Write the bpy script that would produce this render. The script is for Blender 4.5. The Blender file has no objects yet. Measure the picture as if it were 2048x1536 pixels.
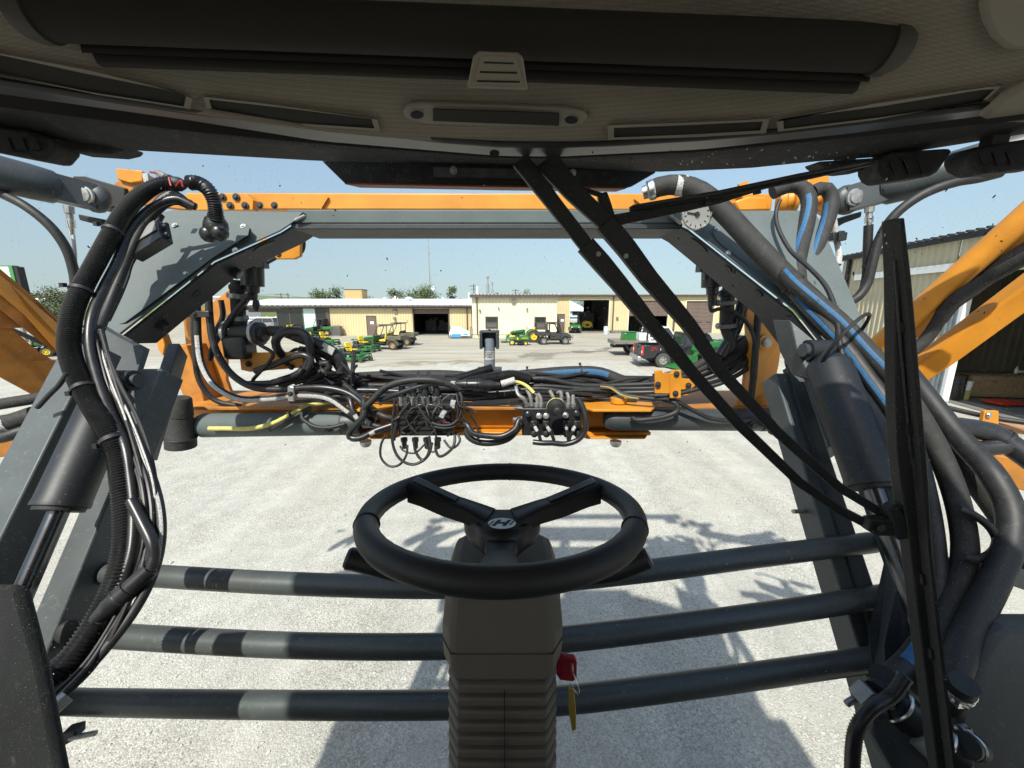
import bpy, bmesh, math, random
from mathutils import Vector, Matrix
R = random.Random(11)
SC = bpy.context.scene
COL = SC.collection
V3 = Vector
# ------------------------------------------------------------------ camera, sky, sun, exposure
H, F, PT = 3.35, 769.0, math.radians(11.5)
cam = bpy.data.cameras.new('camera')
cam.sensor_width = 36.0
cam.lens = F / 2048 * 36.0
cam.clip_start = 0.02
cam.clip_end = 4000
co = bpy.data.objects.new('camera', cam)
COL.objects.link(co)
co.location = (0, 0, H)
co.rotation_euler = (math.pi / 2 - PT, 0, 0)
SC.camera = co
SUN_EL, SUN_AZ = 50.0, 20.0          # degrees; azimuth: the light travels towards +Y and this much towards +X
wd = bpy.data.worlds.new('World')
SC.world = wd
wd.use_nodes = True
wn = wd.node_tree
sky = wn.nodes.new('ShaderNodeTexSky')
sky.sky_type = 'NISHITA'
sky.sun_disc = False
sky.sun_elevation = math.radians(SUN_EL)
sky.sun_rotation = math.radians(180.0 + SUN_AZ)
sky.air_density = 1.3
sky.dust_density = 3.0
sky.ozone_density = 1.5
bg = wn.nodes['Background']
bg.inputs['Strength'].default_value = 0.118
wn.links.new(sky.outputs[0], bg.inputs['Color'])
# hazy summer sky: the whole dome is read a little higher than it stands, so the horizon band stays pale blue all round
_tc = wn.nodes.new('ShaderNodeTexCoord'); _sx = wn.nodes.new('ShaderNodeSeparateXYZ'); _cx = wn.nodes.new('ShaderNodeCombineXYZ')
_mm = wn.nodes.new('ShaderNodeMath'); _mm.operation = 'MAXIMUM'; _mm.inputs[1].default_value = 0.0
_ma = wn.nodes.new('ShaderNodeMath'); _ma.operation = 'MULTIPLY_ADD'; _ma.inputs[1].default_value = 0.48; _ma.inputs[2].default_value = 0.10
wn.links.new(_tc.outputs['Generated'], _sx.inputs[0]); wn.links.new(_sx.outputs[0], _cx.inputs[0]); wn.links.new(_sx.outputs[1], _cx.inputs[1])
wn.links.new(_sx.outputs[2], _mm.inputs[0]); wn.links.new(_mm.outputs[0], _ma.inputs[0]); wn.links.new(_ma.outputs[0], _cx.inputs[2]); wn.links.new(_cx.outputs[0], sky.inputs[0])
sl = bpy.data.lights.new('sun', 'SUN')
sl.energy = 4.3
sl.angle = math.radians(0.9)
sl.color = (1.0, 0.955, 0.88)
so = bpy.data.objects.new('sun', sl)
COL.objects.link(so)
_e, _a = math.radians(SUN_EL), math.radians(SUN_AZ)
SUND = V3((math.cos(_e) * math.sin(_a), math.cos(_e) * math.cos(_a), -math.sin(_e)))
so.rotation_euler = SUND.to_track_quat('-Z', 'Y').to_euler()
so.location = (-10, -30, 40)
SC.view_settings.view_transform = 'Standard'
SC.view_settings.look = 'None'
SC.view_settings.gamma = 1.0
SC.view_settings.use_curve_mapping = False
SC.view_settings.exposure = 0.62
SC.render.engine = 'CYCLES'
SC.cycles.max_bounces = 8
SC.cycles.transparent_max_bounces = 16
SC.cycles.sample_clamp_indirect = 6
SC.cycles.use_denoising = True

# ------------------------------------------------------------------ pixel <-> place
cP, sP = math.cos(PT), math.sin(PT)
def ray(x, y):
    u, v = (x - 1024) / F, (y - 768) / F
    return u, cP - v * sP, -sP - v * cP
def at(x, y, Y):
    a, b, c = ray(x, y)
    k = Y / b
    return V3((a * k, Y, H + c * k))
def dep(x, y, k):
    a, b, c = ray(x, y)
    return V3((a * k, b * k, H + c * k))
def atX(x, y, X):
    a, b, c = ray(x, y)
    k = X / a
    return V3((X, b * k, H + c * k))
def gnd(x, y, z=0.0):
    a, b, c = ray(x, y)
    k = (z - H) / c
    return V3((a * k, b * k, z))
def px(x, y, Y, n):
    return n / F * Y / ray(x, y)[1]

# ------------------------------------------------------------------ object helpers
def tag(o, label=None, cat=None, group=None, kind=None):
    if label: o['label'] = label
    if cat: o['category'] = cat
    if group: o['group'] = group
    if kind: o['kind'] = kind
    return o
def wloc(o):
    p = V3((0, 0, 0))
    while o is not None:
        p = p + V3(o.location)
        o = o.parent
    return p
def thing(name, label, cat, loc=(0, 0, 0), rz=0.0, group=None):
    o = bpy.data.objects.new(name, None)
    o.empty_display_size = 0.1
    COL.objects.link(o)
    o.location = loc
    o.rotation_euler = (0, 0, rz)
    return tag(o, label, cat, group)
def kids(o):
    return [c for c in bpy.data.objects if c.parent == o]
def copy_tree(o, label=None, loc=None, rz=None):
    c = o.copy()
    COL.objects.link(c)
    if loc is not None: c.location = loc
    if rz is not None: c.rotation_euler = (0, 0, rz)
    if label: c['label'] = label
    for a in kids(o):
        b = a.copy(); COL.objects.link(b); b.parent = c
        for d in kids(a):
            e = d.copy(); COL.objects.link(e); e.parent = b
    return c
def frames(pts):
    n = len(pts)
    T = []
    for i in range(n):
        a, b = pts[max(i - 1, 0)], pts[min(i + 1, n - 1)]
        t = b - a
        T.append(t.normalized() if t.length > 1e-9 else V3((0, 0, 1)))
    u = T[0].orthogonal().normalized()
    out = []
    for t in T:
        u = u - t * u.dot(t)
        if u.length < 1e-6: u = t.orthogonal()
        u.normalize()
        out.append((t, u, t.cross(u)))
    return out
class MB:
    def __init__(s):
        s.v, s.f, s.s, s.m = [], [], [], []
    def add(s, vs, fs, smooth=False, mi=0):
        b = len(s.v)
        s.v += [V3(v) for v in vs]
        for f in fs:
            s.f.append([i + b for i in f]); s.s.append(smooth); s.m.append(mi)
        return s
    def box(s, c, d, M=None, mi=0):
        c = V3(c); x, y, z = d[0] / 2, d[1] / 2, d[2] / 2
        vs = [V3((i * x, j * y, k * z)) for i in (-1, 1) for j in (-1, 1) for k in (-1, 1)]
        if M is not None: vs = [M @ v for v in vs]
        return s.add([c + v for v in vs], [(0, 1, 3, 2), (4, 6, 7, 5), (0, 4, 5, 1), (2, 3, 7, 6), (0, 2, 6, 4), (1, 5, 7, 3)], mi=mi)
    def boxr(s, a, b, mi=0):
        a, b = V3(a), V3(b)
        return s.box((a + b) / 2, [abs(b[i] - a[i]) for i in range(3)], mi=mi)
    def beam(s, p0, p1, w, h, up=(0, 0, 1), w1=None, h1=None, mi=0):
        p0, p1 = V3(p0), V3(p1)
        t = (p1 - p0).normalized(); sd = t.cross(V3(up)).normalized(); u = sd.cross(t)
        w1 = w if w1 is None else w1; h1 = h if h1 is None else h1
        vs = []
        for p, a, b in ((p0, w, h), (p1, w1, h1)):
            for i, j in ((-1, -1), (1, -1), (1, 1), (-1, 1)):
                vs.append(p + sd * (i * a / 2) + u * (j * b / 2))
        return s.add(vs, [(3, 2, 1, 0), (4, 5, 6, 7), (0, 1, 5, 4), (1, 2, 6, 5), (2, 3, 7, 6), (3, 0, 4, 7)], mi=mi)
    def prism(s, poly, vec, mi=0, smooth=False):
        n = len(poly); vec = V3(vec); poly = [V3(p) for p in poly]
        vs = poly + [p + vec for p in poly]
        fs = [list(range(n))[::-1], list(range(n, 2 * n))]
        s.add(vs, fs, False, mi)
        b = len(s.v) - 2 * n
        for i in range(n):
            j = (i + 1) % n
            s.f.append([b + i, b + j, b + n + j, b + n + i]); s.s.append(smooth); s.m.append(mi)
        return s
    def ringsurf(s, rings, closed=True, caps=True, smooth=True, mi=0):
        n = len(rings[0]); b = len(s.v)
        for r in rings: s.v += [V3(p) for p in r]
        for i in range(len(rings) - 1):
            for j in range(n if closed else n - 1):
                k = (j + 1) % n
                s.f.append([b + i * n + j, b + i * n + k, b + (i + 1) * n + k, b + (i + 1) * n + j]); s.s.append(smooth); s.m.append(mi)
        if caps and closed:
            s.f.append([b + j for j in range(n)][::-1]); s.s.append(False); s.m.append(mi)
            e = b + (len(rings) - 1) * n
            s.f.append([e + j for j in range(n)]); s.s.append(False); s.m.append(mi)
        return s
    def tube(s, pts, r, n=10, caps=True, mi=0, closed=False):
        pts = [V3(p) for p in pts]
        rr = r if isinstance(r, (list, tuple)) else [r] * len(pts)
        rings = []
        for (t, u, w), p, q in zip(frames(pts), pts, rr):
            rings.append([p + (u * math.cos(2 * math.pi * j / n) + w * math.sin(2 * math.pi * j / n)) * q for j in range(n)])
        return s.ringsurf(rings, True, caps, True, mi)
    def cyl(s, p0, p1, r0, r1=None, n=16, mi=0):
        return s.tube([p0, p1], [r0, r0 if r1 is None else r1], n, True, mi)
    def lathe(s, p, ax, prof, n=20, mi=0, caps=True):
        p, ax = V3(p), V3(ax).normalized(); u = ax.orthogonal().normalized(); w = ax.cross(u)
        rings = [[p + ax * t + (u * math.cos(2 * math.pi * j / n) + w * math.sin(2 * math.pi * j / n)) * r for j in range(n)] for t, r in prof]
        return s.ringsurf(rings, True, caps, True, mi)
    def ball(s, c, r, n=10, sq=(1, 1, 1), mi=0):
        c = V3(c); rings = []
        for i in range(n // 2 + 1):
            a = -math.pi / 2 + math.pi * i / (n // 2)
            q = max(math.cos(a), 0.02)
            rings.append([c + V3((q * math.cos(2 * math.pi * j / n) * r * sq[0], q * math.sin(2 * math.pi * j / n) * r * sq[1], math.sin(a) * r * sq[2])) for j in range(n)])
        return s.ringsurf(rings, True, True, True, mi)
    def torus(s, c, ax, Rr, r, n=40, k=10, mi=0):
        c, ax = V3(c), V3(ax).normalized(); u = ax.orthogonal().normalized(); w = ax.cross(u)
        b = len(s.v)
        for i in range(n):
            a = 2 * math.pi * i / n; d = u * math.cos(a) + w * math.sin(a)
            for j in range(k):
                q = 2 * math.pi * j / k
                s.v.append(c + d * (Rr + r * math.cos(q)) + ax * (r * math.sin(q)))
        for i in range(n):
            for j in range(k):
                i2, j2 = (i + 1) % n, (j + 1) % k
                s.f.append([b + i * k + j, b + i2 * k + j, b + i2 * k + j2, b + i * k + j2]); s.s.append(True); s.m.append(mi)
        return s
    def build(s, name, mat, parent=None, local=False, bev=0.0, sharp=35):
        me = bpy.data.meshes.new(name)
        if parent is not None:
            off = V3((0, 0, 0)) if local else wloc(parent)
        else:
            if local: off = V3((0, 0, 0))
            else:
                lo = [min(v[i] for v in s.v) for i in range(3)]; hi = [max(v[i] for v in s.v) for i in range(3)]
                off = V3(((lo[0] + hi[0]) / 2, (lo[1] + hi[1]) / 2, lo[2]))
        me.from_pydata([v - off for v in s.v], [], s.f)
        me.polygons.foreach_set('use_smooth', s.s)
        for m in (mat if isinstance(mat, (list, tuple)) else [mat]): me.materials.append(m)
        me.polygons.foreach_set('material_index', s.m)
        bm = bmesh.new(); bm.from_mesh(me)
        bmesh.ops.recalc_face_normals(bm, faces=bm.faces)
        bm.to_mesh(me); bm.free()
        try: me.set_sharp_from_angle(angle=math.radians(sharp))
        except Exception: pass
        o = bpy.data.objects.new(name, me)
        COL.objects.link(o)
        if parent is not None: o.parent = parent
        elif not local: o.location = off
        if bev:
            b = o.modifiers.new('bev', 'BEVEL'); b.width = bev; b.segments = 2; b.limit_method = 'ANGLE'; b.angle_limit = math.radians(40)
        return o
def text_mesh(body, size, shear=0.0):
    cu = bpy.data.curves.new('t', 'FONT'); cu.body = body; cu.size = size; cu.align_x = 'CENTER'; cu.align_y = 'CENTER'; cu.extrude = .002; cu.shear = shear
    o = bpy.data.objects.new('t', cu); COL.objects.link(o); me = bpy.data.meshes.new_from_object(o.evaluated_get(bpy.context.evaluated_depsgraph_get()))
    w = MB(); w.add([v.co.copy() for v in me.vertices], [list(f.vertices) for f in me.polygons]); bpy.data.objects.remove(o); bpy.data.meshes.remove(me)
    return w
def catmull(pts, sub=8):
    pts = [V3(p) for p in pts]
    if len(pts) < 3: return pts
    P = [pts[0] * 2 - pts[1]] + pts + [pts[-1] * 2 - pts[-2]]
    out = []
    for i in range(1, len(P) - 2):
        a, b, c, d = P[i - 1], P[i], P[i + 1], P[i + 2]
        for k in range(sub):
            t = k / sub
            out.append(0.5 * ((2 * b) + (c - a) * t + (2 * a - 5 * b + 4 * c - d) * t * t + (3 * b - a - 3 * c + d) * t ** 3))
    out.append(pts[-1])
    return out
def resample(pts, step):
    L = [0.0]
    for a, b in zip(pts, pts[1:]): L.append(L[-1] + (b - a).length)
    n = max(2, int(L[-1] / step)); out = []; j = 0
    for i in range(n + 1):
        d = L[-1] * i / n
        while j < len(L) - 2 and L[j + 1] < d: j += 1
        q = (d - L[j]) / max(L[j + 1] - L[j], 1e-9)
        out.append(pts[j].lerp(pts[j + 1], q))
    return out

# ------------------------------------------------------------------ materials
def nodes(m):
    m.use_nodes = True
    nt = m.node_tree
    return nt, nt.nodes['Principled BSDF']
def pm(name, col, rough=0.5, metal=0.0, var=0.12, vs=12.0, bump=0.0, bs=150.0, dust=0.0, dcol=(0.42, 0.40, 0.35), ds=60.0, spec=0.5, coat=0.0, dlo=0.58):
    m = bpy.data.materials.new(name)
    nt, b = nodes(m)
    L = nt.links
    tc = nt.nodes.new('ShaderNodeTexCoord')
    n1 = nt.nodes.new('ShaderNodeTexNoise'); n1.inputs['Scale'].default_value = vs; n1.inputs['Detail'].default_value = 5
    L.new(tc.outputs['Object'], n1.inputs['Vector'])
    mr = nt.nodes.new('ShaderNodeMapRange')
    mr.inputs[1].default_value = 0.3; mr.inputs[2].default_value = 0.7; mr.inputs[3].default_value = 1 - var; mr.inputs[4].default_value = 1 + var
    L.new(n1.outputs['Fac'], mr.inputs[0])
    mx = nt.nodes.new('ShaderNodeMix'); mx.data_type = 'RGBA'; mx.blend_type = 'MULTIPLY'; mx.inputs[0].default_value = 1.0
    mx.inputs[6].default_value = (*col, 1)
    L.new(mr.outputs[0], mx.inputs[7])
    out = mx.outputs[2]
    if dust > 0:
        n2 = nt.nodes.new('ShaderNodeTexNoise'); n2.inputs['Scale'].default_value = ds; n2.inputs['Detail'].default_value = 8; n2.inputs['Roughness'].default_value = 0.7
        L.new(tc.outputs['Object'], n2.inputs['Vector'])
        r2 = nt.nodes.new('ShaderNodeMapRange'); r2.inputs[1].default_value = dlo; r2.inputs[2].default_value = dlo + 0.18; r2.inputs[3].default_value = 0; r2.inputs[4].default_value = dust
        L.new(n2.outputs['Fac'], r2.inputs[0])
        m2 = nt.nodes.new('ShaderNodeMix'); m2.data_type = 'RGBA'
        L.new(r2.outputs[0], m2.inputs[0]); L.new(out, m2.inputs[6]); m2.inputs[7].default_value = (*dcol, 1)
        out = m2.outputs[2]
    L.new(out, b.inputs['Base Color'])
    rr = nt.nodes.new('ShaderNodeMapRange'); rr.inputs[3].default_value = max(rough - 0.1, 0.03); rr.inputs[4].default_value = min(rough + 0.12, 1)
    L.new(n1.outputs['Fac'], rr.inputs[0]); L.new(rr.outputs[0], b.inputs['Roughness'])
    b.inputs['Metallic'].default_value = metal
    b.inputs['Specular IOR Level'].default_value = spec
    if coat: b.inputs['Coat Weight'].default_value = coat; b.inputs['Coat Roughness'].default_value = 0.15
    if bump:
        n3 = nt.nodes.new('ShaderNodeTexNoise'); n3.inputs['Scale'].default_value = bs; n3.inputs['Detail'].default_value = 3
        L.new(tc.outputs['Object'], n3.inputs['Vector'])
        bp = nt.nodes.new('ShaderNodeBump'); bp.inputs['Strength'].default_value = bump; bp.inputs['Distance'].default_value = 0.01
        L.new(n3.outputs['Fac'], bp.inputs['Height']); L.new(bp.outputs[0], b.inputs['Normal'])
    return m
M = {}
M['grey'] = pm('grey_paint', (0.096, 0.116, 0.114), 0.60, var=0.10, vs=6, spec=.25, dust=0.35, ds=90, dlo=0.60)
M['grey_dark'] = pm('dark_grey_paint', (0.036, 0.043, 0.046), 0.46, var=0.15, vs=8, dust=0.25, ds=70, dlo=0.60)
M['grey_mid'] = pm('arm_grey_paint', (0.056, 0.067, 0.069), 0.5, var=0.16, vs=7, dust=0.3, ds=60, dlo=0.58)
M['orange'] = pm('orange_paint', (0.56, 0.225, 0.018), 0.42, var=0.14, vs=5, dust=0.45, dcol=(0.27, 0.16, 0.07), ds=30, dlo=0.56)
M['orange_dirty_shade'] = pm('dusty_shaded_orange_paint', (0.40, 0.155, 0.018), 0.6, var=0.25, vs=9, dust=0.5, dcol=(0.26, 0.17, 0.09), ds=25, dlo=0.52)
M['rubber'] = pm('black_rubber', (0.014, 0.014, 0.014), 0.55, var=0.25, vs=30, dust=0.25, dcol=(0.16, 0.15, 0.135), ds=50, dlo=0.56)
M['rubber_dusty'] = pm('dusty_black_rubber', (0.021, 0.0205, 0.019), 0.75, var=0.25, vs=25, dust=0.35, dcol=(0.085, 0.08, 0.07), ds=35, dlo=0.52, bump=0.1, bs=300)
M['plastic'] = pm('black_plastic', (0.018, 0.018, 0.019), 0.34, var=0.2, vs=25, dust=0.15, dcol=(0.14, 0.13, 0.12), ds=60)
M['loom'] = pm('black_corrugated_loom', (0.016, 0.016, 0.017), 0.33, var=0.2, vs=25, dust=0.2, dcol=(0.15, 0.14, 0.12), ds=70)
M['black'] = pm('matt_black', (0.012, 0.012, 0.012), 0.6, var=0.2)
M['steel'] = pm('zinc_steel', (0.62, 0.62, 0.60), 0.28, 1.0, var=0.12, vs=30)
M['chrome'] = pm('chrome_rod', (0.10, 0.105, 0.11), 0.2, 1.0, var=0.05)
M['galv'] = pm('galvanised_fitting', (0.33, 0.33, 0.32), 0.42, 0.7, var=0.2, vs=50)
M['white'] = pm('white_print', (0.38, 0.38, 0.365), 0.65, var=0.45, vs=170)
M['blueprint'] = pm('blue_hose_stripe', (0.019, 0.095, 0.205), 0.65, var=0.25, vs=90)
M['yellow_hose'] = pm('yellow_hose', (0.52, 0.47, 0.13), 0.55, var=0.12, vs=30)
M['red'] = pm('red_plastic', (0.30, 0.012, 0.018), 0.38, var=0.1)
# ================================================================== GROUND
def ground_mat():
    m = bpy.data.materials.new('crushed_limestone')
    nt, b = nodes(m); L = nt.links; N = nt.nodes.new
    tc = N('ShaderNodeTexCoord'); O = tc.outputs['Object']
    def noise(sc, det=4, ro=0.55, vec=None):
        n = N('ShaderNodeTexNoise'); n.inputs['Scale'].default_value = sc; n.inputs['Detail'].default_value = det; n.inputs['Roughness'].default_value = ro
        L.new(vec or O, n.inputs['Vector']); return n.outputs['Fac']
    def mrange(v, a, c, d, e):
        r = N('ShaderNodeMapRange'); r.inputs[1].default_value = a; r.inputs[2].default_value = c; r.inputs[3].default_value = d; r.inputs[4].default_value = e
        L.new(v, r.inputs[0]); return r.outputs[0]
    def mix(f, a, c, mode='MIX'):
        x = N('ShaderNodeMix'); x.data_type = 'RGBA'; x.blend_type = mode
        if isinstance(f, float): x.inputs[0].default_value = f
        else: L.new(f, x.inputs[0])
        for s, v in ((6, a), (7, c)):
            if isinstance(v, tuple): x.inputs[s].default_value = (*v, 1)
            else: L.new(v, x.inputs[s])
        return x.outputs[2]
    def math_(op, a, c=None):
        x = N('ShaderNodeMath'); x.operation = op
        for i, v in enumerate((a, c)):
            if v is None: continue
            if isinstance(v, (int, float)): x.inputs[i].default_value = v
            else: L.new(v, x.inputs[i])
        return x.outputs[0]
    big = noise(0.35, 6, 0.6); mid = noise(3.0, 6, 0.65); fine = noise(70, 5, 0.8)
    vo = N('ShaderNodeTexVoronoi'); vo.inputs['Scale'].default_value = 80; vo.inputs['Randomness'].default_value = 1.0
    L.new(O, vo.inputs['Vector'])
    vo2 = N('ShaderNodeTexVoronoi'); vo2.inputs['Scale'].default_value = 23
    L.new(O, vo2.inputs['Vector'])
    col = mix(mrange(mid, 0.35, 0.65, 0, 1), (0.375, 0.365, 0.318), (0.465, 0.455, 0.40))
    col = mix(mrange(big, 0.42, 0.62, 0, 0.55), col, (0.42, 0.395, 0.33))
    trk = N('ShaderNodeMapping'); trk.inputs['Scale'].default_value = (1.15, 0.10, 1); trk.inputs['Rotation'].default_value = (0, 0, 0.35); L.new(O, trk.inputs[0])
    tr = noise(1.0, 5, 0.6, trk.outputs[0])
    col = mix(1.0, col, mrange(tr, 0.36, 0.64, 0.90, 1.07), 'MULTIPLY')
    stone = N('ShaderNodeSeparateColor'); L.new(vo.outputs['Color'], stone.inputs[0])
    amt = mrange(noise(0.9, 5, 0.6), 0.40, 0.62, 0.35, 0.85)
    g = mrange(stone.outputs[0], 0, 1, 0.50, 1.32)
    gm = mix(amt, (1, 1, 1), g)
    col = mix(1.0, col, gm, 'MULTIPLY')
    col = mix(1.0, col, mrange(fine, 0.3, 0.7, 0.82, 1.16), 'MULTIPLY')
    # the older, browner compacted surface in front of the workshop
    sp = N('ShaderNodeSeparateXYZ'); L.new(O, sp.inputs[0])
    X, Y = sp.outputs[0], sp.outputs[1]
    yy = math_('ADD', Y, math_('MULTIPLY', mrange(noise(0.16, 4), 0.3, 0.7, -1, 1), 2.0))
    far = mrange(yy, 20.5, 25.0, 0, 1)
    stretch = N('ShaderNodeMapping'); stretch.inputs['Scale'].default_value = (0.12, 1.0, 1); L.new(O, stretch.inputs[0])
    streak = noise(1.1, 6, 0.65, stretch.outputs[0])
    tan = mix(mrange(streak, 0.35, 0.65, 0, 1), (0.27, 0.245, 0.19), (0.40, 0.375, 0.31))
    tan = mix(1.0, tan, mrange(fine, 0.3, 0.7, 0.85, 1.15), 'MULTIPLY')
    col = mix(far, col, tan)
    # damp drainage stains
    def stain(x0, y0, x1, y1, w, hard, amt_, colr):
        nonlocal col
        dx, dy = x1 - x0, y1 - y0; L2 = dx * dx + dy * dy
        wx = math_('ADD', X, math_('MULTIPLY', mrange(noise(0.5, 4), 0.3, 0.7, -1, 1), 1.1))
        wy = math_('ADD', Y, math_('MULTIPLY', mrange(noise(0.8, 5, 0.6), 0.3, 0.7, -1, 1), 0.8))
        ax_, ay_ = math_('SUBTRACT', wx, x0), math_('SUBTRACT', wy, y0)
        t = math_('DIVIDE', math_('ADD', math_('MULTIPLY', ax_, dx), math_('MULTIPLY', ay_, dy)), L2)
        t = math_('MINIMUM', math_('MAXIMUM', t, 0.0), 1.0)
        ex = math_('SUBTRACT', ax_, math_('MULTIPLY', t, dx)); ey = math_('SUBTRACT', ay_, math_('MULTIPLY', t, dy))
        d = math_('SQRT', math_('ADD', math_('MULTIPLY', ex, ex), math_('MULTIPLY', ey, ey)))
        f = math_('MULTIPLY', mrange(d, w, w * hard, 0, 1), amt_)
        col = mix(f, col, colr)
    def G(a): return gnd(*a)[:2]
    for a, c, w, hard, am, cl in (((820, 726), (1000, 722), 0.75, 0.3, 0.75, (0.20, 0.165, 0.105)), ((700, 733), (830, 727), 0.7, 0.2, 0.55, (0.24, 0.20, 0.13)),
                                  ((1060, 711), (1088, 709), 1.1, 0.45, 0.8, (0.15, 0.14, 0.115)), ((1070, 719), (1085, 713), 0.5, 0.4, 0.6, (0.16, 0.145, 0.11)),
                                  ((1090, 706), (1190, 703), 0.40, 0.5, 0.7, (0.20, 0.19, 0.165)), ((1170, 704), (1225, 695), 0.65, 0.5, 0.75, (0.12, 0.115, 0.10)),
                                  ((1000, 723), (1075, 716), 0.4, 0.3, 0.5, (0.22, 0.19, 0.14))):
        stain(*G(a), *G(c), w, hard, am, cl)
    # grass beyond the yard
    gr = mrange(math_('ADD', Y, math_('MULTIPLY', noise(0.05), 30.0)), 112, 118, 0, 1)
    col = mix(gr, col, mix(mid, (0.085, 0.12, 0.03), (0.13, 0.15, 0.05)))
    L.new(col, b.inputs['Base Color'])
    b.inputs['Roughness'].default_value = 0.95
    b.inputs['Specular IOR Level'].default_value = 0.2
    hgt = math_('ADD', math_('MULTIPLY', vo.outputs['Distance'], -0.7), math_('ADD', math_('MULTIPLY', vo2.outputs['Distance'], -0.2), math_('MULTIPLY', fine, 0.8)))
    hgt = math_('MULTIPLY', hgt, mrange(Y, 4, 26, 1.0, 0.25))
    bp = N('ShaderNodeBump'); bp.inputs['Strength'].default_value = 0.6; bp.inputs['Distance'].default_value = 0.012
    L.new(hgt, bp.inputs['Height']); L.new(bp.outputs[0], b.inputs['Normal'])
    return m
def sheet(name, mat, pts, nx, ny, zf=None):
    pass
g = MB()
S = 2500
g.add([(-S, -S, 0), (S, -S, 0), (S, S, 0), (-S, S, 0)], [(0, 1, 2, 3)])
M['ground'] = ground_mat()
tag(g.build('ground', M['ground'], local=True), kind='structure')
# loose stones lying on the gravel near the machine
M['stone'] = pm('limestone_chip', (0.44, 0.43, 0.385), 0.9, var=0.35, vs=9)
st = MB()
for i in range(9500):
    Y = 1.6 + 8.5 * R.random() ** 1.5
    X = (R.random() * 2 - 1) * (1.2 + Y * 0.95)
    r = (0.0045 + 0.011 * R.random() ** 3)
    if R.random() < 0.006: r *= 2.0
    c = V3((X, Y, r * 0.3)); a0 = R.random() * 6.3
    vs = [c + V3((math.cos(a0 + k * 1.57) * r * R.uniform(.7, 1.4), math.sin(a0 + k * 1.57) * r * R.uniform(.7, 1.4), r * R.uniform(-.3, .3))) for k in range(4)]
    vs.append(c + V3((R.uniform(-.3, .3) * r, R.uniform(-.3, .3) * r, r * R.uniform(.4, .8))))
    st.add(vs, [(0, 1, 4), (1, 2, 4), (2, 3, 4), (3, 0, 4)])
tag(st.build('gravel', M['stone']), 'loose pale limestone chips scattered over the yard', 'gravel', kind='stuff')
# low wooded hill far beyond the yard
hl = MB()
nx, ny = 60, 10
hv = []
for j in range(ny + 1):
    for i in range(nx + 1):
        x = -520 + 420 * i / nx; y = 240 + 260 * j / ny
        e = math.sin(math.pi * min(max(i / nx, 0), 1)) ** 0.7 * (j / ny) ** 0.8
        hv.append((x, y, -0.3 + 15.5 * e + (math.sin(x * .05) + math.sin(x * .021 + y * .03)) * 0.9 * e))
hl.add(hv, [(j * (nx + 1) + i, j * (nx + 1) + i + 1, (j + 1) * (nx + 1) + i + 1, (j + 1) * (nx + 1) + i) for j in range(ny) for i in range(nx)], True)
M['pasture'] = pm('pasture', (0.115, 0.15, 0.06), 0.95, var=0.3, vs=0.05)
tag(hl.build('hill', M['pasture']), kind='structure')

# ================================================================== BUILDINGS
M['yellow_wall'] = pm('yellow_sheet_siding', (0.56, 0.475, 0.275), 0.5, var=0.06, vs=0.6)
M['cream_wall'] = pm('cream_sheet_siding', (0.70, 0.655, 0.47), 0.5, var=0.06, vs=0.6)
M['tan_wall'] = pm('weathered_tan_siding', (0.44, 0.395, 0.27), 0.5, var=0.12, vs=0.8)
M['brown_trim'] = pm('brown_trim', (0.075, 0.058, 0.05), 0.5, var=0.12, vs=2)
M['brown_door'] = pm('brown_roller_door', (0.135, 0.098, 0.082), 0.55, var=0.12, vs=2)
M['white_roof'] = pm('white_coated_roof', (0.66, 0.68, 0.68), 0.5, var=0.10, vs=0.5)
M['white_paint'] = pm('white_paint', (0.74, 0.75, 0.74), 0.4, var=0.05)
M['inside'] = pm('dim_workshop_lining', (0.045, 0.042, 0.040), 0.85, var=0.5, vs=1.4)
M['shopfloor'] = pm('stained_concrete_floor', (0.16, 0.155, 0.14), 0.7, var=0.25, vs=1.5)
M['glass_dark'] = pm('dark_window_glass', (0.016, 0.022, 0.022), 0.06, var=0.2, spec=0.6)
M['block'] = pm('ochre_concrete_block', (0.42, 0.30, 0.13), 0.85, var=0.25, vs=2.5)
M['grey_unit'] = pm('grey_steel_cabinet', (0.16, 0.155, 0.145), 0.5, var=0.15)
def ribwall(mb, a, b, z0, z1, pitch=0.30, depth=0.035, top=0.11, base=0.19, nrm=None, top1=None):
    """a corrugated sheet wall between plan points a and b (zb may slope: top1)"""
    a, b = V3((a[0], a[1], 0)), V3((b[0], b[1], 0)); d = b - a; Ln = d.length
    if Ln < 0.05: return
    d = d / Ln
    n = V3((d.y, -d.x, 0)) if nrm is None else V3(nrm)
    pr = []; s = 0.0
    while s < Ln:
        pr += [(s, 0), (s + base - 0.04, 0), (s + base, depth), (s + pitch - 0.04, depth)]
        s += pitch
    pr = [(min(q, Ln), h) for q, h in pr] + [(Ln, 0)]
    vs, fs = [], []
    for q, h in pr:
        p = a + d * q + n * h
        zt = z1 if top1 is None else z1 + (top1 - z1) * q / Ln
        vs += [(p.x, p.y, z0), (p.x, p.y, zt)]
    for i in range(len(pr) - 1):
        if pr[i + 1][0] - pr[i][0] < 1e-6 and abs(pr[i + 1][1] - pr[i][1]) < 1e-6: continue
        fs.append((2 * i, 2 * i + 2, 2 * i + 3, 2 * i + 1))
    mb.add(vs, fs)
def XW(x, Y): return (x - 1024) / F * Y / 1.0   # X of a column of the photo at distance Y near the horizon
def Xp(x, y, Y): return at(x, y, Y).x
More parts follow.
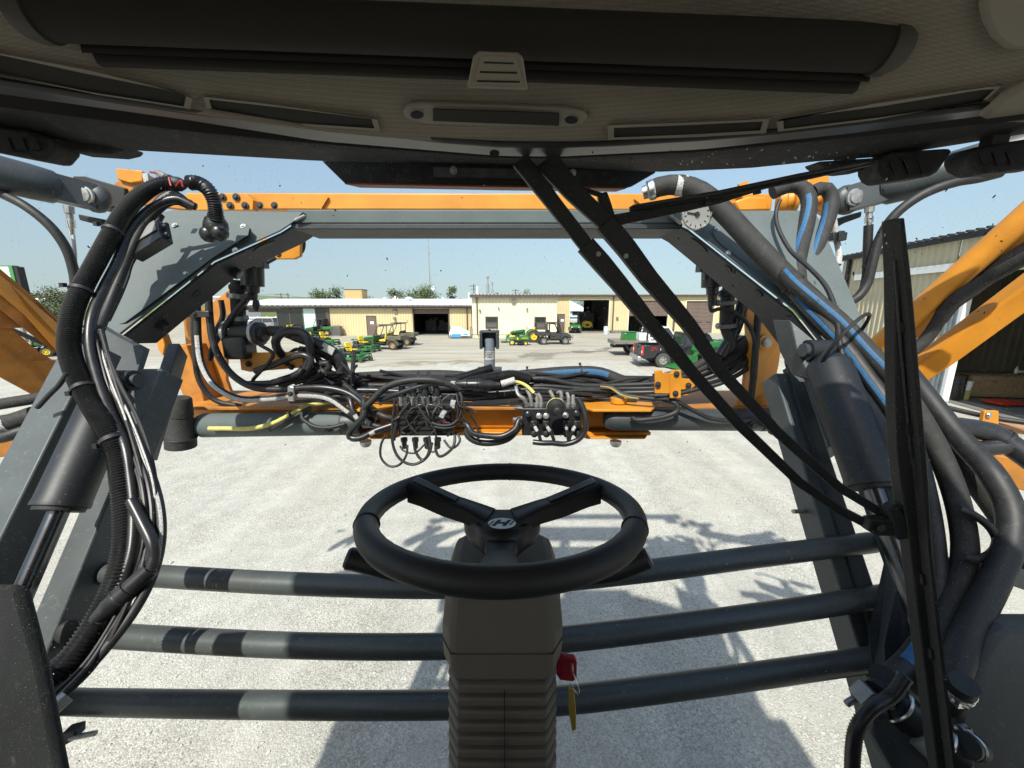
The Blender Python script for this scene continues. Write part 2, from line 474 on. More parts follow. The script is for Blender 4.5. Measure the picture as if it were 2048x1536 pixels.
# --- long low yellow wing with the showroom end
Y1 = 44.4
b1 = thing('workshop_building', 'long low yellow sheet-metal workshop with white roof and dark showroom glass at one end', 'building', (-14, Y1, 0))
xl, xs, xr = Xp(500, 640, Y1), Xp(660, 640, Y1), Xp(943, 640, Y1)
d0, d1 = Xp(828, 645, Y1), Xp(897, 645, Y1)
ZE = at(800, 611, Y1).z
w = MB(); ribwall(w, (xs, Y1), (d0 - 0.1, Y1), 0, ZE - 0.15); ribwall(w, (d1 + 0.1, Y1), (xr, Y1), 0, ZE - 0.15)
ribwall(w, (d0 - 0.1, Y1 ), (d1 + 0.1, Y1), 3.02, ZE - 0.15)
w.build('wall', M['yellow_wall'], b1)
w = MB(); w.boxr((Xp(557, 640, Y1), Y1 + 0.25, 0), (Xp(557, 640, Y1) + 0.2, 56, ZE - .3)); w.boxr((Xp(557, 640, Y1), 56, 0), (d0 - 1.5, 56.2, 4.1)); w.boxr((d1 + 1.5, 56, 0), (xr + 0.6, 56.2, 4.1)); w.boxr((d0 - 1.5, 56, 0), (d1 + 1.5, 56.2, 4.1)); w.build('rear_wall', M['yellow_wall'], b1)
w = MB(); YB = 52.5; ZR = at(760, 598, YB).z
nseg = 100
vs = []; fs = []
for i in range(nseg + 1):
    x = xl - 2.5 + (xr + 0.3 - xl + 2.5) * i / nseg
    for q, dz in ((0, 0), (0.06, 0.05), (0.12, 0.05), (0.18, 0)):
        vs += [(x + q, Y1 - 0.45, ZE + dz), (x + q, YB, ZR + dz)]
k = len(vs) // 2
fs = [(2 * i, 2 * i + 2, 2 * i + 3, 2 * i + 1) for i in range(k - 1)]
w.add(vs, fs); w.boxr((xl - 2.5, YB, ZR - 0.12), (xr + 0.3, YB + 4, ZR)); w.build('roof', M['white_roof'], b1)
w = MB(); w.boxr((xl - 2.5, Y1 - 0.62, ZE - 0.16), (xr + 0.3, Y1 - 0.46, ZE - 0.01)); w.boxr((xl - 2.5, Y1 - 0.45, ZE - 0.28), (xr + 0.3, Y1 - 0.06, ZE - 0.17))
for i in range(46):
    x = xl - 2.4 + i * (xr - xl + 2.5) / 46
    w.boxr((x, Y1 - 0.66, ZE - 0.01), (x + 0.09, Y1 - 0.47, ZE + 0.05))
w.build('gutter', M['brown_trim'], b1)
w = MB(); w.boxr((xs - 0.35, Y1 - 0.12, 0), (xs, Y1 + 0.1, ZE - 0.29)); w.build('corner_post', M['brown_trim'], b1); w = MB(); w.boxr((xr - 0.55, Y1 - 0.16, 0), (xr - 0.43, Y1 - 0.05, ZE - 0.2)); w.build('downpipe', M['brown_trim'], b1)
w = MB()
for i in range(5): w.box(((d0 + d1) / 2, Y1 + 0.12, 2.52 + i * 0.125), (d1 - d0, 0.05, 0.11))
w.build('roller_door', M['brown_door'], b1)
w = MB(); w.boxr((d0 - 0.12, Y1 - 0.08, 0), (d0 - 0.002, Y1 + 0.15, 3.05)); w.boxr((d1 + 0.002, Y1 - 0.08, 0), (d1 + 0.12, Y1 + 0.15, 3.05)); w.build('door_jamb', M['brown_trim'], b1)
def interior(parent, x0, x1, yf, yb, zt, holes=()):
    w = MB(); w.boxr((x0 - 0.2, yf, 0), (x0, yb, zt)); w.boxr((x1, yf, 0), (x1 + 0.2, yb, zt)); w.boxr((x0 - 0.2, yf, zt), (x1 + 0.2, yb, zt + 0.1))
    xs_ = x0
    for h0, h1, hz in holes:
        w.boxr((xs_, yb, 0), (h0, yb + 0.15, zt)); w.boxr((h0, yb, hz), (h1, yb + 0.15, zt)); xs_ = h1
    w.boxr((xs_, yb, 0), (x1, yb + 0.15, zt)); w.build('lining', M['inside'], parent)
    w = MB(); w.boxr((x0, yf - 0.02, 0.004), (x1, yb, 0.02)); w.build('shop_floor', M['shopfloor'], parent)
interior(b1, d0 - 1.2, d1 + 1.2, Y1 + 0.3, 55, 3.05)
w = MB()
for i in range(26):
    x = R.uniform(d0 - .8, d1 + .8); h = R.uniform(.3, 1.9); w.boxr((x, 52 + R.random() * 2, 0.02), (x + R.uniform(.2, .9), 54.2 + R.random() * .5, h))
w.build('shop_clutter', M['grey_unit'], b1)['kind'] = 'stuff'
def man_door(parent, x0, x1, Y, z1, sign=True):
    w = MB(); w.boxr((x0, Y - 0.07, 0.03), (x1, Y + 0.02, z1)); d = w.build('door', M['brown_door'], parent)
    w = MB(); w.boxr((x0 - 0.08, Y - 0.09, 0), (x0 - 0.002, Y + 0.03, z1 + 0.09)); w.boxr((x1 + 0.002, Y - 0.09, 0), (x1 + 0.08, Y + 0.03, z1 + 0.09)); w.boxr((x0, Y - 0.09, z1 + 0.003), (x1, Y + 0.03, z1 + 0.09)); w.build('door_frame', M['brown_trim'], parent)
    if sign:
        w = MB(); w.boxr((x0 + 0.35, Y - 0.085, z1 - 0.85), (x0 + 0.75, Y - 0.072, z1 - 0.55)); w.build('door_sign', M['white_paint'], d)
    w = MB(); w.cyl((x1 - 0.12, Y - 0.07, 1.0), (x1 - 0.12, Y - 0.13, 1.0), 0.035, n=8); w.build('door_knob', M['galv'], d)
man_door(b1, Xp(735, 650, Y1), Xp(752, 650, Y1), Y1, 2.15)
def fixture(parent, x, y, Y, wpx, hpx, name='wall_lamp'):
    p = at(x, y, Y); wv, hv = px(x, y, Y, wpx) / 2, px(x, y, Y, hpx) / 2
    w = MB(); w.boxr((p.x - wv, Y - 0.25, p.z - hv), (p.x + wv, Y - 0.04, p.z + hv)); w.build(name, M['grey_unit'], parent)
fixture(b1, 791, 622, Y1, 7, 6); fixture(b1, 790, 637, Y1, 4, 6, 'wall_outlet')
# showroom glass: mullions and panes
px0 = [556, 581, 607, 633, 657]
for i in range(4):
    a, c = Xp(px0[i], 640, Y1), Xp(px0[i + 1], 640, Y1)
    w = MB(); w.boxr((a + 0.06, Y1 - 0.02, 0.35), (c - 0.06, Y1 + 0.02, ZE - 0.33)); w.build('window_pane', M['white_panel'] if False else (pm('pale_blind', (0.52, 0.66, 0.62), 0.4) if i == 2 else M['glass_dark']), b1)
    w = MB(); w.boxr((a - 0.06, Y1 - 0.06, 0), (a + 0.058, Y1 + 0.05, ZE - 0.3)); w.build('mullion', M['brown_trim'], b1)
w = MB(); w.boxr((Xp(556, 640, Y1) + .07, Y1 - 0.05, 0), (xs - 0.37, Y1 + 0.05, 0.345)); w.boxr((xl, Y1 - 0.05, ZE - 0.75), (Xp(556, 640, Y1) - 0.07, Y1 + 0.05, ZE - 0.3)); w.build('showroom_sill', M['brown_trim'], b1)
# things standing on the low roof
for i, (x, yb, yt, r) in enumerate(((791, 605, 593, 0.10), (787, 605, 596, 0.06), (796, 605, 596, 0.06), (938, 601, 586, 0.09), (886, 601, 596, 0.12), (770, 600, 596, 0.18))):
    p = at(x, yb, 48.5); z0 = 3.35 + (ZR - ZE) * 0.55 - 0.15
    w = MB(); w.cyl((p.x, 48.5, z0), (p.x, 48.5, at(x, yt, 48.5).z), r, n=10); w.cyl((p.x, 48.5, at(x, yt, 48.5).z), (p.x, 48.5, at(x, yt, 48.5).z + 0.05), r * 1.3, n=10)
    w.build('roof_pipe', M['white_paint'], b1)
w = MB(); p = at(818, 597, 50); w.lathe((p.x, 50, p.z - 0.5), (0, 0, 1), [(0, .25), (.42, .25), (.45, .5), (.6, .42), (.7, .1)], 12); w.build('roof_vent', M['white_paint'], b1)
# ochre block stack rising behind the roof
bs_ = thing('block_chimney', 'square ochre concrete block stack rising behind the white roof', 'chimney', (Xp(706, 590, 54), 54, 0))
xa, xb = Xp(689, 590, 54), Xp(724, 590, 54); zt = at(706, 580, 54).z
w = MB(); w.boxr((xa, 54, 0), (xb, 56, zt)); w.build('stack', M['block'], bs_)
w = MB(); w.boxr((xa - 0.06, 53.94, zt + 0.003), (xb + 0.06, 56.06, zt + 0.12)); w.build('coping', M['brown_trim'], bs_)
row = 0; z = zt - 1.35
bm_ = None
while z < zt - 0.05:
    x = xa + (0.2 if row % 2 else 0.0)
    while x < xb - 0.1:
        x2 = min(x + 0.39, xb)
        if bm_ is None:
            q = MB(); q.boxr((x, 53.975, z), (x2, 53.998, z + 0.185)); o = q.build('block', M['block'], bs_); bm_ = o; bx0 = x; bz0 = z
        elif abs((x2 - x) - 0.39) < 0.01:
            o = bm_.copy(); COL.objects.link(o); o.location = bm_.location + V3((x - bx0, 0, z - bz0))
        x += 0.40
    z += 0.20; row += 1
# --- taller cream block
Y2 = 41.4
b2 = thing('parts_building', 'taller cream sheet-metal block with two small brown windows', 'building', (0, Y2, 0))
x0, x1 = Xp(945, 640, Y2), Xp(1114, 640, Y2); Z2 = at(1000, 592.5, Y2).z
w = MB(); ribwall(w, (x0, Y2), (x1, Y2), 0.35, Z2 - 0.1, pitch=0.36); ribwall(w, (x0, 60), (x0, Y2), 0.35, Z2 - 0.1); ribwall(w, (x1, Y2), (x1, 49), 0.35, Z2 - 0.1); w.boxr((x0, Y2 + 0.05, 0), (x1, Y2 + 0.2, 0.36)); w.boxr((x0 + .1, 60, 0), (x1 + 1.5, 60.2, Z2)); w.build('wall', M['cream_wall'], b2)
w = MB(); w.boxr((x0 - 0.2, Y2 - 0.35, Z2 + 0.06), (x1 + 0.25, 62, Z2 + 0.22)); w.build('roof', M['white_roof'], b2)
w = MB(); w.boxr((x0 - 0.22, Y2 - 0.5, Z2 - 0.12), (x1 + 0.28, Y2 - 0.36, Z2 + 0.17)); w.boxr((x0 + 0.45, Y2 - 0.16, 0.3), (x0 + 0.57, Y2 - 0.045, Z2 - 0.12)); w.boxr((x0 - 0.2, Y2 - 0.345, Z2 - 0.08), (x1 + 0.25, Y2 - 0.05, Z2 + 0.05))
for i in range(24): w.boxr((x0 + i * 0.38, Y2 - 0.53, Z2 + 0.172), (x0 + i * 0.38 + 0.1, Y2 - 0.3, Z2 + 0.24))
w.build('gutter', M['brown_trim'], b2)
for xa_, xb_, ya, yb in ((971, 996, 633, 657), (1068.5, 1092, 633.5, 658)):
    A, B = at(xa_, yb, Y2), at(xb_, ya, Y2)
    w = MB()
    for q in ((A.x, A.z, A.x + .12, B.z), (B.x - .12, A.z, B.x, B.z), (A.x + .122, A.z, B.x - .122, A.z + .1), (A.x + .122, B.z - .1, B.x - .122, B.z), (A.x + .122, (A.z + B.z) / 2 - .05, B.x - .122, (A.z + B.z) / 2 + .05)):
        w.boxr((q[0], Y2 - 0.11, q[1]), (q[2], Y2 + 0.0, q[3]))
    fr = w.build('window', M['brown_trim'], b2)
    w = MB(); w.boxr((A.x + .122, Y2 - 0.07, A.z + .1), (B.x - .122, Y2 - 0.05, B.z - .1)); w.build('pane', M['glass_dark'], fr)
    w = MB()
    for i in range(7): w.boxr((A.x + .14, Y2 - .085, A.z + .16 + i * .075), (B.x - .14, Y2 - .073, A.z + .20 + i * .075))
    w.build('blind', M['grey_unit'], fr)
fixture(b2, 1027, 603, Y2, 8, 6); fixture(b2, 960, 621, Y2, 3, 4, 'wall_outlet'); fixture(b2, 997, 616, Y2, 2.5, 3.5, 'wall_outlet'); fixture(b2, 1054, 618, Y2, 3, 4, 'wall_outlet')
for x, yt, r, cap in ((976, 569, .17, 553), (985, 579, .12, 565), (955, 572, .10, 0)):
    p = at(x, 590, 46.0); zt = at(x, yt, 46.0).z
    w = MB(); w.cyl((p.x, 46, Z2 + 0.2), (p.x, 46, zt), r, n=10)
    if cap: zc = at(x, cap, 46.0).z; w.cyl((p.x, 46, zt), (p.x, 46, zc - .2), r * .45, n=8); w.cyl((p.x, 46, zc - .2), (p.x, 46, zc), r * .9, r * 1.1, n=10)
    w.build('roof_stack', M['white_paint'] if not cap else M['galv'], b2)
# --- garage wing
Y3 = 49.0
b3 = thing('garage_building', 'yellow garage wing with three vehicle bays and brown overhead doors', 'building', (18, Y3, 0))
xw0, xw1 = x1 + 0.02, Xp(1500, 640, Y3); Z3 = at(1200, 591, Y3).z
bays = [(Xp(1139.5, 640, Y3), Xp(1217, 640, Y3), at(1180, 600, Y3).z), (Xp(1257, 640, Y3), Xp(1335, 640, Y3), at(1300, 601, Y3).z), (Xp(1370, 640, Y3), Xp(1426, 640, Y3), at(1400, 602, Y3).z)]
w = MB(); q = xw0
for a, c, zt in bays:
    ribwall(w, (q, Y3), (a, Y3), 0, Z3 - 0.1, pitch=0.33); ribwall(w, (a, Y3), (c, Y3), zt + .1, Z3 - 0.1, pitch=0.33); q = c
ribwall(w, (q, Y3), (xw1, Y3), 0, Z3 - 0.1, pitch=0.33); w.build('wall', M['yellow_wall'], b3)
w = MB()
for a, c, zt in bays:
    w.boxr((a - .12, Y3 - .07, 0), (a, Y3 + .2, zt + .12)); w.boxr((c, Y3 - .07, 0), (c + .12, Y3 + .2, zt + .12)); w.boxr((a + .002, Y3 - .07, zt + .002), (c - .002, Y3 + .2, zt + .12))
w.build('bay_frame', M['cream_wall'], b3)
nb = 120; vs = []
for i in range(nb + 1):
    x = xw0 - 0.3 + (xw1 - xw0) * i / nb
    for qx, dz in ((0, 0), (0.03, 0.1), (0.1, 0.1), (0.13, 0)): vs += [(x + qx, Y3 - 0.5, Z3 + 0.08 + dz), (x + qx, 64, Z3 + 0.35 + dz)]
w = MB(); w.add(vs, [(2 * i, 2 * i + 2, 2 * i + 3, 2 * i + 1) for i in range(len(vs) // 2 - 1)]); w.build('roof', M['white_roof'], b3)
w = MB(); w.boxr((xw0 + .3, Y3 - 0.48, Z3 - 0.08), (xw1, Y3 - 0.05, Z3 + 0.06)); w.boxr((Xp(1224, 640, Y3), Y3 - .17, 0.2), (Xp(1226, 640, Y3), Y3 - .05, Z3 - .1)); w.boxr((Xp(1346, 640, Y3), Y3 - .17, 0.2), (Xp(1349, 640, Y3), Y3 - .05, Z3 - .1)); w.build('gutter', M['brown_trim'], b3)
man_door(b3, Xp(1115.5, 650, Y3), Xp(1127.5, 650, Y3), Y3, 2.25)
fixture(b3, 1234, 636, Y3, 4, 4, 'wall_outlet')
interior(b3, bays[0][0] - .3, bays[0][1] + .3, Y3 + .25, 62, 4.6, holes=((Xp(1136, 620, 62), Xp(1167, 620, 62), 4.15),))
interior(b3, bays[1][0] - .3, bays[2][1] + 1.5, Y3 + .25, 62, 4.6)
w = MB()
for i in range(40):
    x = R.uniform(bays[0][0] + 2.9, bays[0][1]); h = R.uniform(.4, 2.6); yy = 59 + R.random() * 1.5
    w.boxr((x, yy, 0.02), (x + R.uniform(.1, .6), yy + R.uniform(.2, 1), h))
for i in range(30):
    x = R.uniform(bays[1][0], bays[1][1]); h = R.uniform(.4, 2.2); yy = 57 + R.random() * 1.5
    w.boxr((x, yy, 0.02), (x + R.uniform(.1, .9), yy + R.uniform(.2, 1), h))
w.build('shop_clutter', M['grey_unit'], b3)['kind'] = 'stuff'
for k_, (a, c, zt) in enumerate(bays):
    if k_ == 0: continue
    zb = at(1300, 632, Y3).z if k_ == 1 else 0.03
    npan = 4 if k_ == 1 else 8
    ph = (zt - zb) / npan; first = None
    for i in range(npan):
        if first is None:
            q = MB(); q.boxr((a + .01, Y3 + .10, zb + .012), (c - .01, Y3 + .14, zb + ph - .012)); q.boxr((a + .01, Y3 + .085, zb + ph * .45), (c - .01, Y3 + .098, zb + ph * .55)); first = q.build('door_panel', M['brown_door'], b3)
        else:
            o = first.copy(); COL.objects.link(o); o.location = first.location + V3((0, 0, ph * i))
    if k_ == 2:
        for i in range(3):
            q = MB(); q.boxr((a + .5 + i * 1.1, Y3 + .07, zb + ph * 2.55), (a + 1.1 + i * 1.1, Y3 + .084, zb + ph * 2.75)); q.build('door_light', M['glass_dark'], b3)
# low concrete plinth / kerb at the garage
w = MB(); w.boxr((bays[0][1] + .15, Y3 - 1.2, 0), (bays[1][0] - .2, Y3 - .1, 0.32)); tag(w.build('loading_step', M['shopfloor']), 'low concrete step along the yellow garage wall', 'step')
# --- pale gabled house seen through the open bay
hb = thing('gabled_house', 'pale blue house with white roof seen through the open garage bay', 'house', (Xp(1150, 630, 92), 92, 0))
xa, xb = Xp(1120, 630, 92), Xp(1176, 630, 92); ze = at(1150, 622, 92).z; zr = at(1140, 606, 92).z
M['pale_blue'] = pm('pale_blue_siding', (0.42, 0.52, 0.56), 0.6, var=0.05)
w = MB(); w.boxr((xa, 92, 0), (xb, 100, ze)); w.build('wall', M['pale_blue'], hb)
w = MB(); w.prism([(xa - .4, 91.5, ze), (xb + .4, 91.5, ze), ((xa + xb) / 2 - 2.5, 95, zr + 1.2), (xa - .4, 95, zr + 1.2)], (0, .2, .15)); w.prism([(xa - .4, 95.3, zr + 1.2), ((xa + xb) / 2 - 2.5, 95.3, zr + 1.2), (xb + .4, 100, ze), (xa - .4, 100, ze)], (0, .2, .15)); w.build('roof', M['white_roof'], hb)
w = MB(); w.boxr((xa + 2.9, 91.93, 1.2), (xa + 4.5, 91.99, 2.4)); w.build('window', M['glass_dark'], hb)

# --- large weathered building beside the yard with an open bay
WD = V3((0.205, 0.979, 0)); WD.normalize()
WP = gnd(1884, 802)
def wallpt(s, z=0): return V3((WP.x, WP.y, 0)) + WD * s + V3((0, 0, z))
WN = V3((-WD.y, WD.x, 0))      # faces the machine
# far corner along the wall where photo column 1690 lies
def sfor(x, y):
    a, b_, c = ray(x, y); t = a / b_
    return (t * WP.y - WP.x) / (WD.x - t * WD.y)
sc_ = sfor(1690, 518); zc_ = at(1690, 518, wallpt(sc_).y).z
b4 = thing('storage_building', 'tall weathered tan sheet-metal building with a dark open bay close beside the machine', 'building', tuple(wallpt(sc_ * .5)))
zo = 4.35
w = MB(); ribwall(w, wallpt(sc_)[:2], wallpt(0.62)[:2], 0.1, zc_ - .1, pitch=0.305, depth=0.05, nrm=WN)
ribwall(w, wallpt(0.6)[:2], wallpt(-9)[:2], zo + .05, zc_ - .1, pitch=0.305, depth=0.05, nrm=WN)
ribwall(w, wallpt(-9)[:2], wallpt(-14)[:2], 0.1, zc_ - .1, pitch=0.305, depth=0.05, nrm=WN)
far_end = wallpt(sc_) - WN * 16
ribwall(w, far_end[:2], wallpt(sc_)[:2], 0.1, zc_ - .1, pitch=0.305, depth=0.05)
w.build('wall', M['tan_wall'], b4)
def wbox(mb, s0, s1, n0, n1, z0, z1):
    P = [wallpt(s0) + WN * n0, wallpt(s1) + WN * n0, wallpt(s1) + WN * n1, wallpt(s0) + WN * n1]
    mb.prism([V3((p.x, p.y, z0)) for p in P], (0, 0, z1 - z0))
w = MB(); wbox(w, -14, sc_ + .2, .02, .22, zc_ - .1, zc_ + .08)
for i in range(60):
    s = -14 + i * (sc_ + 14) / 60; wbox(w, s, s + .08, .1, .30, zc_ + .082, zc_ + .15)
wbox(w, sc_ - .7, sc_ - .55, .06, .18, 1.2, zc_ - .1); w.build('gutter', M['black'], b4)
w = MB(); vs = [wallpt(-14, zc_ + .08) , wallpt(sc_ + .2, zc_ + .08), wallpt(sc_ + .2, zc_ + 1.6) - WN * 8, wallpt(-14, zc_ + 1.6) - WN * 8]; w.add(vs, [(0, 1, 2, 3)]); vs = [wallpt(-14, zc_ + .08) - WN * 16, wallpt(sc_ + .2, zc_ + .08) - WN * 16, wallpt(sc_ + .2, zc_ + 1.6) - WN * 8, wallpt(-14, zc_ + 1.6) - WN * 8]; w.add(vs, [(3, 2, 1, 0)]); w.build('roof', M['white_roof'], b4)
w = MB(); zf = at(1740, 553, wallpt(sfor(1740, 553)).y).z; wbox(w, -9, sc_ - 1.3, .075, .17, zf - .12, zf + .14); w.build('door_track', M['white_paint'], b4)
w = MB(); wbox(w, .02, .6, -.02, .03, 0, zo + .05); wbox(w, .22, .27, .031, .07, 0, zo); wbox(w, .42, .46, .031, .06, 0, zo); w.build('sliding_door_edge', pm('galvanised_sheet', (0.30, 0.34, 0.35), 0.4, 0.3, var=0.2, vs=3), b4)
w = MB(); wbox(w, -.12, .015, -.1, .10, 0, zo + .05); w.build('door_jamb', M['white_paint'], b4)
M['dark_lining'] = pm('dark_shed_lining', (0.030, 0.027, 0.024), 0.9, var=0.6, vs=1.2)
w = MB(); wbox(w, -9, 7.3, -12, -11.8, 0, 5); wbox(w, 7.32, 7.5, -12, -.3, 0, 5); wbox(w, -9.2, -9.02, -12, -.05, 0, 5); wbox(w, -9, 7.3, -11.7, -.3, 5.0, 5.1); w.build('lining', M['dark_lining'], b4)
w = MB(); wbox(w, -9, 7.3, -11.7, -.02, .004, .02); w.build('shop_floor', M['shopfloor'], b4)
# contents of the open bay
def inside_pt(x, y): return gnd(x, y, 0.02)
M['osb'] = pm('stained_particle_board', (0.30, 0.205, 0.105), 0.75, var=0.25, vs=9)
M['drum'] = pm('black_drum', (0.035, 0.034, 0.033), 0.45, var=0.2)
dp = gnd(1906, 801, .02) + V3((.25, .3, 0))
dr = thing('steel_drum', 'black ribbed steel drum just inside the open storage bay', 'drum', tuple(dp))
w = MB(); w.lathe(dp, (0, 0, 1), [(0, .29), (.02, .3), (.28, .3), (.3, .315), (.32, .3), (.57, .3), (.59, .315), (.61, .3), (.86, .3), (.88, .31), (.9, .29), (.885, .27)], 24); w.build('barrel', M['drum'], dr)
w = MB(); w.cyl(dp + V3((.1, .05, .885)), dp + V3((.1, .05, .905)), .04, n=10); w.build('bung', M['galv'], dr)
bk = thing('paint_pail', 'white pail standing on a yellow tin between the drum and workbench', 'pail', tuple(gnd(1921, 802, .02) + V3((.45, .3, 0))))
p = V3(bk.location); w = MB(); w.lathe(p, (0, 0, 1), [(0, .13), (.3, .15), (.31, .16), (.33, .16)], 16); w.build('lower_tin', pm('yellow_tin', (.42, .38, .14), .5), bk)
w = MB(); w.lathe(p + V3((0, 0, .34)), (0, 0, 1), [(0, .13), (.3, .15), (.31, .16), (.33, .16)], 16); w.build('upper_pail', M['white_paint'], bk)
cb = thing('workbench', 'brown particle board workbench with drawers inside the open storage bay', 'workbench', tuple(gnd(1975, 803, .02) + V3((1.1, .8, 0))))
c0 = V3(cb.location)
def rotbox(mb, c, o, d, ang):
    mb.box(c + Matrix.Rotation(ang, 3, 'Z') @ V3(o), d, Matrix.Rotation(ang, 3, 'Z'))
an = math.radians(-8)
w = MB(); rotbox(w, c0, (0, 0, .45), (2.3, .7, .8), an); w.build('carcass', M['osb'], cb)
w = MB(); rotbox(w, c0, (0, 0, .88), (2.5, .85, .05), an); w.build('bench_top', pm('grimy_bench_top', (.15, .115, .08), .6, var=.3), cb)
for dx in (-.57, .57):
    w = MB(); rotbox(w, c0, (dx, -.365, .48), (1.08, .03, .70), an); d_ = w.build('door', M['osb'], cb)
    w = MB(); rotbox(w, c0, (dx + .2, -.39, .62), (.16, .02, .03), an); w.build('handle', M['galv'], d_)
bt = thing('bench_bottle', 'small cream spray bottle lying across the workbench top', 'bottle', tuple(c0 + V3((.75, -.2, .905))))
p = V3(bt.location); w = MB(); w.lathe(p + V3((-.25, 0, .06)), (1, 0, 0), [(0, .05), (.3, .06), (.36, .03), (.42, .03)], 12); w.build('body', M['cream_wall'], bt); w = MB(); w.lathe(p + V3((-.32, 0, 0)), (0, 0, 1), [(0, .05), (.15, .05), (.2, .02), (.26, .02)], 10); w.build('pump', M['cream_wall'], bt)
bt = thing('bench_carton', 'small pale carton at the far end of the workbench top', 'carton', tuple(c0 + V3((1.02, -.18, .905))))
p = V3(bt.location); w = MB(); w.box(p + V3((0, 0, .13)), (.2, .15, .26)); w.build('box', M['cream_wall'], bt); w = MB(); w.box(p + V3((0, -.077, .15)), (.14, .002, .1)); w.build('print_panel', M['grey_unit'], bt)
sp_ = gnd(2005, 812, .02) + V3((.15, .1, 0))
sl_ = thing('shovel_pan', 'shallow orange red plastic scoop lying on the storage bay floor', 'scoop', tuple(sp_))
w = MB(); rr_ = []
for i in range(9):
    t = i / 8; ring = []
    for j in range(9):
        u = j / 8 * 2 - 1; ring.append(sp_ + V3(((t - .5) * 1.0, u * .3, .03 + .12 * max(abs(u) ** 6, (2 * abs(t - .5)) ** 6))))
    rr_.append(ring)
w.ringsurf(rr_, False, False, True); ob = w.build('pan', pm('orange_red_plastic', (.52, .06, .03), .4), sl_); sm_ = ob.modifiers.new('s', 'SOLIDIFY'); sm_.thickness = .012
w = MB(); w.beam(sp_ + V3((.5, -.1, .12)), sp_ + V3((.62, -.12, .17)), .08, .03); w.build('grip', M['red'], sl_)
w = MB(); w.boxr(c0 + V3((1.3, -.2, 0)), c0 + V3((2.3, .4, .55)));
tag(w.build('steel_chest', M['grey_unit'], bev=.02), 'low dark steel chest at the end of the workbench', 'chest')

# ================================================================== YARD FURNITURE, TREES, POLES, SIGN
def leaf_mat(name, c1, c2):
    m = bpy.data.materials.new(name); nt, b = nodes(m); L = nt.links
    oi = nt.nodes.new('ShaderNodeTexCoord'); n = nt.nodes.new('ShaderNodeTexNoise'); n.inputs['Scale'].default_value = 0.8; n.inputs['Detail'].default_value = 4
    L.new(oi.outputs['Object'], n.inputs['Vector']); mx = nt.nodes.new('ShaderNodeMix'); mx.data_type = 'RGBA'
    r = nt.nodes.new('ShaderNodeMapRange'); r.inputs[1].default_value = .35; r.inputs[2].default_value = .65; L.new(n.outputs['Fac'], r.inputs[0]); L.new(r.outputs[0], mx.inputs[0])
    mx.inputs[6].default_value = (*c1, 1); mx.inputs[7].default_value = (*c2, 1); L.new(mx.outputs[2], b.inputs['Base Color']); b.inputs['Roughness'].default_value = .6; b.inputs['Specular IOR Level'].default_value = .3
    return m
M['leaf_a'] = leaf_mat('green_leaves', (0.055, 0.085, 0.03), (0.11, 0.14, 0.055))
M['leaf_b'] = leaf_mat('dusty_green_leaves', (0.075, 0.095, 0.045), (0.13, 0.15, 0.08))
M['bark'] = pm('bark', (0.10, 0.08, 0.06), .9, var=.3)
def tree(name, label, base, hgt, wid, leaf, nl=900, cr0=0.25, group=None, lf=None):
    t = thing(name, label, 'tree', tuple(base), group=group)
    base = V3(base); w = MB()
    top = base + V3((R.uniform(-.2, .2), 0, hgt * .62))
    w.tube([base, base.lerp(top, .5), top], [hgt * .035, hgt * .026, hgt * .012], 8)
    cl = []
    nlimb = 7
    for i in range(nlimb):
        a = i * 2.4 + R.random(); q = base.lerp(top, R.uniform(.45, .95)); e = q + V3((math.cos(a) * wid * .36, math.sin(a) * wid * .36, hgt * R.uniform(.12, .32)))
        w.tube([q, q.lerp(e, .5) + V3((0, 0, .1)), e], [hgt * .014, hgt * .010, hgt * .004], 6); cl.append(e)
    w.build('trunk', M['bark'], t)
    for i in range(11):
        a = R.random() * 6.28; r = math.sqrt(R.random()) * wid * .42
        zz = hgt * R.uniform(cr0, 1); r *= math.sqrt(max(0.12, 1 - ((zz / hgt - .55) / .52) ** 2))
        cl.append(base + V3((math.cos(a) * r, math.sin(a) * r, zz)))
    w = MB(); ls = lf or hgt * .022
    for i in range(int(nl * 2.2)):
        c = R.choice(cl); s = wid * .125
        p = c + V3((R.gauss(0, s), R.gauss(0, s), R.gauss(0, s * .8)))
        if p.z < base.z + hgt * cr0 * .7: p.z = base.z + hgt * (cr0 + .1 * R.random())
        u = V3((R.gauss(0, 1), R.gauss(0, 1), R.gauss(0, .6))).normalized(); v = u.orthogonal().normalized(); q = ls * R.uniform(.6, 1.4)
        w.add([p - u * q, p - v * q * .6, p + u * q, p + v * q * .6], [(0, 1, 2, 3)])
    w.build('crown', leaf, t)
    return t
def tree_px(name, label, xc, yt, wpx, Y, leaf, nl, group, **k):
    z = at(xc, yt, Y).z; tree(name, label, (Xp(xc, 600, Y), Y, 0), z, px(xc, 600, Y, wpx), leaf, nl, group=group, **k)
TG = 'trees showing above the workshop roofs'
tree_px('shade_tree', 'rounded green tree rising above the white roof beside the ochre block stack', 655, 570, 50, 78, M['leaf_a'], 1500, TG)
tree_px('shade_tree', 'low sparse-topped tree just behind the cluster of white roof pipes', 792, 580, 36, 82, M['leaf_b'], 900, TG)
tree_px('shade_tree', 'broad leafy tree at the foot of the lattice mast', 842, 577, 62, 80, M['leaf_a'], 1700, TG)
tree_px('narrow_tree', 'narrow pointed green tree near the edge of the cream block', 911, 576, 28, 78, M['leaf_a'], 900, TG)
tree_px('distant_tree', 'small faint treetop just over the cream block by the two roof stacks', 990, 581, 14, 95, M['leaf_b'], 350, TG)
tree_px('distant_tree', 'thin treetop over the cream roof near its garage end', 1050, 583, 24, 100, M['leaf_b'], 350, TG)
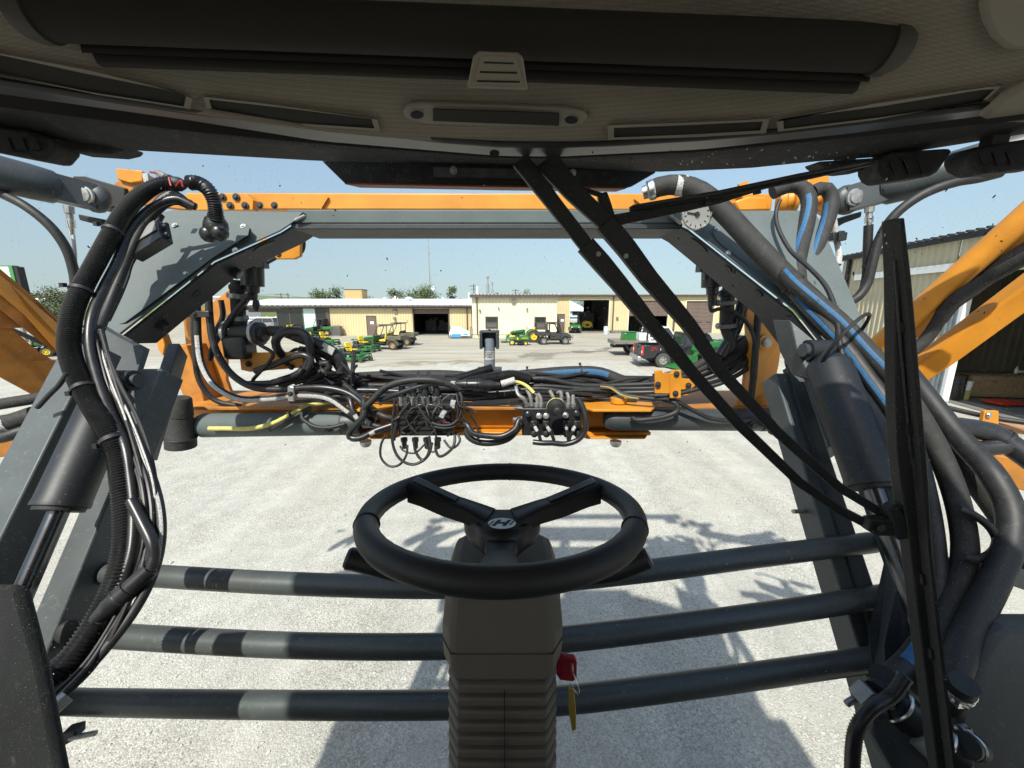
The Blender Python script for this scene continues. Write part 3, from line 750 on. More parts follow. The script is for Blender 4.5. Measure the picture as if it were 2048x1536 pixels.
tree_px('yard_tree', 'bushy olive tree beyond the parked cars on the dealer sign side', 104, 583, 58, 62, M['leaf_b'], 2600, 'trees on the dealer sign side', cr0=.12)
tree_px('yard_tree', 'dark tree half hidden under the boom near the dealer sign', 44, 603, 30, 75, M['leaf_a'], 1100, 'trees on the dealer sign side', cr0=.1)
tree_px('bay_tree', 'green tree behind the pale blue house seen through the garage bay', 1166, 596, 40, 125, M['leaf_a'], 700, TG)
for i, (x, yt, wp, lab) in enumerate(((46, 590, 26, 'outermost dark tree on the hill crest beside the dealer sign'), (66, 588, 30, 'middle dark tree on the hill crest beside the dealer sign'), (86, 592, 24, 'crest tree directly above the bushy olive tree'), (124, 589, 34, 'crest tree nearest the corrugated hose bundle'))):
    Yh = 330; z = at(x, yt, Yh).z; gz = 5.0
    tree('crest_tree', lab, (Xp(x, 600, Yh), Yh, gz), z - gz, px(x, 600, Yh, wp), M['leaf_b'], 420, group='trees along the hill crest', cr0=.05, lf=.9)
# lattice mast
mt = thing('lattice_mast', 'tall thin lattice radio mast behind the low white roof', 'mast', (Xp(862, 600, 92), 92, 0))
mp = V3(mt.location); zt = at(862, 489, 92).z; w = MB(); r0 = .30
tri = [V3((math.cos(a), math.sin(a), 0)) * r0 for a in (0.4, 2.5, 4.6)]
for i, t_ in enumerate(tri): w.cyl(mp + t_, mp + t_ * .35 + V3((0, 0, zt)), .05, .03, 5)
w.build('mast_leg', M['galv'], mt)
w = MB(); z = .3; k_ = 0
while z < zt - .5:
    f0, f1 = 1 - .65 * z / zt, 1 - .65 * (z + .5) / zt
    for i in range(3):
        a, c = tri[i], tri[(i + 1) % 3]
        w.cyl(mp + a * f0 + V3((0, 0, z)), mp + c * f1 + V3((0, 0, z + .5)), .022, n=4); w.cyl(mp + a * f0 + V3((0, 0, z)), mp + c * f0 + V3((0, 0, z)), .022, n=4)
    z += .5
w.build('mast_lattice', M['galv'], mt)
w = MB(); w.lathe(mp + V3((.5, -.3, at(862, 577, 92).z)), (.3, -1, 0), [(0, .1), (.05, .4), (.1, .5)], 14); w.build('dish_antenna', M['white_paint'], mt)
w = MB(); w.cyl(mp + V3((0, 0, zt)), mp + V3((0, 0, zt + 1.4)), .025, n=5); w.build('whip_antenna', M['galv'], mt)
# utility poles
PG = 'utility poles beyond the buildings'
def pole(label, x, yt, Y, arm=2.2):
    b = V3((Xp(x, 600, Y), Y, 0)); zt = at(x, yt, Y).z
    t = thing('utility_pole', label, 'pole', tuple(b), group=PG)
    w = MB(); w.cyl(b, b + V3((0, 0, zt)), .16, .11, 8); w.build('pole_shaft', M['bark'], t)
    w = MB(); w.box(b + V3((0, -.15, zt - .5)), (arm, .12, .14)); w.box(b + V3((0, -.15, zt - 1.2)), (arm * .7, .12, .12)); w.build('crossarm', M['bark'], t)
    w = MB()
    for dx in (-.45, -.2, .2, .45): w.cyl(b + V3((dx * arm, -.15, zt - .42)), b + V3((dx * arm, -.15, zt - .2)), .05, n=6)
    w.build('insulator', M['galv'], t)
    return b + V3((0, 0, zt - .3))
pa = pole('utility pole with crossarm behind the cream block roof corner', 948, 568, 95)
pb = pole('short utility pole above the cream roof centre', 1031, 578, 120)
pc = pole('utility pole with wide crossarm over the showroom roof', 563, 586, 110, 3)
pd = pole('bare utility pole close beside the wide crossarm one', 577, 586, 112, .8)
pe = pole('small utility pole between the block stack and the sparse tree', 739, 591, 125, 3)
for a, c, lab in ((pc, pe, 'thin overhead wire sagging from the showroom pole towards the block stack'), (pd - V3((60, 0, -2)), pc, 'thin overhead wire crossing the sky above the showroom roof')):
    w = MB(); pts = [a.lerp(c, i / 14) - V3((0, 0, 1.2 * (1 - (2 * i / 14 - 1) ** 2))) for i in range(15)]; w.tube(pts, .03, 5); tag(w.build('overhead_wire', M['black']), lab, 'wire', 'overhead wires')
# dealer sign
Ys = 36.0
sg = thing('dealer_sign', 'tall white and green dealer sign with a yellow deer emblem', 'sign', tuple(V3((Xp(-20, 600, Ys), Ys, 0))))
A, B = at(-70, 588, Ys), at(24, 533, Ys)
M['sign_green'] = pm('sign_green', (0.05, 0.22, 0.07), .4); M['sign_yellow'] = pm('sign_yellow', (0.75, 0.62, .06), .4)
w = MB(); w.boxr((A.x, Ys, A.z), (B.x - .35, Ys + .5, B.z)); w.build('panel', M['white_paint'], sg)
w = MB(); w.boxr((B.x - .345, Ys - .02, A.z), (B.x, Ys + .52, B.z)); w.boxr((A.x, Ys - .02, B.z + .003), (B.x, Ys + .52, B.z + .1)); w.build('edge_trim', M['sign_green'], sg)
w = MB(); w.boxr((B.x + .003, Ys + .05, A.z), (B.x + .35, Ys + .6, B.z)); w.build('side_frame', M['black'], sg)
w = MB()
for dx in (-2.6, -.9): w.boxr((B.x + dx, Ys + .15, 0), (B.x + dx + .25, Ys + .4, A.z))
w.build('sign_post', M['galv'], sg)
def shield(mb, c, r, Yf, th): mb.prism([V3((c.x + r * x, Yf, c.z + r * z)) for x, z in ((-.8, .95), (.8, .95), (1, .75), (.95, -.6), (.7, -.95), (-.7, -.95), (-.95, -.6), (-1, .75))], (0, th, 0))
cc = at(-5, 562, Ys)
w = MB(); shield(w, cc, .74, Ys - .03, .028); w.build('emblem_border', M['sign_yellow'], sg)
w = MB(); shield(w, cc, .66, Ys - .045, .013); w.build('emblem_field', M['sign_green'], sg)
DEER = ((-.75, -.1), (-.3, .12), (.1, .05), (.35, .3), (.3, .62), (.45, .5), (.55, .72), (.55, .42), (.78, .28), (.62, .2), (.5, .1), (.42, -.12), (.75, -.4), (.4, -.22), (.1, -.2), (-.25, -.16), (-.5, -.5), (-.75, -.62), (-.55, -.35), (-.55, -.15))
w = MB(); w.prism([V3((cc.x + .58 * a, Ys - .058, cc.z + .58 * b)) for a, b in DEER], (0, .012, 0)); w.build('deer_emblem', M['sign_yellow'], sg)
# white rail fence and far white building beside the showroom
fn = thing('rail_fence', 'white three-rail fence beside the showroom windows', 'fence', tuple(V3((Xp(530, 635, 60), 60, 0))))
for z in (.55, 1.0, 1.45):
    w = MB(); w.boxr((Xp(440, 635, 60), 60, z), (Xp(556, 635, 60), 60.06, z + .22)); w.build('rail', M['white_paint'], fn)
for i in range(7):
    w = MB(); x = Xp(442 + i * 18, 635, 60); w.boxr((x, 60.07, 0), (x + .15, 60.2, 1.75)); w.build('post', M['white_paint'], fn)
wb = thing('white_shed', 'plain white shed behind the plumbing at the showroom end', 'building', tuple(V3((Xp(455, 630, 66), 66, 0))))
w = MB(); a, c = Xp(418, 630, 66), Xp(476, 630, 66); zt = at(450, 595, 66).z; w.boxr((a, 66, 0), (c, 72, zt)); w.build('wall', M['white_paint'], wb)
w = MB(); w.boxr((a - .3, 65.6, zt + .003), (c + .3, 72.3, zt + .25)); w.build('roof', M['white_roof'], wb)
w = MB(); w.boxr((a + 2.7, 65.93, .2), (a + 4.0, 65.99, 2.5)); w.build('door', M['grey_unit'], wb)
fh = thing('farmhouse', 'low white farmhouse on the grassy hill beside the dealer sign', 'house', (Xp(68, 605, 260), 260, 0))
a, c = Xp(52, 605, 260), Xp(82, 605, 260); z0 = at(60, 606, 260).z - 2.5; w = MB(); w.boxr((a, 260, z0 - 5), (c, 268, z0 + 3)); w.build('wall', M['white_paint'], fh)
w = MB(); w.prism([(a - .5, 259.5, z0 + 3), (c + .5, 259.5, z0 + 3), (c + .5, 264, z0 + 5.5), (a - .5, 264, z0 + 5.5)], (0, .2, .2)); w.prism([(a - .5, 268.5, z0 + 3), (c + .5, 268.5, z0 + 3), (c + .5, 264.3, z0 + 5.5), (a - .5, 264.3, z0 + 5.5)], (0, .2, .2)); w.build('roof', M['white_roof'], fh)
# air conditioning unit
ac = thing('condenser_unit', 'grey boxy condenser unit against the yellow wall by the showroom', 'air conditioner', tuple(gnd(674, 672)))
p = V3(ac.location); w = MB(); w.box(p + V3((0, 0, .6)), (1.05, .9, 1.0)); w.build('cabinet', M['grey_unit'], ac, bev=.03)
w = MB(); w.lathe(p + V3((0, 0, 1.1)), (0, 0, 1), [(0, .42), (.05, .40), (.06, .1)], 16); w.build('fan_guard', M['black'], ac)
w = MB()
for i in range(9): w.box(p + V3((0, -.455, .2 + i * .1)), (.9, .01, .04))
w.build('louvre', M['black'], ac)
w = MB(); w.box(p + V3((0, 0, .05)), (1.3, 1.1, .1)); w.build('pad', M['shopfloor'], ac)
# tarpaulin heap on a pallet
tp = gnd(921, 676); th = thing('tarp_pallet', 'pallet of goods under a crumpled white tarp with blue wrap beside the cream wall', 'pallet', tuple(tp))
w = MB(); rings = []
for i in range(15):
    t = i / 14; ring = []
    for j in range(13):
        u = j / 12 * 2 - 1; hgt = .78 + .30 * math.sin(t * 3.0 + .6) - .25 * t + .14 * R.uniform(-1, 1)
        ring.append(tp + V3(((t - .5) * 2.2, u * .7, .15 + hgt * (1 - abs(u) ** 3 * .75) * (1 if 0 < i < 14 else .5) + .04 * R.uniform(-1, 1))))
    rings.append(ring)
w.ringsurf(rings, False, False, False); w.build('tarp', M['white_paint'], th)
w = MB(); w.box(tp + V3((-.35, -.66, .3)), (.95, .12, .36)); w.box(tp + V3((.6, -.62, .38)), (.5, .12, .3)); w.build('wrapped_goods', pm('blue_wrap', (.05, .28, .62), .4), th)
for dx in (-1.15, 1.15):
    w = MB(); w.tube([tp + V3((dx, -.65, .1)), tp + V3((dx, -.65, 1.15)), tp + V3((dx, .65, 1.15)), tp + V3((dx, .65, .1))], .03, 6); w.build('rack_hoop', M['black'], th)
w = MB()
for i in range(5): w.box(tp + V3((0, -.6 + i * .3, .11)), (2.4, .14, .03))
for i in range(3): w.box(tp + V3((-1 + i, 0, .05)), (.1, 1.3, .09))
w.build('pallet_deck', M['osb'], th)
# white drum by the garage bay
tb = gnd(1212, 669); t = thing('white_barrel', 'pale plastic barrel at the edge of the open garage bay', 'barrel', tuple(tb))
w = MB(); w.lathe(tb, (0, 0, 1), [(0, .27), (.03, .3), (.3, .3), (.32, .31), (.6, .31), (.62, .3), (.9, .3), (.95, .26)], 16); w.build('drum_body', pm('pale_plastic', (.50, .56, .60), .4), t)
w = MB(); w.torus(tb + V3((0, 0, .95)), (0, 0, 1), .26, .02, 20, 6); w.build('drum_rim', M['galv'], t)
# ================================================================== VEHICLES IN THE YARD
M['jd_green'] = pm('green_machine_paint', (0.025, 0.145, 0.035), 0.35, var=0.08, vs=3, dust=.15, ds=15)
M['jd_yellow'] = pm('yellow_machine_paint', (0.72, 0.52, 0.02), 0.4, var=0.06)
M['olive'] = pm('olive_drab_camo', (0.115, 0.11, 0.07), 0.6, var=0.35, vs=5)
M['charcoal'] = pm('charcoal_plastic', (0.035, 0.036, 0.036), 0.55, var=0.2, vs=5)
M['tyre'] = pm('dusty_tyre', (0.055, 0.052, 0.048), 0.9, var=0.3, vs=14)
M['tan_rim'] = pm('tan_wheel_rim', (0.42, 0.27, 0.12), 0.5)
M['silver_rim'] = pm('silver_wheel_rim', (0.45, 0.45, 0.44), 0.35, .7)
M['cargo_wood'] = pm('weathered_flatbed_deck', (0.20, 0.165, 0.115), .8, var=.3, vs=6)
M['lens_red'] = pm('red_tail_lens', (0.55, 0.015, 0.015), .2)
M['auto_glass'] = pm('vehicle_glass', (0.02, 0.026, 0.028), .05, var=.1, spec=.7)
M['black_paint'] = pm('black_car_paint', (0.010, 0.011, 0.015), .16, var=.1, coat=.6)
M['white_car'] = pm('white_car_paint', (0.72, 0.72, 0.71), .22, var=.04, coat=.4)
M['bumper'] = pm('dull_chrome_bumper', (0.50, 0.50, 0.48), .3, .8, var=.15, vs=6)
def wheel(par, x, y, r, wd_, rim, treads=0, spokes=0):
    w = MB(); s = 1 if y > 0 else -1
    w.lathe((x, y - s * wd_ / 2, r), (0, s, 0), [(0, r * .55), (.0, r * .8), (wd_ * .12, r * .97), (wd_ * .5, r), (wd_ * .88, r * .97), (wd_, r * .8), (wd_ * .97, r * .55)], 24, 0, False)
    if treads:
        for i in range(treads):
            a = 2 * math.pi * i / treads; c = V3((x + math.cos(a) * r * .99, y, r + math.sin(a) * r * .99))
            w.box(c, (r * .07, wd_ * .96, r * .10), Matrix.Rotation(-a + math.pi / 2, 3, 'Y') @ Matrix.Rotation(.25, 3, 'Z'))
    o = w.build('wheel', M['tyre'], par, True)
    w = MB(); w.lathe((x, y - s * wd_ * .3, r), (0, s, 0), [(0, r * .56), (wd_ * .74, r * .56), (wd_ * .76, r * .50), (wd_ * .58, r * .42), (wd_ * .6, r * .18), (wd_ * .74, r * .16), (wd_ * .75, r * .03)], 20)
    for i in range(spokes):
        a = 2 * math.pi * i / spokes; w.ball((x + math.cos(a) * r * .3, y + s * wd_ * .33, r + math.sin(a) * r * .3), r * .07, 6, mi=1)
    w.build('rim', [rim, M['black']], o, True)
    return o
def tubes(par, name, mat, paths, r, n=6):
    w = MB()
    for p in paths: w.tube([V3(q) for q in p], r, n)
    return w.build(name, mat, par, True)
def utv(label, loc, rz, body, trim, seat, rim, roof=True, cab=False, group='utility vehicles parked in the yard', length=3.0, hoodcol=None):
    t = thing('utility_vehicle', label, 'utility vehicle', tuple(loc), rz, group)
    L = length / 2
    for sx in (L * .64, -L * .60):
        for sy in (.58, -.58): wheel(t, sx, sy, .33, .24, rim, 14, 5)
    w = MB(); w.box((0, 0, .42), (length * .80, .9, .16)); w.box((.15, 0, .52), (1.0, 1.3, .06)); w.build('chassis', M['charcoal'], t, True)
    w = MB(); w.prism([(L * .36, -.62, .55), (L * .98, -.55, .55), (L * .99, -.5, .80), (L * .78, -.5, .98), (L * .36, -.55, 1.08)], (0, 1.2, 0)); h = w.build('hood', hoodcol or body, t, True, bev=.04)
    w = MB()
    for sy in (.42, -.42): w.cyl((L * .985, sy, .76), (L * 1.0, sy, .76), .08, n=10)
    w.build('headlight', M['white_paint'], h, True)
    w = MB(); w.box((L * 1.0, 0, .62), (.06, .9, .16)); w.tube([(L * 1.05, -.45, .45), (L * 1.1, -.4, .75), (L * 1.1, .4, .75), (L * 1.05, .45, .45)], .025, 6); w.build('front_guard', M['black'], t, True)
    w = MB()
    for sx in (L * .64, -L * .60):
        for sy in (.6, -.6):
            w.prism([(sx + .46 * math.cos(a), sy - .16, .36 + .44 * math.sin(a)) for a in [math.pi * i / 8 for i in range(9)]] + [(sx - .40, sy - .16, .40)] + [(sx + .40 * math.cos(a), sy - .16, .36 + .38 * math.sin(a)) for a in [math.pi - math.pi * i / 8 for i in range(9)]], (0, .32, 0))
    w.build('fender', trim, t, True)
    w = MB(); w.box((-L * .62, 0, .80), (length * .40, 1.25, .05))
    for sy in (.61, -.61): w.box((-L * .62, sy, .95), (length * .40, .05, .26))
    w.box((-L * 1.0, 0, .95), (.05, 1.27, .26)); w.box((-L * .22, 0, .98), (.05, 1.27, .32)); w.build('cargo_bed', body, t, True, bev=.015)
    w = MB(); w.box((-.12, 0, .72), (.5, 1.25, .14)); w.beam((-.36, -.4, .78), (-.46, -.4, 1.25), .5, .1, up=(1, 0, 0)); w.beam((-.36, .4, .78), (-.46, .4, 1.25), .5, .1, up=(1, 0, 0)); w.build('seat', seat, t, True, bev=.03)
    w = MB(); w.cyl((L * .42, .3, .95), (L * .26, .3, 1.08), .025, n=6); w.torus((L * .25, .3, 1.09), (-.7, 0, .7), .17, .018, 18, 6); w.build('steering_wheel', M['black'], t, True)
    if roof:
        pth = []
        for sy in (.6, -.6):
            pth += [[(L * .40, sy, .95), (L * .14, sy * .93, 1.78), (L * .0, sy * .92, 1.86)], [(L * 0, sy * .92, 1.86), (-L * .32, sy * .92, 1.86)], [(-L * .32, sy * .92, 1.86), (-L * .30, sy, .8)]]
        pth += [[(L * .1, .55, 1.8), (L * .1, -.55, 1.8)], [(-L * .32, .55, 1.86), (-L * .32, -.55, 1.86)], [(-L * .31, .57, 1.2), (-L * .31, -.57, 1.2)]]
        tubes(t, 'roll_cage', M['charcoal'], pth, .032)
        w = MB(); w.box((-L * .10, 0, 1.905), (length * .36, 1.22, .06)); w.build('roof', trim if not cab else M['charcoal'], t, True, bev=.03)
    if cab:
        for sy in (.62, -.62):
            w = MB(); w.prism([(L * .36, sy, .55), (L * .36, sy, 1.02), (-L * .24, sy, 1.02), (-L * .24, sy, .55)], (0, .04, 0)); d = w.build('door', body, t, True, bev=.015)
            tubes(d, 'door_frame', M['charcoal'], [[(L * .37, sy, 1.0), (L * .13, sy * .95, 1.78), (-L * .28, sy * .95, 1.8), (-L * .27, sy, 1.0)]], .045)
        w = MB(); w.add([(L * .39, .55, 1.05), (L * .39, -.55, 1.05), (L * .15, -.55, 1.76), (L * .15, .55, 1.76)], [(0, 1, 2, 3)]); w.build('windshield', M['clear'], t, True)
        w = MB(); w.box((-L * .40, 0, 1.40), (.03, 1.1, .75)); w.build('rear_panel', M['charcoal'], t, True)
    return t
cl = bpy.data.materials.new('clear_pane'); cl.use_nodes = True; _nt = cl.node_tree; _nt.nodes.remove(_nt.nodes['Principled BSDF'])
_tb = _nt.nodes.new('ShaderNodeBsdfTransparent'); _tb.inputs[0].default_value = (0.955, 0.97, 0.965, 1); _nt.links.new(_tb.outputs[0], _nt.nodes['Material Output'].inputs['Surface']); M['clear'] = cl
D2 = math.radians
def mid(xa, ya, xb, yb): return (gnd(xa, ya) + gnd(xb, yb)) / 2
# two olive utility vehicles by the brown door
pA = gnd(770, 698); utv('olive camouflage utility vehicle with yellow seat parked nearest the brown man door', pA, D2(172), M['olive'], M['olive'], M['jd_yellow'], M['tan_rim'], hoodcol=M['jd_green'], length=3.2)
pB = gnd(797, 690) ; utv('second olive utility vehicle with black seat tucked behind the yellow-seated one', pB, D2(176), M['olive'], M['charcoal'], M['black'], M['tan_rim'], length=3.2)
pC = gnd(642, 672); utv('dark green utility vehicle standing before the showroom glass', pC, D2(185), M['jd_green'], M['charcoal'], M['black'], M['jd_yellow'])
pD = gnd(1106, 688); utv('black cab utility vehicle with green door beside the compact tractor', pD, D2(4), M['charcoal'], M['charcoal'], M['black'], M['silver_rim'], cab=True, length=3.1)
pE = gnd(1149, 666); utv('green utility vehicle facing out of the open garage bay', pE + V3((0, .6, 0)), D2(-92), M['jd_green'], M['charcoal'], M['black'], M['silver_rim'])
pF = gnd(62, 716); utv('green utility vehicle with yellow wheels below the dealer sign', pF + V3((-.6, .5, 0)), D2(215), M['jd_green'], M['charcoal'], M['black'], M['jd_yellow'], roof=False)
pG = gnd(575, 672); utv('dark utility vehicle with a tall bed behind the plumbing hoses by the showroom', pG, D2(180), M['charcoal'], M['charcoal'], M['jd_yellow'], M['jd_yellow'], roof=False)
# zero-turn mowers
def zero_turn(label, loc, rz, seat=True):
    t = thing('ride_on_mower', label, 'mower', tuple(loc), rz, 'zero-turn mowers parked in the yard')
    for sy in (.45, -.45): wheel(t, -.55, sy, .29, .26, M['charcoal'], 12, 5)
    for sy in (.42, -.42):
        wheel(t, .85, sy, .16, .13, M['jd_green'])
        w = MB(); w.beam((.85, sy - .1, .16), (.85, sy - .1, .42), .03, .05, up=(1, 0, 0)); w.beam((.85, sy + .1, .16), (.85, sy + .1, .42), .03, .05, up=(1, 0, 0)); w.beam((.85, sy - .12, .42), (.85, sy + .12, .42), .06, .04); w.build('caster_fork', M['jd_green'], t, True)
    w = MB(); w.beam((-.9, -.33, .42), (.9, -.40, .46), .08, .1); w.beam((-.9, .33, .42), (.9, .40, .46), .08, .1); w.beam((.85, -.45, .46), (.85, .45, .46), .09, .08); w.build('frame', M['jd_green'], t, True)
    w = MB(); w.prism([(-.15, -.76, .14), (.55, -.70, .14), (.72, -.35, .14), (.72, .35, .14), (.55, .76, .14), (-.15, .70, .14)], (0, 0, .15)); w.cyl((.25, .35, .29), (.25, .35, .37), .13); w.cyl((.25, -.35, .29), (.25, -.35, .37), .13); w.cyl((.4, 0, .29), (.4, 0, .37), .13); w.build('mower_deck', M['jd_green'], t, True, bev=.03)
    w = MB(); w.box((-.25, 0, .52), (.75, .9, .14)); w.box((-.75, 0, .58), (.42, .62, .40)); w.build('body', M['charcoal'], t, True, bev=.04)
    w = MB(); w.box((-.15, 0, .68), (.50, .52, .12)); w.beam((-.38, 0, .68), (-.50, 0, 1.14), .5, .12, up=(1, 0, 0)); w.build('seat', M['jd_yellow'], t, True, bev=.05)
    w = MB(); w.box((-.18, .36, .86), (.34, .08, .05)); w.box((-.18, -.36, .86), (.34, .08, .05)); w.build('armrest', M['black'], t, True)
    tubes(t, 'control_lever', M['black'], [[(.15, .33, .6), (.22, .35, .95), (.12, .12, 1.0)], [(.15, -.33, .6), (.22, -.35, .95), (.12, -.12, 1.0)]], .018)
    tubes(t, 'roll_bar', M['jd_green'], [[(-.72, .38, .5), (-.8, .36, .95), (-1.05, .33, .86), (-1.05, -.33, .86), (-.8, -.36, .95), (-.72, -.38, .5)]], .03)
    w = MB(); w.box((-.25, .462, .54), (.5, .01, .04)); w.build('body_stripe', M['jd_yellow'], t, True)
    return t
zero_turn('green zero-turn mower with bright yellow seat nearest the lift frame hoses', gnd(710, 722), D2(-22))
zero_turn('second zero-turn mower with yellow seat in front of the olive utility vehicles', gnd(733, 703), D2(-18))
zero_turn('green zero-turn mower farther back beside the grey condenser unit', gnd(655, 690), D2(-10))
# compact tractor with front loader
def compact_tractor(label, loc, rz):
    t = thing('compact_tractor', label, 'tractor', tuple(loc), rz)
    for sy in (.62, -.62): wheel(t, -.75, sy, .56, .34, M['jd_yellow'], 18)
    for sy in (.55, -.55): wheel(t, .85, sy, .34, .22, M['jd_yellow'], 14)
    w = MB(); w.prism([(.0, -.30, .62), (1.25, -.27, .62), (1.30, -.25, .80), (1.18, -.25, 1.08), (0, -.3, 1.18)], (0, .58, 0)); w.build('hood', M['jd_green'], t, True, bev=.05)
    w = MB(); w.box((.1, 0, .55), (1.9, .42, .26)); w.box((-.7, 0, .7), (.8, .7, .5)); w.build('chassis', M['charcoal'], t, True)
    w = MB(); w.box((.7, .292, .98), (.8, .01, .07)); w.box((.7, -.312, .98), (.8, .01, .07)); w.build('hood_stripe', M['jd_yellow'], t, True)
    w = MB()
    for sy in (.62, -.62):
        w.prism([(-.75 + .66 * math.cos(a), sy - .2, .56 + .64 * math.sin(a)) for a in [.25 + 2.2 * i / 8 for i in range(9)]] + [(-.75 + .61 * math.cos(a), sy - .2, .56 + .59 * math.sin(a)) for a in [2.45 - 2.2 * i / 8 for i in range(9)]], (0, .4, 0))
    w.build('fender', M['jd_green'], t, True)
    w = MB(); w.box((-.6, 0, 1.0), (.45, .5, .12)); w.beam((-.82, 0, 1.0), (-.9, 0, 1.4), .46, .1, up=(1, 0, 0)); w.build('seat', M['jd_yellow'], t, True, bev=.04)
    w = MB(); w.cyl((-.02, 0, 1.1), (-.22, 0, 1.3), .025, n=6); w.torus((-.23, 0, 1.31), (-.6, 0, .8), .18, .02, 18, 6); w.build('steering_wheel', M['black'], t, True)
    w = MB()
    for sy in (.42, -.42): w.beam((.1, sy, 1.12), (1.2, sy, .95), .07, .12); w.beam((1.2, sy, .97), (1.75, sy, .42), .07, .12); w.beam((.2, sy, .5), (.12, sy, 1.15), .08, .1, up=(1, 0, 0))
    la = w.build('loader_arm', M['jd_green'], t, True)
    w = MB(); w.prism([(1.72, -.75, .12), (2.30, -.75, .06), (2.28, -.75, .10), (1.80, -.75, .20), (1.76, -.75, .62), (1.70, -.75, .62)], (0, 1.5, 0)); w.build('bucket', M['jd_green'], t, True)
    tubes(t, 'loader_cylinder', M['black'], [[(.3, .42, .75), (1.1, .42, .88)], [(.3, -.42, .75), (1.1, -.42, .88)]], .035)
    tubes(t, 'roll_bar', M['black'], [[(-.95, .5, .8), (-1.0, .5, 1.75), (-1.0, -.5, 1.75), (-.95, -.5, .8)]], .04)
    return t
compact_tractor('green compact tractor with raised loader bucket and large yellow rear wheels', gnd(1050, 684), D2(184))
def riding_mower(label, loc, rz):
    t = thing('lawn_tractor', label, 'mower', tuple(loc), rz)
    for sy in (.38, -.38): wheel(t, -.5, sy, .27, .24, M['jd_yellow'], 12)
    for sy in (.38, -.38): wheel(t, .68, sy, .19, .16, M['jd_yellow'])
    w = MB(); w.prism([(.12, -.28, .42), (.98, -.24, .40), (1.0, -.22, .62), (.85, -.22, .80), (.12, -.28, .90)], (0, .54, 0)); w.build('hood', M['jd_green'], t, True, bev=.05)
    w = MB(); w.box((.2, 0, .36), (1.6, .4, .14)); w.box((.02, 0, .40), (.5, .9, .05)); w.build('chassis', M['charcoal'], t, True)
    w = MB(); w.prism([(-.9, -.45, .50), (-.1, -.45, .50), (-.15, -.42, .68), (-.85, -.42, .68)], (0, .9, 0)); w.build('rear_fender', M['jd_green'], t, True, bev=.05)
    w = MB(); w.box((-.45, 0, .76), (.4, .42, .1)); w.beam((-.66, 0, .78), (-.72, 0, 1.05), .42, .08, up=(1, 0, 0)); w.build('seat', M['jd_yellow'], t, True, bev=.04)
    w = MB(); w.cyl((.1, 0, .85), (-.05, 0, 1.0), .02, n=6); w.torus((-.06, 0, 1.01), (-.6, 0, .8), .15, .018, 16, 6); w.build('steering_wheel', M['black'], t, True)
    w = MB(); w.prism([(-.05, -.6, .12), (.45, -.55, .12), (.5, -.3, .12), (.5, .3, .12), (.45, .6, .12), (-.05, .6, .12)], (0, 0, .14)); w.build('mower_deck', M['black'], t, True, bev=.02)
    w = MB(); w.box((.6, -.27, .62), (.5, .012, .05)); w.build('hood_stripe', M['jd_yellow'], t, True)
    return t
riding_mower('small green lawn tractor with yellow wheels in front of the compact tractor', gnd(1036, 690), D2(-3))
def truck_cab(t, col, x0, x1, wd_, zb, zs, zr, glass=True, rakef=.45, raker=.12):
    """cab with real window openings: pillars, roof, panes"""
    y = wd_ / 2; yi = y * .86
    w = MB(); w.prism([(x0, -y, zb), (x1, -y, zb), (x1, -y, zs), (x0, -y, zs)], (0, wd_, 0)); c = w.build('cab', col, t, True, bev=.05)
    w = MB()
    w.box(((x0 + raker + x1 - rakef) / 2, 0, zr), (x1 - rakef - x0 - raker, yi * 2, .09))
    for sy in (1, -1):
        w.beam((x1 - .03, sy * (y - .04), zs), (x1 - rakef, sy * (yi - .04), zr), .08, .08); w.beam((x0 + .04, sy * (y - .04), zs), (x0 + raker + .03, sy * (yi - .04), zr), .10, .10)
        xm = (x0 + x1) / 2 - .1; w.beam((xm, sy * (y - .03), zs), (xm, sy * (yi - .03), zr), .07, .10)
    w.build('roof', col, c, True, bev=.02)
    w = MB()
    for sy in (1, -1): w.add([(x0 + .1, sy * (y - .06), zs), (x1 - .06, sy * (y - .06), zs), (x1 - rakef, sy * (yi - .06), zr - .05), (x0 + raker + .05, sy * (yi - .06), zr - .05)], [(0, 1, 2, 3)])
    w.add([(x0 + .06, -y + .08, zs), (x0 + .06, y - .08, zs), (x0 + raker, yi - .08, zr - .05), (x0 + raker, -yi + .08, zr - .05)], [(0, 1, 2, 3)])
    w.add([(x1 - .05, -y + .08, zs), (x1 - .05, y - .08, zs), (x1 - rakef, yi - .08, zr - .05), (x1 - rakef, -yi + .08, zr - .05)], [(0, 1, 2, 3)])
    w.build('window', M['auto_glass'], c, True)
    for sx in ((x0 + .12, (x0 + x1) / 2 - .12), ((x0 + x1) / 2 - .08, x1 - .12)):
        for sy in (1, -1):
            w = MB(); w.box(((sx[0] + sx[1]) / 2, sy * (y + .004), (zb + zs) / 2 + .04), (sx[1] - sx[0], .012, zs - zb - .14)); d = w.build('door', col, c, True, bev=.02)
            w = MB(); w.box((sx[0] + .14, sy * (y + .02), zs - .16), (.2, .03, .05)); w.build('handle', M['black'], c, True)
    return c
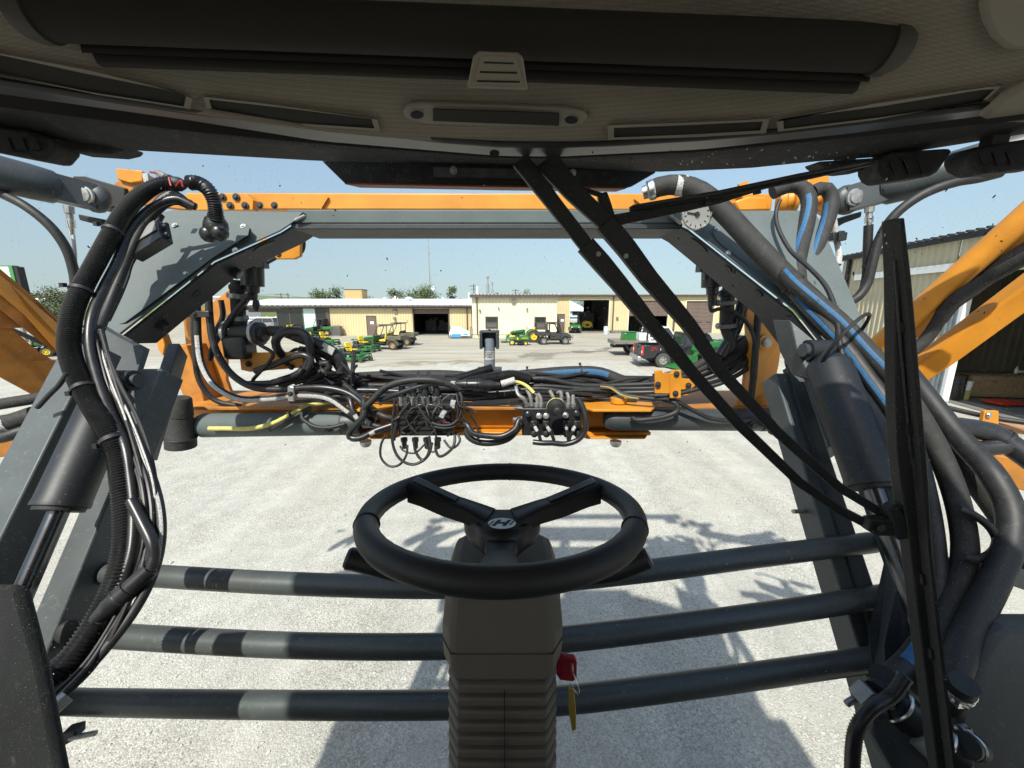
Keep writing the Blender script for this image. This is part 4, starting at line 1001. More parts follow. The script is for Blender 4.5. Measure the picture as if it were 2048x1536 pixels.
def pickup(label, loc, rz):
    t = thing('pickup_truck', label, 'pickup truck', tuple(loc), rz)
    for sx in (1.75, -1.75):
        for sy in (.86, -.86): wheel(t, sx, sy, .40, .27, M['silver_rim'], 0, 6)
    col = M['black_paint']
    def arch(cx): return [(cx + .50 * math.cos(a), .40 + .50 * math.sin(a)) for a in [math.pi - math.pi * i / 10 for i in range(11)]]
    def side(x0, x1, zb, zt, cxs):
        p = [(x0, zb)]
        for cx in cxs: p += [q for q in arch(cx) if q[1] >= zb - .001]
        p += [(x1, zb), (x1, zt), (x0, zt)]
        return p
    w = MB()
    for sy in (.98, -.92): w.prism([(x, sy - .06, z) for x, z in side(-2.85, -.75, .48, 1.22, (-1.75,))], (0, .06, 0))
    w.box((-1.8, 0, .80), (2.1, 1.7, .06)); w.box((-.78, 0, 1.0), (.06, 1.8, .45)); w.build('cargo_bed', col, t, True, bev=.02)
    w = MB(); w.box((-2.86, 0, .86), (.07, 1.84, .70)); tg = w.build('tailgate', pm('dusty_black_tailgate', (.035, .034, .033), .4, dust=.4, ds=12), t, True, bev=.02)
    w = MB(); w.box((-2.91, 0, 1.05), (.03, .25, .09)); w.build('tailgate_handle', M['black'], tg, True)
    for sy in (.88, -.88):
        w = MB(); w.box((-2.87, sy, .92), (.10, .17, .50)); l = w.build('tail_light', M['lens_red'], t, True, bev=.02)
        w = MB(); w.box((-2.925, sy, .86), (.012, .13, .14)); w.build('reverse_lens', M['white_paint'], l, True)
    w = MB(); w.box((-3.02, 0, .50), (.20, 1.9, .22)); w.box((-3.05, 0, .40), (.12, .8, .06)); w.build('bumper', M['bumper'], t, True, bev=.04)
    w = MB(); w.box((-3.05, 0, .30), (.3, .08, .08)); w.cyl((-3.15, 0, .34), (-3.15, 0, .44), .03, n=8); w.build('tow_hitch', M['galv'], t, True)
    truck_cab(t, col, -.72, 1.05, 1.92, .48, 1.22, 1.85)
    w = MB(); w.prism([(1.06, -.95, 1.22), (1.06, -.95, .5), (1.25, -.95, .5)] + [(x, -.95, z) for x, z in arch(1.75)] + [(2.65, -.95, .5), (2.7, -.95, 1.0), (2.55, -.95, 1.12)], (0, 1.9, 0)); w.build('hood', col, t, True, bev=.05)
    w = MB(); w.box((0, 0, .42), (5.0, 1.1, .16)); w.build('chassis', M['black'], t, True)
    w = MB(); w.cyl((-2.7, -.6, .34), (-3.02, -.62, .33), .045, n=10); w.build('exhaust_tip', M['bumper'], t, True)
    for sy in (.993, -.993):
        w = text_mesh('Z71', .24, .3); sg_ = 1 if sy < 0 else -1
        for q in w.v: q.x, q.y, q.z = -2.30 + sg_ * q.x, sy - sg_ * q.z, 1.03 + q.y
        w.build('decal', M['lens_red'], t, True)
        w = MB(); w.box((-2.30 + .36, sy, 1.02), (.02, .006, .12)); w.build('decal_bar', M['white_paint'], t, True)
    return t
pickup('black pickup truck with red tail lights parked nearest beyond the lift frame', gnd(1385, 738) + V3((.35, 1.3, 0)), D2(-3))
def flatbed(label, loc, rz):
    t = thing('flatbed_truck', label, 'pickup truck', tuple(loc), rz)
    for sx in (1.9, -1.45):
        for sy in (.86, -.86): wheel(t, sx, sy, .41, .28, M['tan_rim'] if sx < 0 else M['silver_rim'], 12, 6)
    w = MB(); w.box((-1.80, 0, .98), (2.2, 2.2, .08)); w.build('flatbed_deck', M['cargo_wood'], t, True)
    w = MB()
    for sy in (1.1, -1.1): w.box((-1.80, sy, .93), (2.2, .06, .20))
    w.box((-2.92, 0, .90), (.08, 2.2, .26)); w.box((-.72, 0, 1.0), (.06, 2.2, .25)); w.build('deck_rail', M['grey_unit'], t, True)
    w = MB(); w.box((-.3, 0, .62), (5.2, .9, .18)); w.box((-2.6, 0, .72), (.4, .5, .3)); w.build('chassis', M['black'], t, True)
    w = MB(); w.beam((-2.2, -.95, .9), (-2.0, -.95, .45), .5, .04, up=(1, 0, 0)); w.beam((-2.2, .95, .9), (-2.0, .95, .45), .5, .04, up=(1, 0, 0)); w.build('mud_flap', M['black'], t, True)
    truck_cab(t, M['white_car'], -.68, 1.15, 1.95, .55, 1.28, 1.92)
    w = MB(); w.prism([(1.16, -.95, 1.28), (1.16, -.95, .55), (2.7, -.95, .55), (2.75, -.95, 1.05), (2.6, -.95, 1.18)], (0, 1.9, 0)); w.build('hood', M['white_car'], t, True, bev=.06)
    w = MB(); w.box((-.74, 0, 1.25), (.06, 1.95, .3)); w.box((-.74, 0, 1.78), (.06, 1.95, .06)); w.box((-.74, .9, 1.5), (.06, .08, .6)); w.box((-.74, -.9, 1.5), (.06, .08, .6)); w.build('headache_rack', M['black'], t, True)
    return t
fb = gnd(1300, 714) + V3((.65, 1.3, 0)); flatbed('white extended-cab truck with a rusty wooden flatbed behind the black pickup', fb, D2(-2))
gb = fb + V3((-1.75, 0, 1.022)); t = thing('tool_box', 'bright green tool chest standing on the wooden flatbed', 'tool box', tuple(gb))
w = MB(); w.prism([gb + V3(q) for q in ((-.52, -.3, 0), (.42, -.3, 0), (.42, -.3, .55), (-.45, -.3, .55))], (0, .62, 0)); w.build('chest', M['jd_green'], t, bev=.015)
w = MB(); w.box(gb + V3((-.02, 0, .57)), (.92, .66, .03)); w.build('lid', M['jd_green'], t, bev=.008); w = MB(); w.box(gb + V3((-.35, -.31, .47)), (.06, .015, .04)); w.build('latch', M['white_paint'], t)
wc = fb + V3((-1.0, -.5, 1.022)); t = thing('white_crate', 'white square tank standing on the flatbed behind the truck cab', 'tank', tuple(wc))
w = MB(); w.box(wc + V3((0, 0, .27)), (.5, .5, .54)); w.build('tank_body', M['white_car'], t, bev=.04); w = MB(); w.cyl(wc + V3((0, 0, .54)), wc + V3((0, 0, .60)), .08, n=10); w.build('cap', M['black'], t)
wc = fb + V3((-1.20, .4, 1.022)); t = thing('pale_crate', 'pale blue crate on the flatbed between the green chest and white tank', 'crate', tuple(wc))
w = MB(); w.box(wc + V3((0, 0, .24)), (.28, .5, .48)); w.build('crate_body', M['pale_blue'], t, bev=.02); w = MB(); w.box(wc + V3((0, 0, .49)), (.3, .52, .02)); w.build('lid', M['white_car'], t)
# dark SUV behind the black pickup, and loader tractor
def suv(label, loc, rz, col):
    t = thing('parked_car', label, 'car', tuple(loc), rz)
    for sx in (1.4, -1.4):
        for sy in (.8, -.8): wheel(t, sx, sy, .36, .24, M['silver_rim'], 0, 5)
    truck_cab(t, col, -2.1, 1.0, 1.85, .40, 1.15, 1.72, rakef=.7, raker=.3)
    w = MB(); w.prism([(1.01, -.9, 1.12), (1.01, -.9, .4), (2.3, -.9, .4), (2.3, -.9, .8), (2.1, -.9, .98)], (0, 1.8, 0)); h = w.build('hood', col, t, True, bev=.06)
    w = MB(); w.box((2.3, .62, .78), (.06, .35, .14)); w.box((2.3, -.62, .78), (.06, .35, .14)); w.build('headlight', M['white_paint'], h, True)
    w = MB(); w.box((2.31, 0, .50), (.08, 1.75, .16)); w.box((-2.12, 0, .5), (.08, 1.75, .16)); w.build('bumper', M['charcoal'], t, True)
    return t
suv('silver car parked before the white rail fence behind the plumbing', gnd(505, 664) + V3((0, 2, 0)), D2(185), pm('silver_car_paint', (.30, .31, .32), .25, .4))
suv('dark car parked under the bushy olive tree on the dealer sign side', gnd(118, 662), D2(20), M['black_paint'])
def loader_tractor(label, loc, rz):
    t = thing('loader_tractor', label, 'tractor', tuple(loc), rz)
    for sy in (.75, -.75): wheel(t, -1.0, sy, .70, .42, M['jd_yellow'], 20)
    for sy in (.72, -.72): wheel(t, 1.05, sy, .45, .3, M['jd_yellow'], 16)
    w = MB(); w.prism([(-.35, -.42, .8), (1.6, -.36, .75), (1.68, -.34, 1.0), (1.5, -.34, 1.40), (-.35, -.42, 1.52)], (0, .8, 0)); h = w.build('hood', M['jd_green'], t, True, bev=.06)
    for sy in (.385, -.425):
        w = MB(); w.cyl((.35, sy, 1.2), (.35, sy + .012, 1.2), .17, n=20); em = w.build('emblem', M['jd_yellow'], t, True)
        w = MB(); w.prism([(.35 + .11 * a, sy - .012 if sy < 0 else sy + .014, 1.2 + .11 * b) for a, b in DEER], (0, .008, 0)); w.build('deer_mark', M['sign_green'], em, True)
    w = MB(); w.box((0, 0, .7), (2.6, .5, .35)); w.build('chassis', M['charcoal'], t, True)
    tubes(t, 'roll_bar', M['black'], [[(-1.2, .5, .9), (-1.35, .48, 1.3), (-1.65, .46, 1.45), (-1.65, -.46, 1.45), (-1.35, -.48, 1.3), (-1.2, -.5, .9)]], .04)
    w = MB(); w.box((-1.0, 0, 1.2), (.5, .5, .14)); w.beam((-1.25, 0, 1.2), (-1.35, 0, 1.75), .48, .1, up=(1, 0, 0)); w.build('seat', M['black'], t, True, bev=.04)
    w = MB()
    for sy in (.75, -.75):
        w.prism([(-1.0 + .82 * math.cos(a), sy - .22, .70 + .80 * math.sin(a)) for a in [.2 + 2.3 * i / 8 for i in range(9)]] + [(-1.0 + .76 * math.cos(a), sy - .22, .70 + .74 * math.sin(a)) for a in [2.5 - 2.3 * i / 8 for i in range(9)]], (0, .44, 0))
    w.build('fender', M['jd_green'], t, True)
    w = MB()
    for sy in (.55, -.55): w.beam((-.1, sy, 1.35), (1.6, sy, 1.25), .09, .18); w.beam((1.6, sy, 1.30), (2.3, sy, .5), .09, .17); w.beam((.3, sy, .6), (.1, sy, 1.4), .1, .14, up=(1, 0, 0))
    w.build('loader_arm', M['jd_green'], t, True)
    w = MB(); w.prism([(2.2, -.95, .15), (2.95, -.95, .08), (2.93, -.95, .12), (2.3, -.95, .26), (2.26, -.95, .8), (2.18, -.95, .8)], (0, 1.9, 0)); w.build('bucket', M['jd_green'], t, True)
    tubes(t, 'loader_hose', M['black'], [[(.3, .58, 1.5), (1.0, .62, 1.62), (1.6, .6, 1.35), (2.0, .58, 1.0)], [(.3, -.58, 1.5), (1.0, -.62, 1.62), (1.6, -.6, 1.35), (2.0, -.58, 1.0)]], .022)
    return t
loader_tractor('green loader tractor with round deer emblem half hidden behind the bundled hoses', gnd(1415, 740) + V3((1.0, .9, 0)), D2(195))
fl = gnd(1177, 662) + V3((0, 1, 0)); t = thing('forklift', 'small yellow forklift facing out of the dark garage bay', 'forklift', tuple(fl))
w = MB(); w.prism([fl + V3(q) for q in ((-.75, 0, .35), (.75, 0, .35), (.7, 0, 1.0), (.35, 0, 1.3), (-.35, 0, 1.3), (-.7, 0, 1.0))], (0, 1.2, 0)); w.build('body', M['jd_yellow'], t, bev=.06)
for s in (-.55, .55):
    w = MB(); w.lathe(fl + V3((s - .12, .2, .32)), (1, 0, 0), [(0, .2), (0, .3), (.24, .3), (.24, .2)], 16); w.build('wheel', M['tyre'], t)
w = MB(); 
for a in ((-.6, .1, 1.2), (.6, .1, 1.2), (-.6, 1.1, 1.2), (.6, 1.1, 1.2)): w.cyl(fl + V3(a), fl + V3((a[0], a[1], 2.0)), .04, n=6)
w.box(fl + V3((0, .6, 2.03)), (1.3, 1.2, .06)); w.build('overhead_guard', M['charcoal'], t)
w = MB(); w.prism([fl + V3((x, -.02, z)) for x, z in ((-.35, .9), (.35, .9), (.0, .5))], (0, -.03, 0)); w.build('nose_panel', M['charcoal'], t)
# ================================================================== THE SPRAYER'S FRONT FRAMEWORK
def A(*p): return at(*p)
def poly(pts): return [at(*p) for p in pts]
def patch(mb, pts, d, mi=0):
    """plate whose outline is given by image column, row and distance; d = extrusion vector"""
    return mb.prism(poly(pts), d, mi)
def edge_circle(c, n, r, k=20, sx=1.0, ax=None):
    n = V3(n).normalized(); u = V3(ax).normalized() if ax is not None else n.orthogonal().normalized(); u = (u - n * u.dot(n)).normalized(); w = n.cross(u)
    return [V3(c) + u * (math.cos(2 * math.pi * i / k) * r * sx) + w * (math.sin(2 * math.pi * i / k) * r) for i in range(k)]
def disc(mb, c, n, r, th, k=16, **kw): mb.prism(edge_circle(c, n, r, k, **kw), V3(n).normalized() * th)
def bolt(name, c, n, r, par, mat='steel', h=None):
    w = MB(); n = V3(n).normalized(); h = h or r * .8
    w.lathe(V3(c), n, [(0, r * 1.5), (h * .25, r * 1.5)], 14); w.lathe(V3(c) + n * h * .25, n, [(0, r), (h * .6, r), (h * .8, r * .75)], 6)
    return w.build(name, M[mat], par)
def hose(name, label, pts, wpx, mat='rubber', corr=0.0, group='hoses and cables on the lift frame', stripe=None, cat='hose', n=12, parent=None, sub=8, ties=(), rr=None):
    P = catmull([at(*p[:3]) for p in pts], sub)
    m_ = pts[len(pts) // 2]
    r = rr or px(m_[0], m_[1], m_[2], wpx) / 2
    w = MB()
    if corr:
        Q = resample(P, corr / 2); w.tube(Q, [r if i % 2 else r * .83 for i in range(len(Q))], n)
        o = w.build(name, M[mat], parent, sharp=80)
    else:
        Q = resample(P, max(r * 1.1, .012)); w.tube(Q, r, n); o = w.build(name, M[mat], parent)
    if parent is None: tag(o, label, cat, group)
    if stripe:
        sm, a0, hw, t0, t1 = stripe[:5]; tw = stripe[5] if len(stripe) > 5 else 0.0
        S = resample(P, max(r * .8, .012)); k = len(S); i0, i1 = int(t0 * (k - 1)), max(int(t1 * (k - 1)), int(t0 * (k - 1)) + 2)
        w = MB(); rings = []
        for i in range(i0, min(i1, k)):
            t = (S[min(i + 1, k - 1)] - S[max(i - 1, 0)]).normalized(); v = (V3((0, 0, H)) - S[i]); v = (v - t * v.dot(t)).normalized(); s_ = t.cross(v)
            ang = math.radians(a0 + tw * (i - i0) / max(k, 1))
            rings.append([S[i] + (v * math.cos(ang + q) + s_ * math.sin(ang + q)) * r * 1.025 for q in [hw * (j / 3 * 2 - 1) for j in range(4)]])
        w.ringsurf(rings, False, False, True); w.build('print_stripe', M[sm], o)
    for t in ties:
        i = int(t * (len(Q) - 1)); T = (Q[min(i + 1, len(Q) - 1)] - Q[max(i - 1, 0)]).normalized()
        w = MB(); w.tube([Q[i] - T * .006, Q[i] + T * .006], r * 1.10, 14); w.box(Q[i] + T.orthogonal() * r * 1.15, (.014, .014, .014)); w.build('cable_tie', M['black'], o)
    return o
UPY = V3((0, 1, 0))
lf = thing('lift_linkage', 'grey steel lift frame spanning the view with gusset plates, arms and three cross bars', 'lift frame', (0, 1.6, 2.6))
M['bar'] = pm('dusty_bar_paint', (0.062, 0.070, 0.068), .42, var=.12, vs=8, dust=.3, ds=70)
M['flange'] = pm('shaded_flange_paint', (0.030, 0.035, 0.037), .6, var=.2, vs=8, dust=.2, ds=70)  # frame grey darkened: the shade on the flanges is in the colour
M['barrel'] = pm('shaded_cylinder_paint', (0.010, 0.012, 0.014), .5, var=.1, vs=6, dust=.15, ds=80)  # near-black grey: shade on the lift cylinders is put into the colour
# cross tube
w = MB(); pa, pb = A(575, 445, 2.08), A(1372, 445, 2.08); hh = px(970, 445, 2.08, 49)
zc2 = A(970, 433, 2.08).z; w.beam(V3((pa.x, 2.225, zc2)), V3((pb.x, 2.225, zc2)), .29, .068); w.build('cross_tube', M['grey'], lf, bev=.008); w = MB(); w.boxr((pa.x + .02, 2.07, zc2 - .062), (pb.x - .02, 2.36, zc2 - .036)); w.build('cross_tube_shade', M['flange'], lf, bev=.004)  # dark slab added below the tube to paint its shaded underside
# gusset plates with their side flanges
LG = [(345, 420, 2.03), (606, 424, 2.06), (590, 440, 2.06), (558, 462, 2.02), (424, 522, 1.90), (221, 682, 1.62), (176, 660, 1.60), (180, 620, 1.64), (215, 540, 1.75), (262, 470, 1.88), (300, 430, 1.98)]
w = MB(); patch(w, LG, (0, .016, 0)); w.build('gusset_plate', M['grey'], lf, bev=.003)
w = MB(); e = poly([(590, 444, 2.08), (558, 464, 2.04), (424, 524, 1.92), (221, 684, 1.64)])
vs = [];
for p in e: vs += [p + V3((0, .018, 0)), p + V3((0, .205, -.012)), p + V3((.006, .205, -.024)), p + V3((.006, .018, -.010))]
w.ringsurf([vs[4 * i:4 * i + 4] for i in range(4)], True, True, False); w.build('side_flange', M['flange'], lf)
RG = [(1335, 424, 2.06), (1420, 421, 2.05), (1626, 421, 1.98), (1640, 440, 1.96), (1724, 640, 1.62), (1756, 712, 1.50), (1660, 706, 1.52), (1591, 620, 1.66), (1380, 455, 2.0), (1356, 440, 2.05)]
w = MB(); patch(w, RG, (0, .016, 0)); w.build('gusset_plate', M['grey'], lf, bev=.003)
w = MB(); e = poly([(1352, 444, 2.08), (1380, 458, 2.02), (1591, 623, 1.68), (1662, 710, 1.54)]); vs = []
for p in e: vs += [p + V3((0, .018, 0)), p + V3((0, .25, -.012)), p + V3((-.006, .25, -.024)), p + V3((-.006, .018, -.010))]
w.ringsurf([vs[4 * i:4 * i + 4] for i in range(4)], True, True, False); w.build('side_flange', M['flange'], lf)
w = MB()
for a, c in (((1380, 494, 2.24), (1638, 692, 1.80)),): w.beam(A(*a), A(*c), .012, .012)
w.build('flange_lip', M['galv'], lf)
# weld beads
for a in ([(590, 441, 2.055), (600, 436, 2.052), (612, 430, 2.05)], [(1340, 430, 2.05), (1352, 440, 2.05), (1362, 447, 2.04)]):
    w = MB(); w.tube(poly(a), .008, 8); w.build('weld_bead', M['galv'], lf)
# cover panels on the gussets (dark gasket edge below)
def fY(x, y):      # distance of the sloped face of the sign-side gusset along its fall line
    return 2.03 - (y - 420) * .00158
LC = [(372, 448), (488, 446), (499, 456), (496, 470), (424, 516), (250, 645), (222, 654), (205, 645), (205, 610), (238, 545), (290, 478)]
w = MB(); patch(w, [(x + (3 if x > 330 else -1), y + 3, fY(x, y) - .006) for x, y in LC], (0, .004, 0)); w.build('panel_gasket', M['black'], lf)
w = MB(); patch(w, [(x, y, fY(x, y) - .013) for x, y in LC], (0, .006, 0)); cpn = w.build('cover_panel', M['grey'], lf, bev=.002)
ln = (V3((0, -1, .62))).normalized()
for x, y in ((349, 450), (486, 452), (252, 529), (371, 547), (212, 639), (470, 500)):
    bolt('panel_bolt', A(x, y, fY(x, y) - .014), ln, .0085, cpn)
w = MB()
hp = [(372, 485), (408, 485), (340, 499), (376, 499), (411, 499), (297, 528), (333, 528), (369, 528), (287, 559), (324, 559), (278, 591), (338, 513)]
for x, y in hp:
    for dx, dy, q in ((0, 0, .0058), (-5, 5, .0044)): disc(w, A(x + dx, y + dy, fY(x, y) - .014), ln, q, .003, 8)
w.build('screw_hole', M['black'], cpn)['kind'] = 'stuff'
def gY(x, y): return 2.05 - (y - 421) * .00195
RC = [(1428, 455), (1424, 470), (1445, 492), (1560, 580), (1590, 606), (1600, 600), (1470, 440)]
w = MB(); w.tube([A(x, y, gY(x, y) - .004) for x, y in ((1430, 452), (1424, 465), (1432, 480), (1445, 492), (1560, 582), (1588, 604))], .0022, 5); w.build('panel_seam', M['black'], lf)
for x, y in ((1434, 458), (1558, 455), (1536, 550), (1639, 531), (1456, 506)): bolt('panel_bolt', A(x, y, gY(x, y) - .004), ln, .0085, lf)
# flange holes and plugs
def flange_hole(x, y, Y, r, par, edge, sx=1.0, mat='black', th=.003, name='flange_hole'):
    d = V3(edge).normalized(); n = d.cross(UPY).normalized()
    if n.z > 0: n = -n
    w = MB(); disc(w, A(x, y, Y), n, r, th, 20, sx=sx, ax=d); return w.build(name, M[mat], par)
eL = A(424, 524, 1.92) - A(558, 464, 2.04); eR = A(1591, 623, 1.68) - A(1380, 458, 2.02)
def onfl(x, y, p0, p1):   # point of the flange plane (spanned by its edge and +Y) on the ray of x, y
    d = (p1 - p0); n = d.cross(UPY).normalized(); r_ = V3(ray(x, y)); o = V3((0, 0, H))
    return o + r_ * ((p0 + n * .0 - o).dot(n) / r_.dot(n))
for x, y, r, sx in ((526, 487, .022, 2.6), (388, 584, .020, 1.1)):
    p = onfl(x, y, A(558, 464, 2.04), A(424, 524, 1.92)) if x > 424 else onfl(x, y, A(424, 524, 1.92), A(221, 684, 1.64)); ed = eL if x > 424 else A(221, 684, 1.64) - A(424, 524, 1.92)
    n = ed.cross(UPY).normalized(); n = -n if n.z > 0 else n
    w = MB(); disc(w, p + n * .013, n, r, .004, 20, sx=sx, ax=ed); w.build('flange_hole', M['black'], lf)
for x, y in ((316, 645), (461, 538)):
    p0, p1 = A(424, 524, 1.92), A(221, 684, 1.64)
    p = onfl(x, y, p0, p1); n = (p1 - p0).cross(UPY).normalized(); n = -n if n.z > 0 else n
    w = MB(); w.lathe(p + n * .005, n, [(0, .034), (.006, .034), (.008, .027), (.045, .027), (.05, .020)], 20); w.build('rubber_plug', M['plastic'], lf)
for x, y, r, sx in ((1402, 487, .024, 2.3), (1461, 534, .021, 1.05), (1522, 582, .021, 1.05), (1588, 634, .022, 1.05)):
    p0, p1 = A(1380, 458, 2.02), A(1591, 623, 1.68); p = onfl(x, y, p0, p1); n = (p1 - p0).cross(UPY).normalized(); n = -n if n.z > 0 else n
    w = MB(); disc(w, p + n * .013, n, r, .004, 20, sx=sx, ax=p1 - p0); w.build('flange_hole', M['black'], lf)
# upper arms and lower links
UA0, UA1 = V3((-1.555, 1.345, H - .13)), V3((-1.555, .70, H - 1.05))
def arm(name, p0, p1, wd_, h, mat='grey_dark'):
    w = MB(); w.beam(p0, p1, wd_, h); return w.build(name, M[mat], lf, bev=.006)
dirA = V3((0, .36, .51)).normalized()
def along(x, y, X, t0, t1): p = atX(x, y, X); return p + dirA * t0, p + dirA * t1
p0, p1 = along(70, 900, -1.555, .42, -.9); arm('upper_arm', p0 - V3((0, 0, .045)), p1 - V3((0, 0, .045)), .12, .10, 'grey_mid')
p0, p1 = along(180, 1086, -1.42, .66, -.62); arm('lower_link', p0 - V3((0, 0, .03)), p1 - V3((0, 0, .03)), .085, .11, 'grey_mid')
p0, p1 = along(1740, 850, 1.30, .30, -.9); arm('upper_arm', p0 - V3((0, 0, .045)), p1 - V3((0, 0, .045)), .13, .10, 'grey_mid')
p0, p1 = along(1672, 1086, 1.155, .68, -.62); arm('lower_link', p0 - V3((0, 0, .03)), p1 - V3((0, 0, .03)), .115, .10, 'grey_mid')
# raised rib down the middle of the garage-side link
p0, p1 = along(1668, 1086, 1.15, .66, -.6); w = MB(); w.beam(p0 + V3((0, -.02, .032)), p1 + V3((0, -.02, .032)), .012, .03); w.build('link_rib', M['grey_dark'], lf)
# second parallel member of each upper side, and its diagonal strut
w = MB(); w.beam(A(356, 700, 1.98), A(290, 912, 1.55), .05, .10); w.build('link_strut', M['grey_dark'], lf, bev=.004)
w = MB(); w.beam(A(1600, 735, 1.92), A(1660, 905, 1.6), .07, .12); w.build('link_strut', M['grey_dark'], lf, bev=.004)
w = MB(); patch(w, [(176, 640, 1.60), (240, 676, 1.62), (288, 700, 1.60), (268, 760, 1.52), (240, 815, 1.46), (173, 804, 1.42), (140, 748, 1.44), (150, 690, 1.50)], (0, .03, 0)); w.build('pivot_housing', M['grey_mid'], lf, bev=.004)
w = MB(); patch(w, [(1580, 640, 1.46), (1640, 690, 1.40), (1694, 742, 1.34), (1700, 768, 1.33), (1660, 772, 1.33), (1622, 758, 1.36), (1596, 710, 1.42)], (0, .10, 0)); w.build('pivot_housing', M['grey_mid'], lf, bev=.004)
# cross bars
BARS = [[(138, 1142, 1.165), (300, 1151, 1.13), (560, 1166, 1.095), (850, 1174, 1.075), (1050, 1166, 1.075), (1290, 1142, 1.095), (1500, 1115, 1.14), (1742, 1085, 1.206)],
        [(88, 1262, 1.052), (300, 1276, 1.01), (600, 1291, .975), (900, 1292, .962), (1120, 1279, .968), (1400, 1246, 1.01), (1600, 1218, 1.06), (1778, 1190, 1.106)],
        [(52, 1398, .977), (170, 1404, .95), (600, 1410, .892), (900, 1409, .875), (1115, 1401, .88), (1400, 1367, .925), (1720, 1322, .99), (1830, 1308, 1.015)]]
for b in BARS:
    P = catmull(poly(b), 6); w = MB(); w.tube(P, .0345, 20); w.lathe(P[0], (P[0] - P[1]), [(-.001, .0345), (.012, .032), (.02, .022), (.024, .008)], 20); w.lathe(P[-1], (P[-1] - P[-2]), [(-.001, .0345), (.012, .032), (.02, .022), (.024, .008)], 20)
    w.build('cross_bar', M['bar'], lf)
# pin tabs on the links
w = MB(); patch(w, [(1612, 1012, 1.32), (1640, 1010, 1.32), (1640, 1032, 1.31), (1618, 1032, 1.31)], (0, .02, 0)); tb_ = w.build('pin_tab', M['grey_dark'], lf, bev=.003)
w = MB(); w.cyl(A(1586, 1023, 1.31), A(1625, 1022, 1.32), .008, n=10); w.build('link_pin', M['galv'], tb_)
w = MB(); patch(w, [(110, 1500, .86), (120, 1470, .86), (150, 1462, .87), (150, 1480, .87), (120, 1496, .86)], (0, .03, 0)); tb_ = w.build('pin_tab', M['grey_dark'], lf, bev=.003)
w = MB(); w.cyl(A(140, 1476, .87), A(192, 1466, .88), .007, n=10); w.build('link_pin', M['galv'], tb_)
# round bumper on the sign-side link
c = A(141, 1262, 1.0); w = MB(); w.lathe(c, (.35, -1, .55), [(0, .030), (.012, .032), (.018, .026), (.02, .012)], 20); w.build('rubber_stop', M['rubber'], lf)
for x, y, Y in ((1650, 683, 1.74), (1602, 680, 1.85)): bolt('pivot_bolt', A(x, y, Y), (0, -1, .2), .022, lf, 'grey_dark', .04)

# lift cylinders beside the arms
def lift_cyl(label, top, bot, end, X, rb, rr_):
    t = thing('lift_cylinder', label, 'hydraulic cylinder', tuple(atX(*bot, X)), group='lift cylinders on the frame')
    a, b_, c = atX(*top, X), atX(*bot, X), atX(*end, X); d = (b_ - a).normalized()
    w = MB(); w.lathe(a, d, [(-.06, rb * .3), (-.055, rb * .5), (-.02, rb * .6), (0, rb * .9), (.012, rb), ((b_ - a).length - .02, rb), ((b_ - a).length - .012, rb * 1.03), ((b_ - a).length, rb * 1.02)], 28); w.build('barrel', M['barrel'], t)
    w = MB(); w.cyl(a - d * .05 - V3((.06, 0, 0)), a - d * .05 + V3((.06, 0, 0)), rb * .55, n=20); w.build('base_eye', M['barrel'], t)
    w = MB(); w.cyl(a - d * .05 - V3((.075, 0, 0)), a - d * .05 + V3((.075, 0, 0)), rb * .36, n=16); w.build('base_pin', M['grey_dark'], t)
    w = MB(); w.lathe(b_, d, [(.0005, rb * .9), (.012, rb * .88)], 24); w.build('gland', M['black'], t)
    w = MB(); w.cyl(b_ + d * .012, c + d * .3, rr_, n=20); w.build('rod', M['chrome'], t)
    w = MB(); w.cyl(c + d * .25 - V3((.06, 0, 0)), c + d * .25 + V3((.06, 0, 0)), rr_ * 1.7, n=16); w.build('rod_eye', M['grey_dark'], t)
lift_cyl('grey lift cylinder with chrome rod on the dealer sign side of the frame', (222, 788), (121, 1014), (48, 1185), -1.36, .064, .025)
lift_cyl('grey lift cylinder partly behind the tall wiper on the storage building side', (1655, 725), (1745, 970), (1808, 1160), 1.13, .068, .027)

# ------------------------------------------------------------------ orange boom centre frame
bf = thing('boom_carrier', 'orange boom centre frame of beams, uprights and brackets beyond the lift frame', 'boom frame', (0, 2.4, 2.4))
w = MB(); a, c = A(372, 402, 2.5), A(1545, 404, 2.5); hb_ = px(960, 402, 2.5, 31); w.beam(a + V3((0, hb_ / 2, 0)), c + V3((0, hb_ / 2, 0)), hb_, hb_); w.build('top_beam', M['orange'], bf, bev=.008)
w = MB(); patch(w, [(385, 388, 2.44), (490, 386, 2.44), (506, 400, 2.44), (506, 420, 2.44), (385, 420, 2.44)], (0, .05, 0)); pl = w.build('splice_plate', M['orange'], bf, bev=.003)
for x, y in ((445, 394), (472, 394), (460, 411), (490, 411), (520, 411), (549, 411)): bolt('plate_bolt', A(x, y, 2.435), (0, -1, .1), .014, pl, 'black')
for a, c in (((655, 393), (640, 417)), ((1270, 396), (1290, 412))):
    w = MB(); w.beam(A(*a, 2.492), A(*c, 2.492), .02, .02); w.build('stiffener', M['orange'], bf)
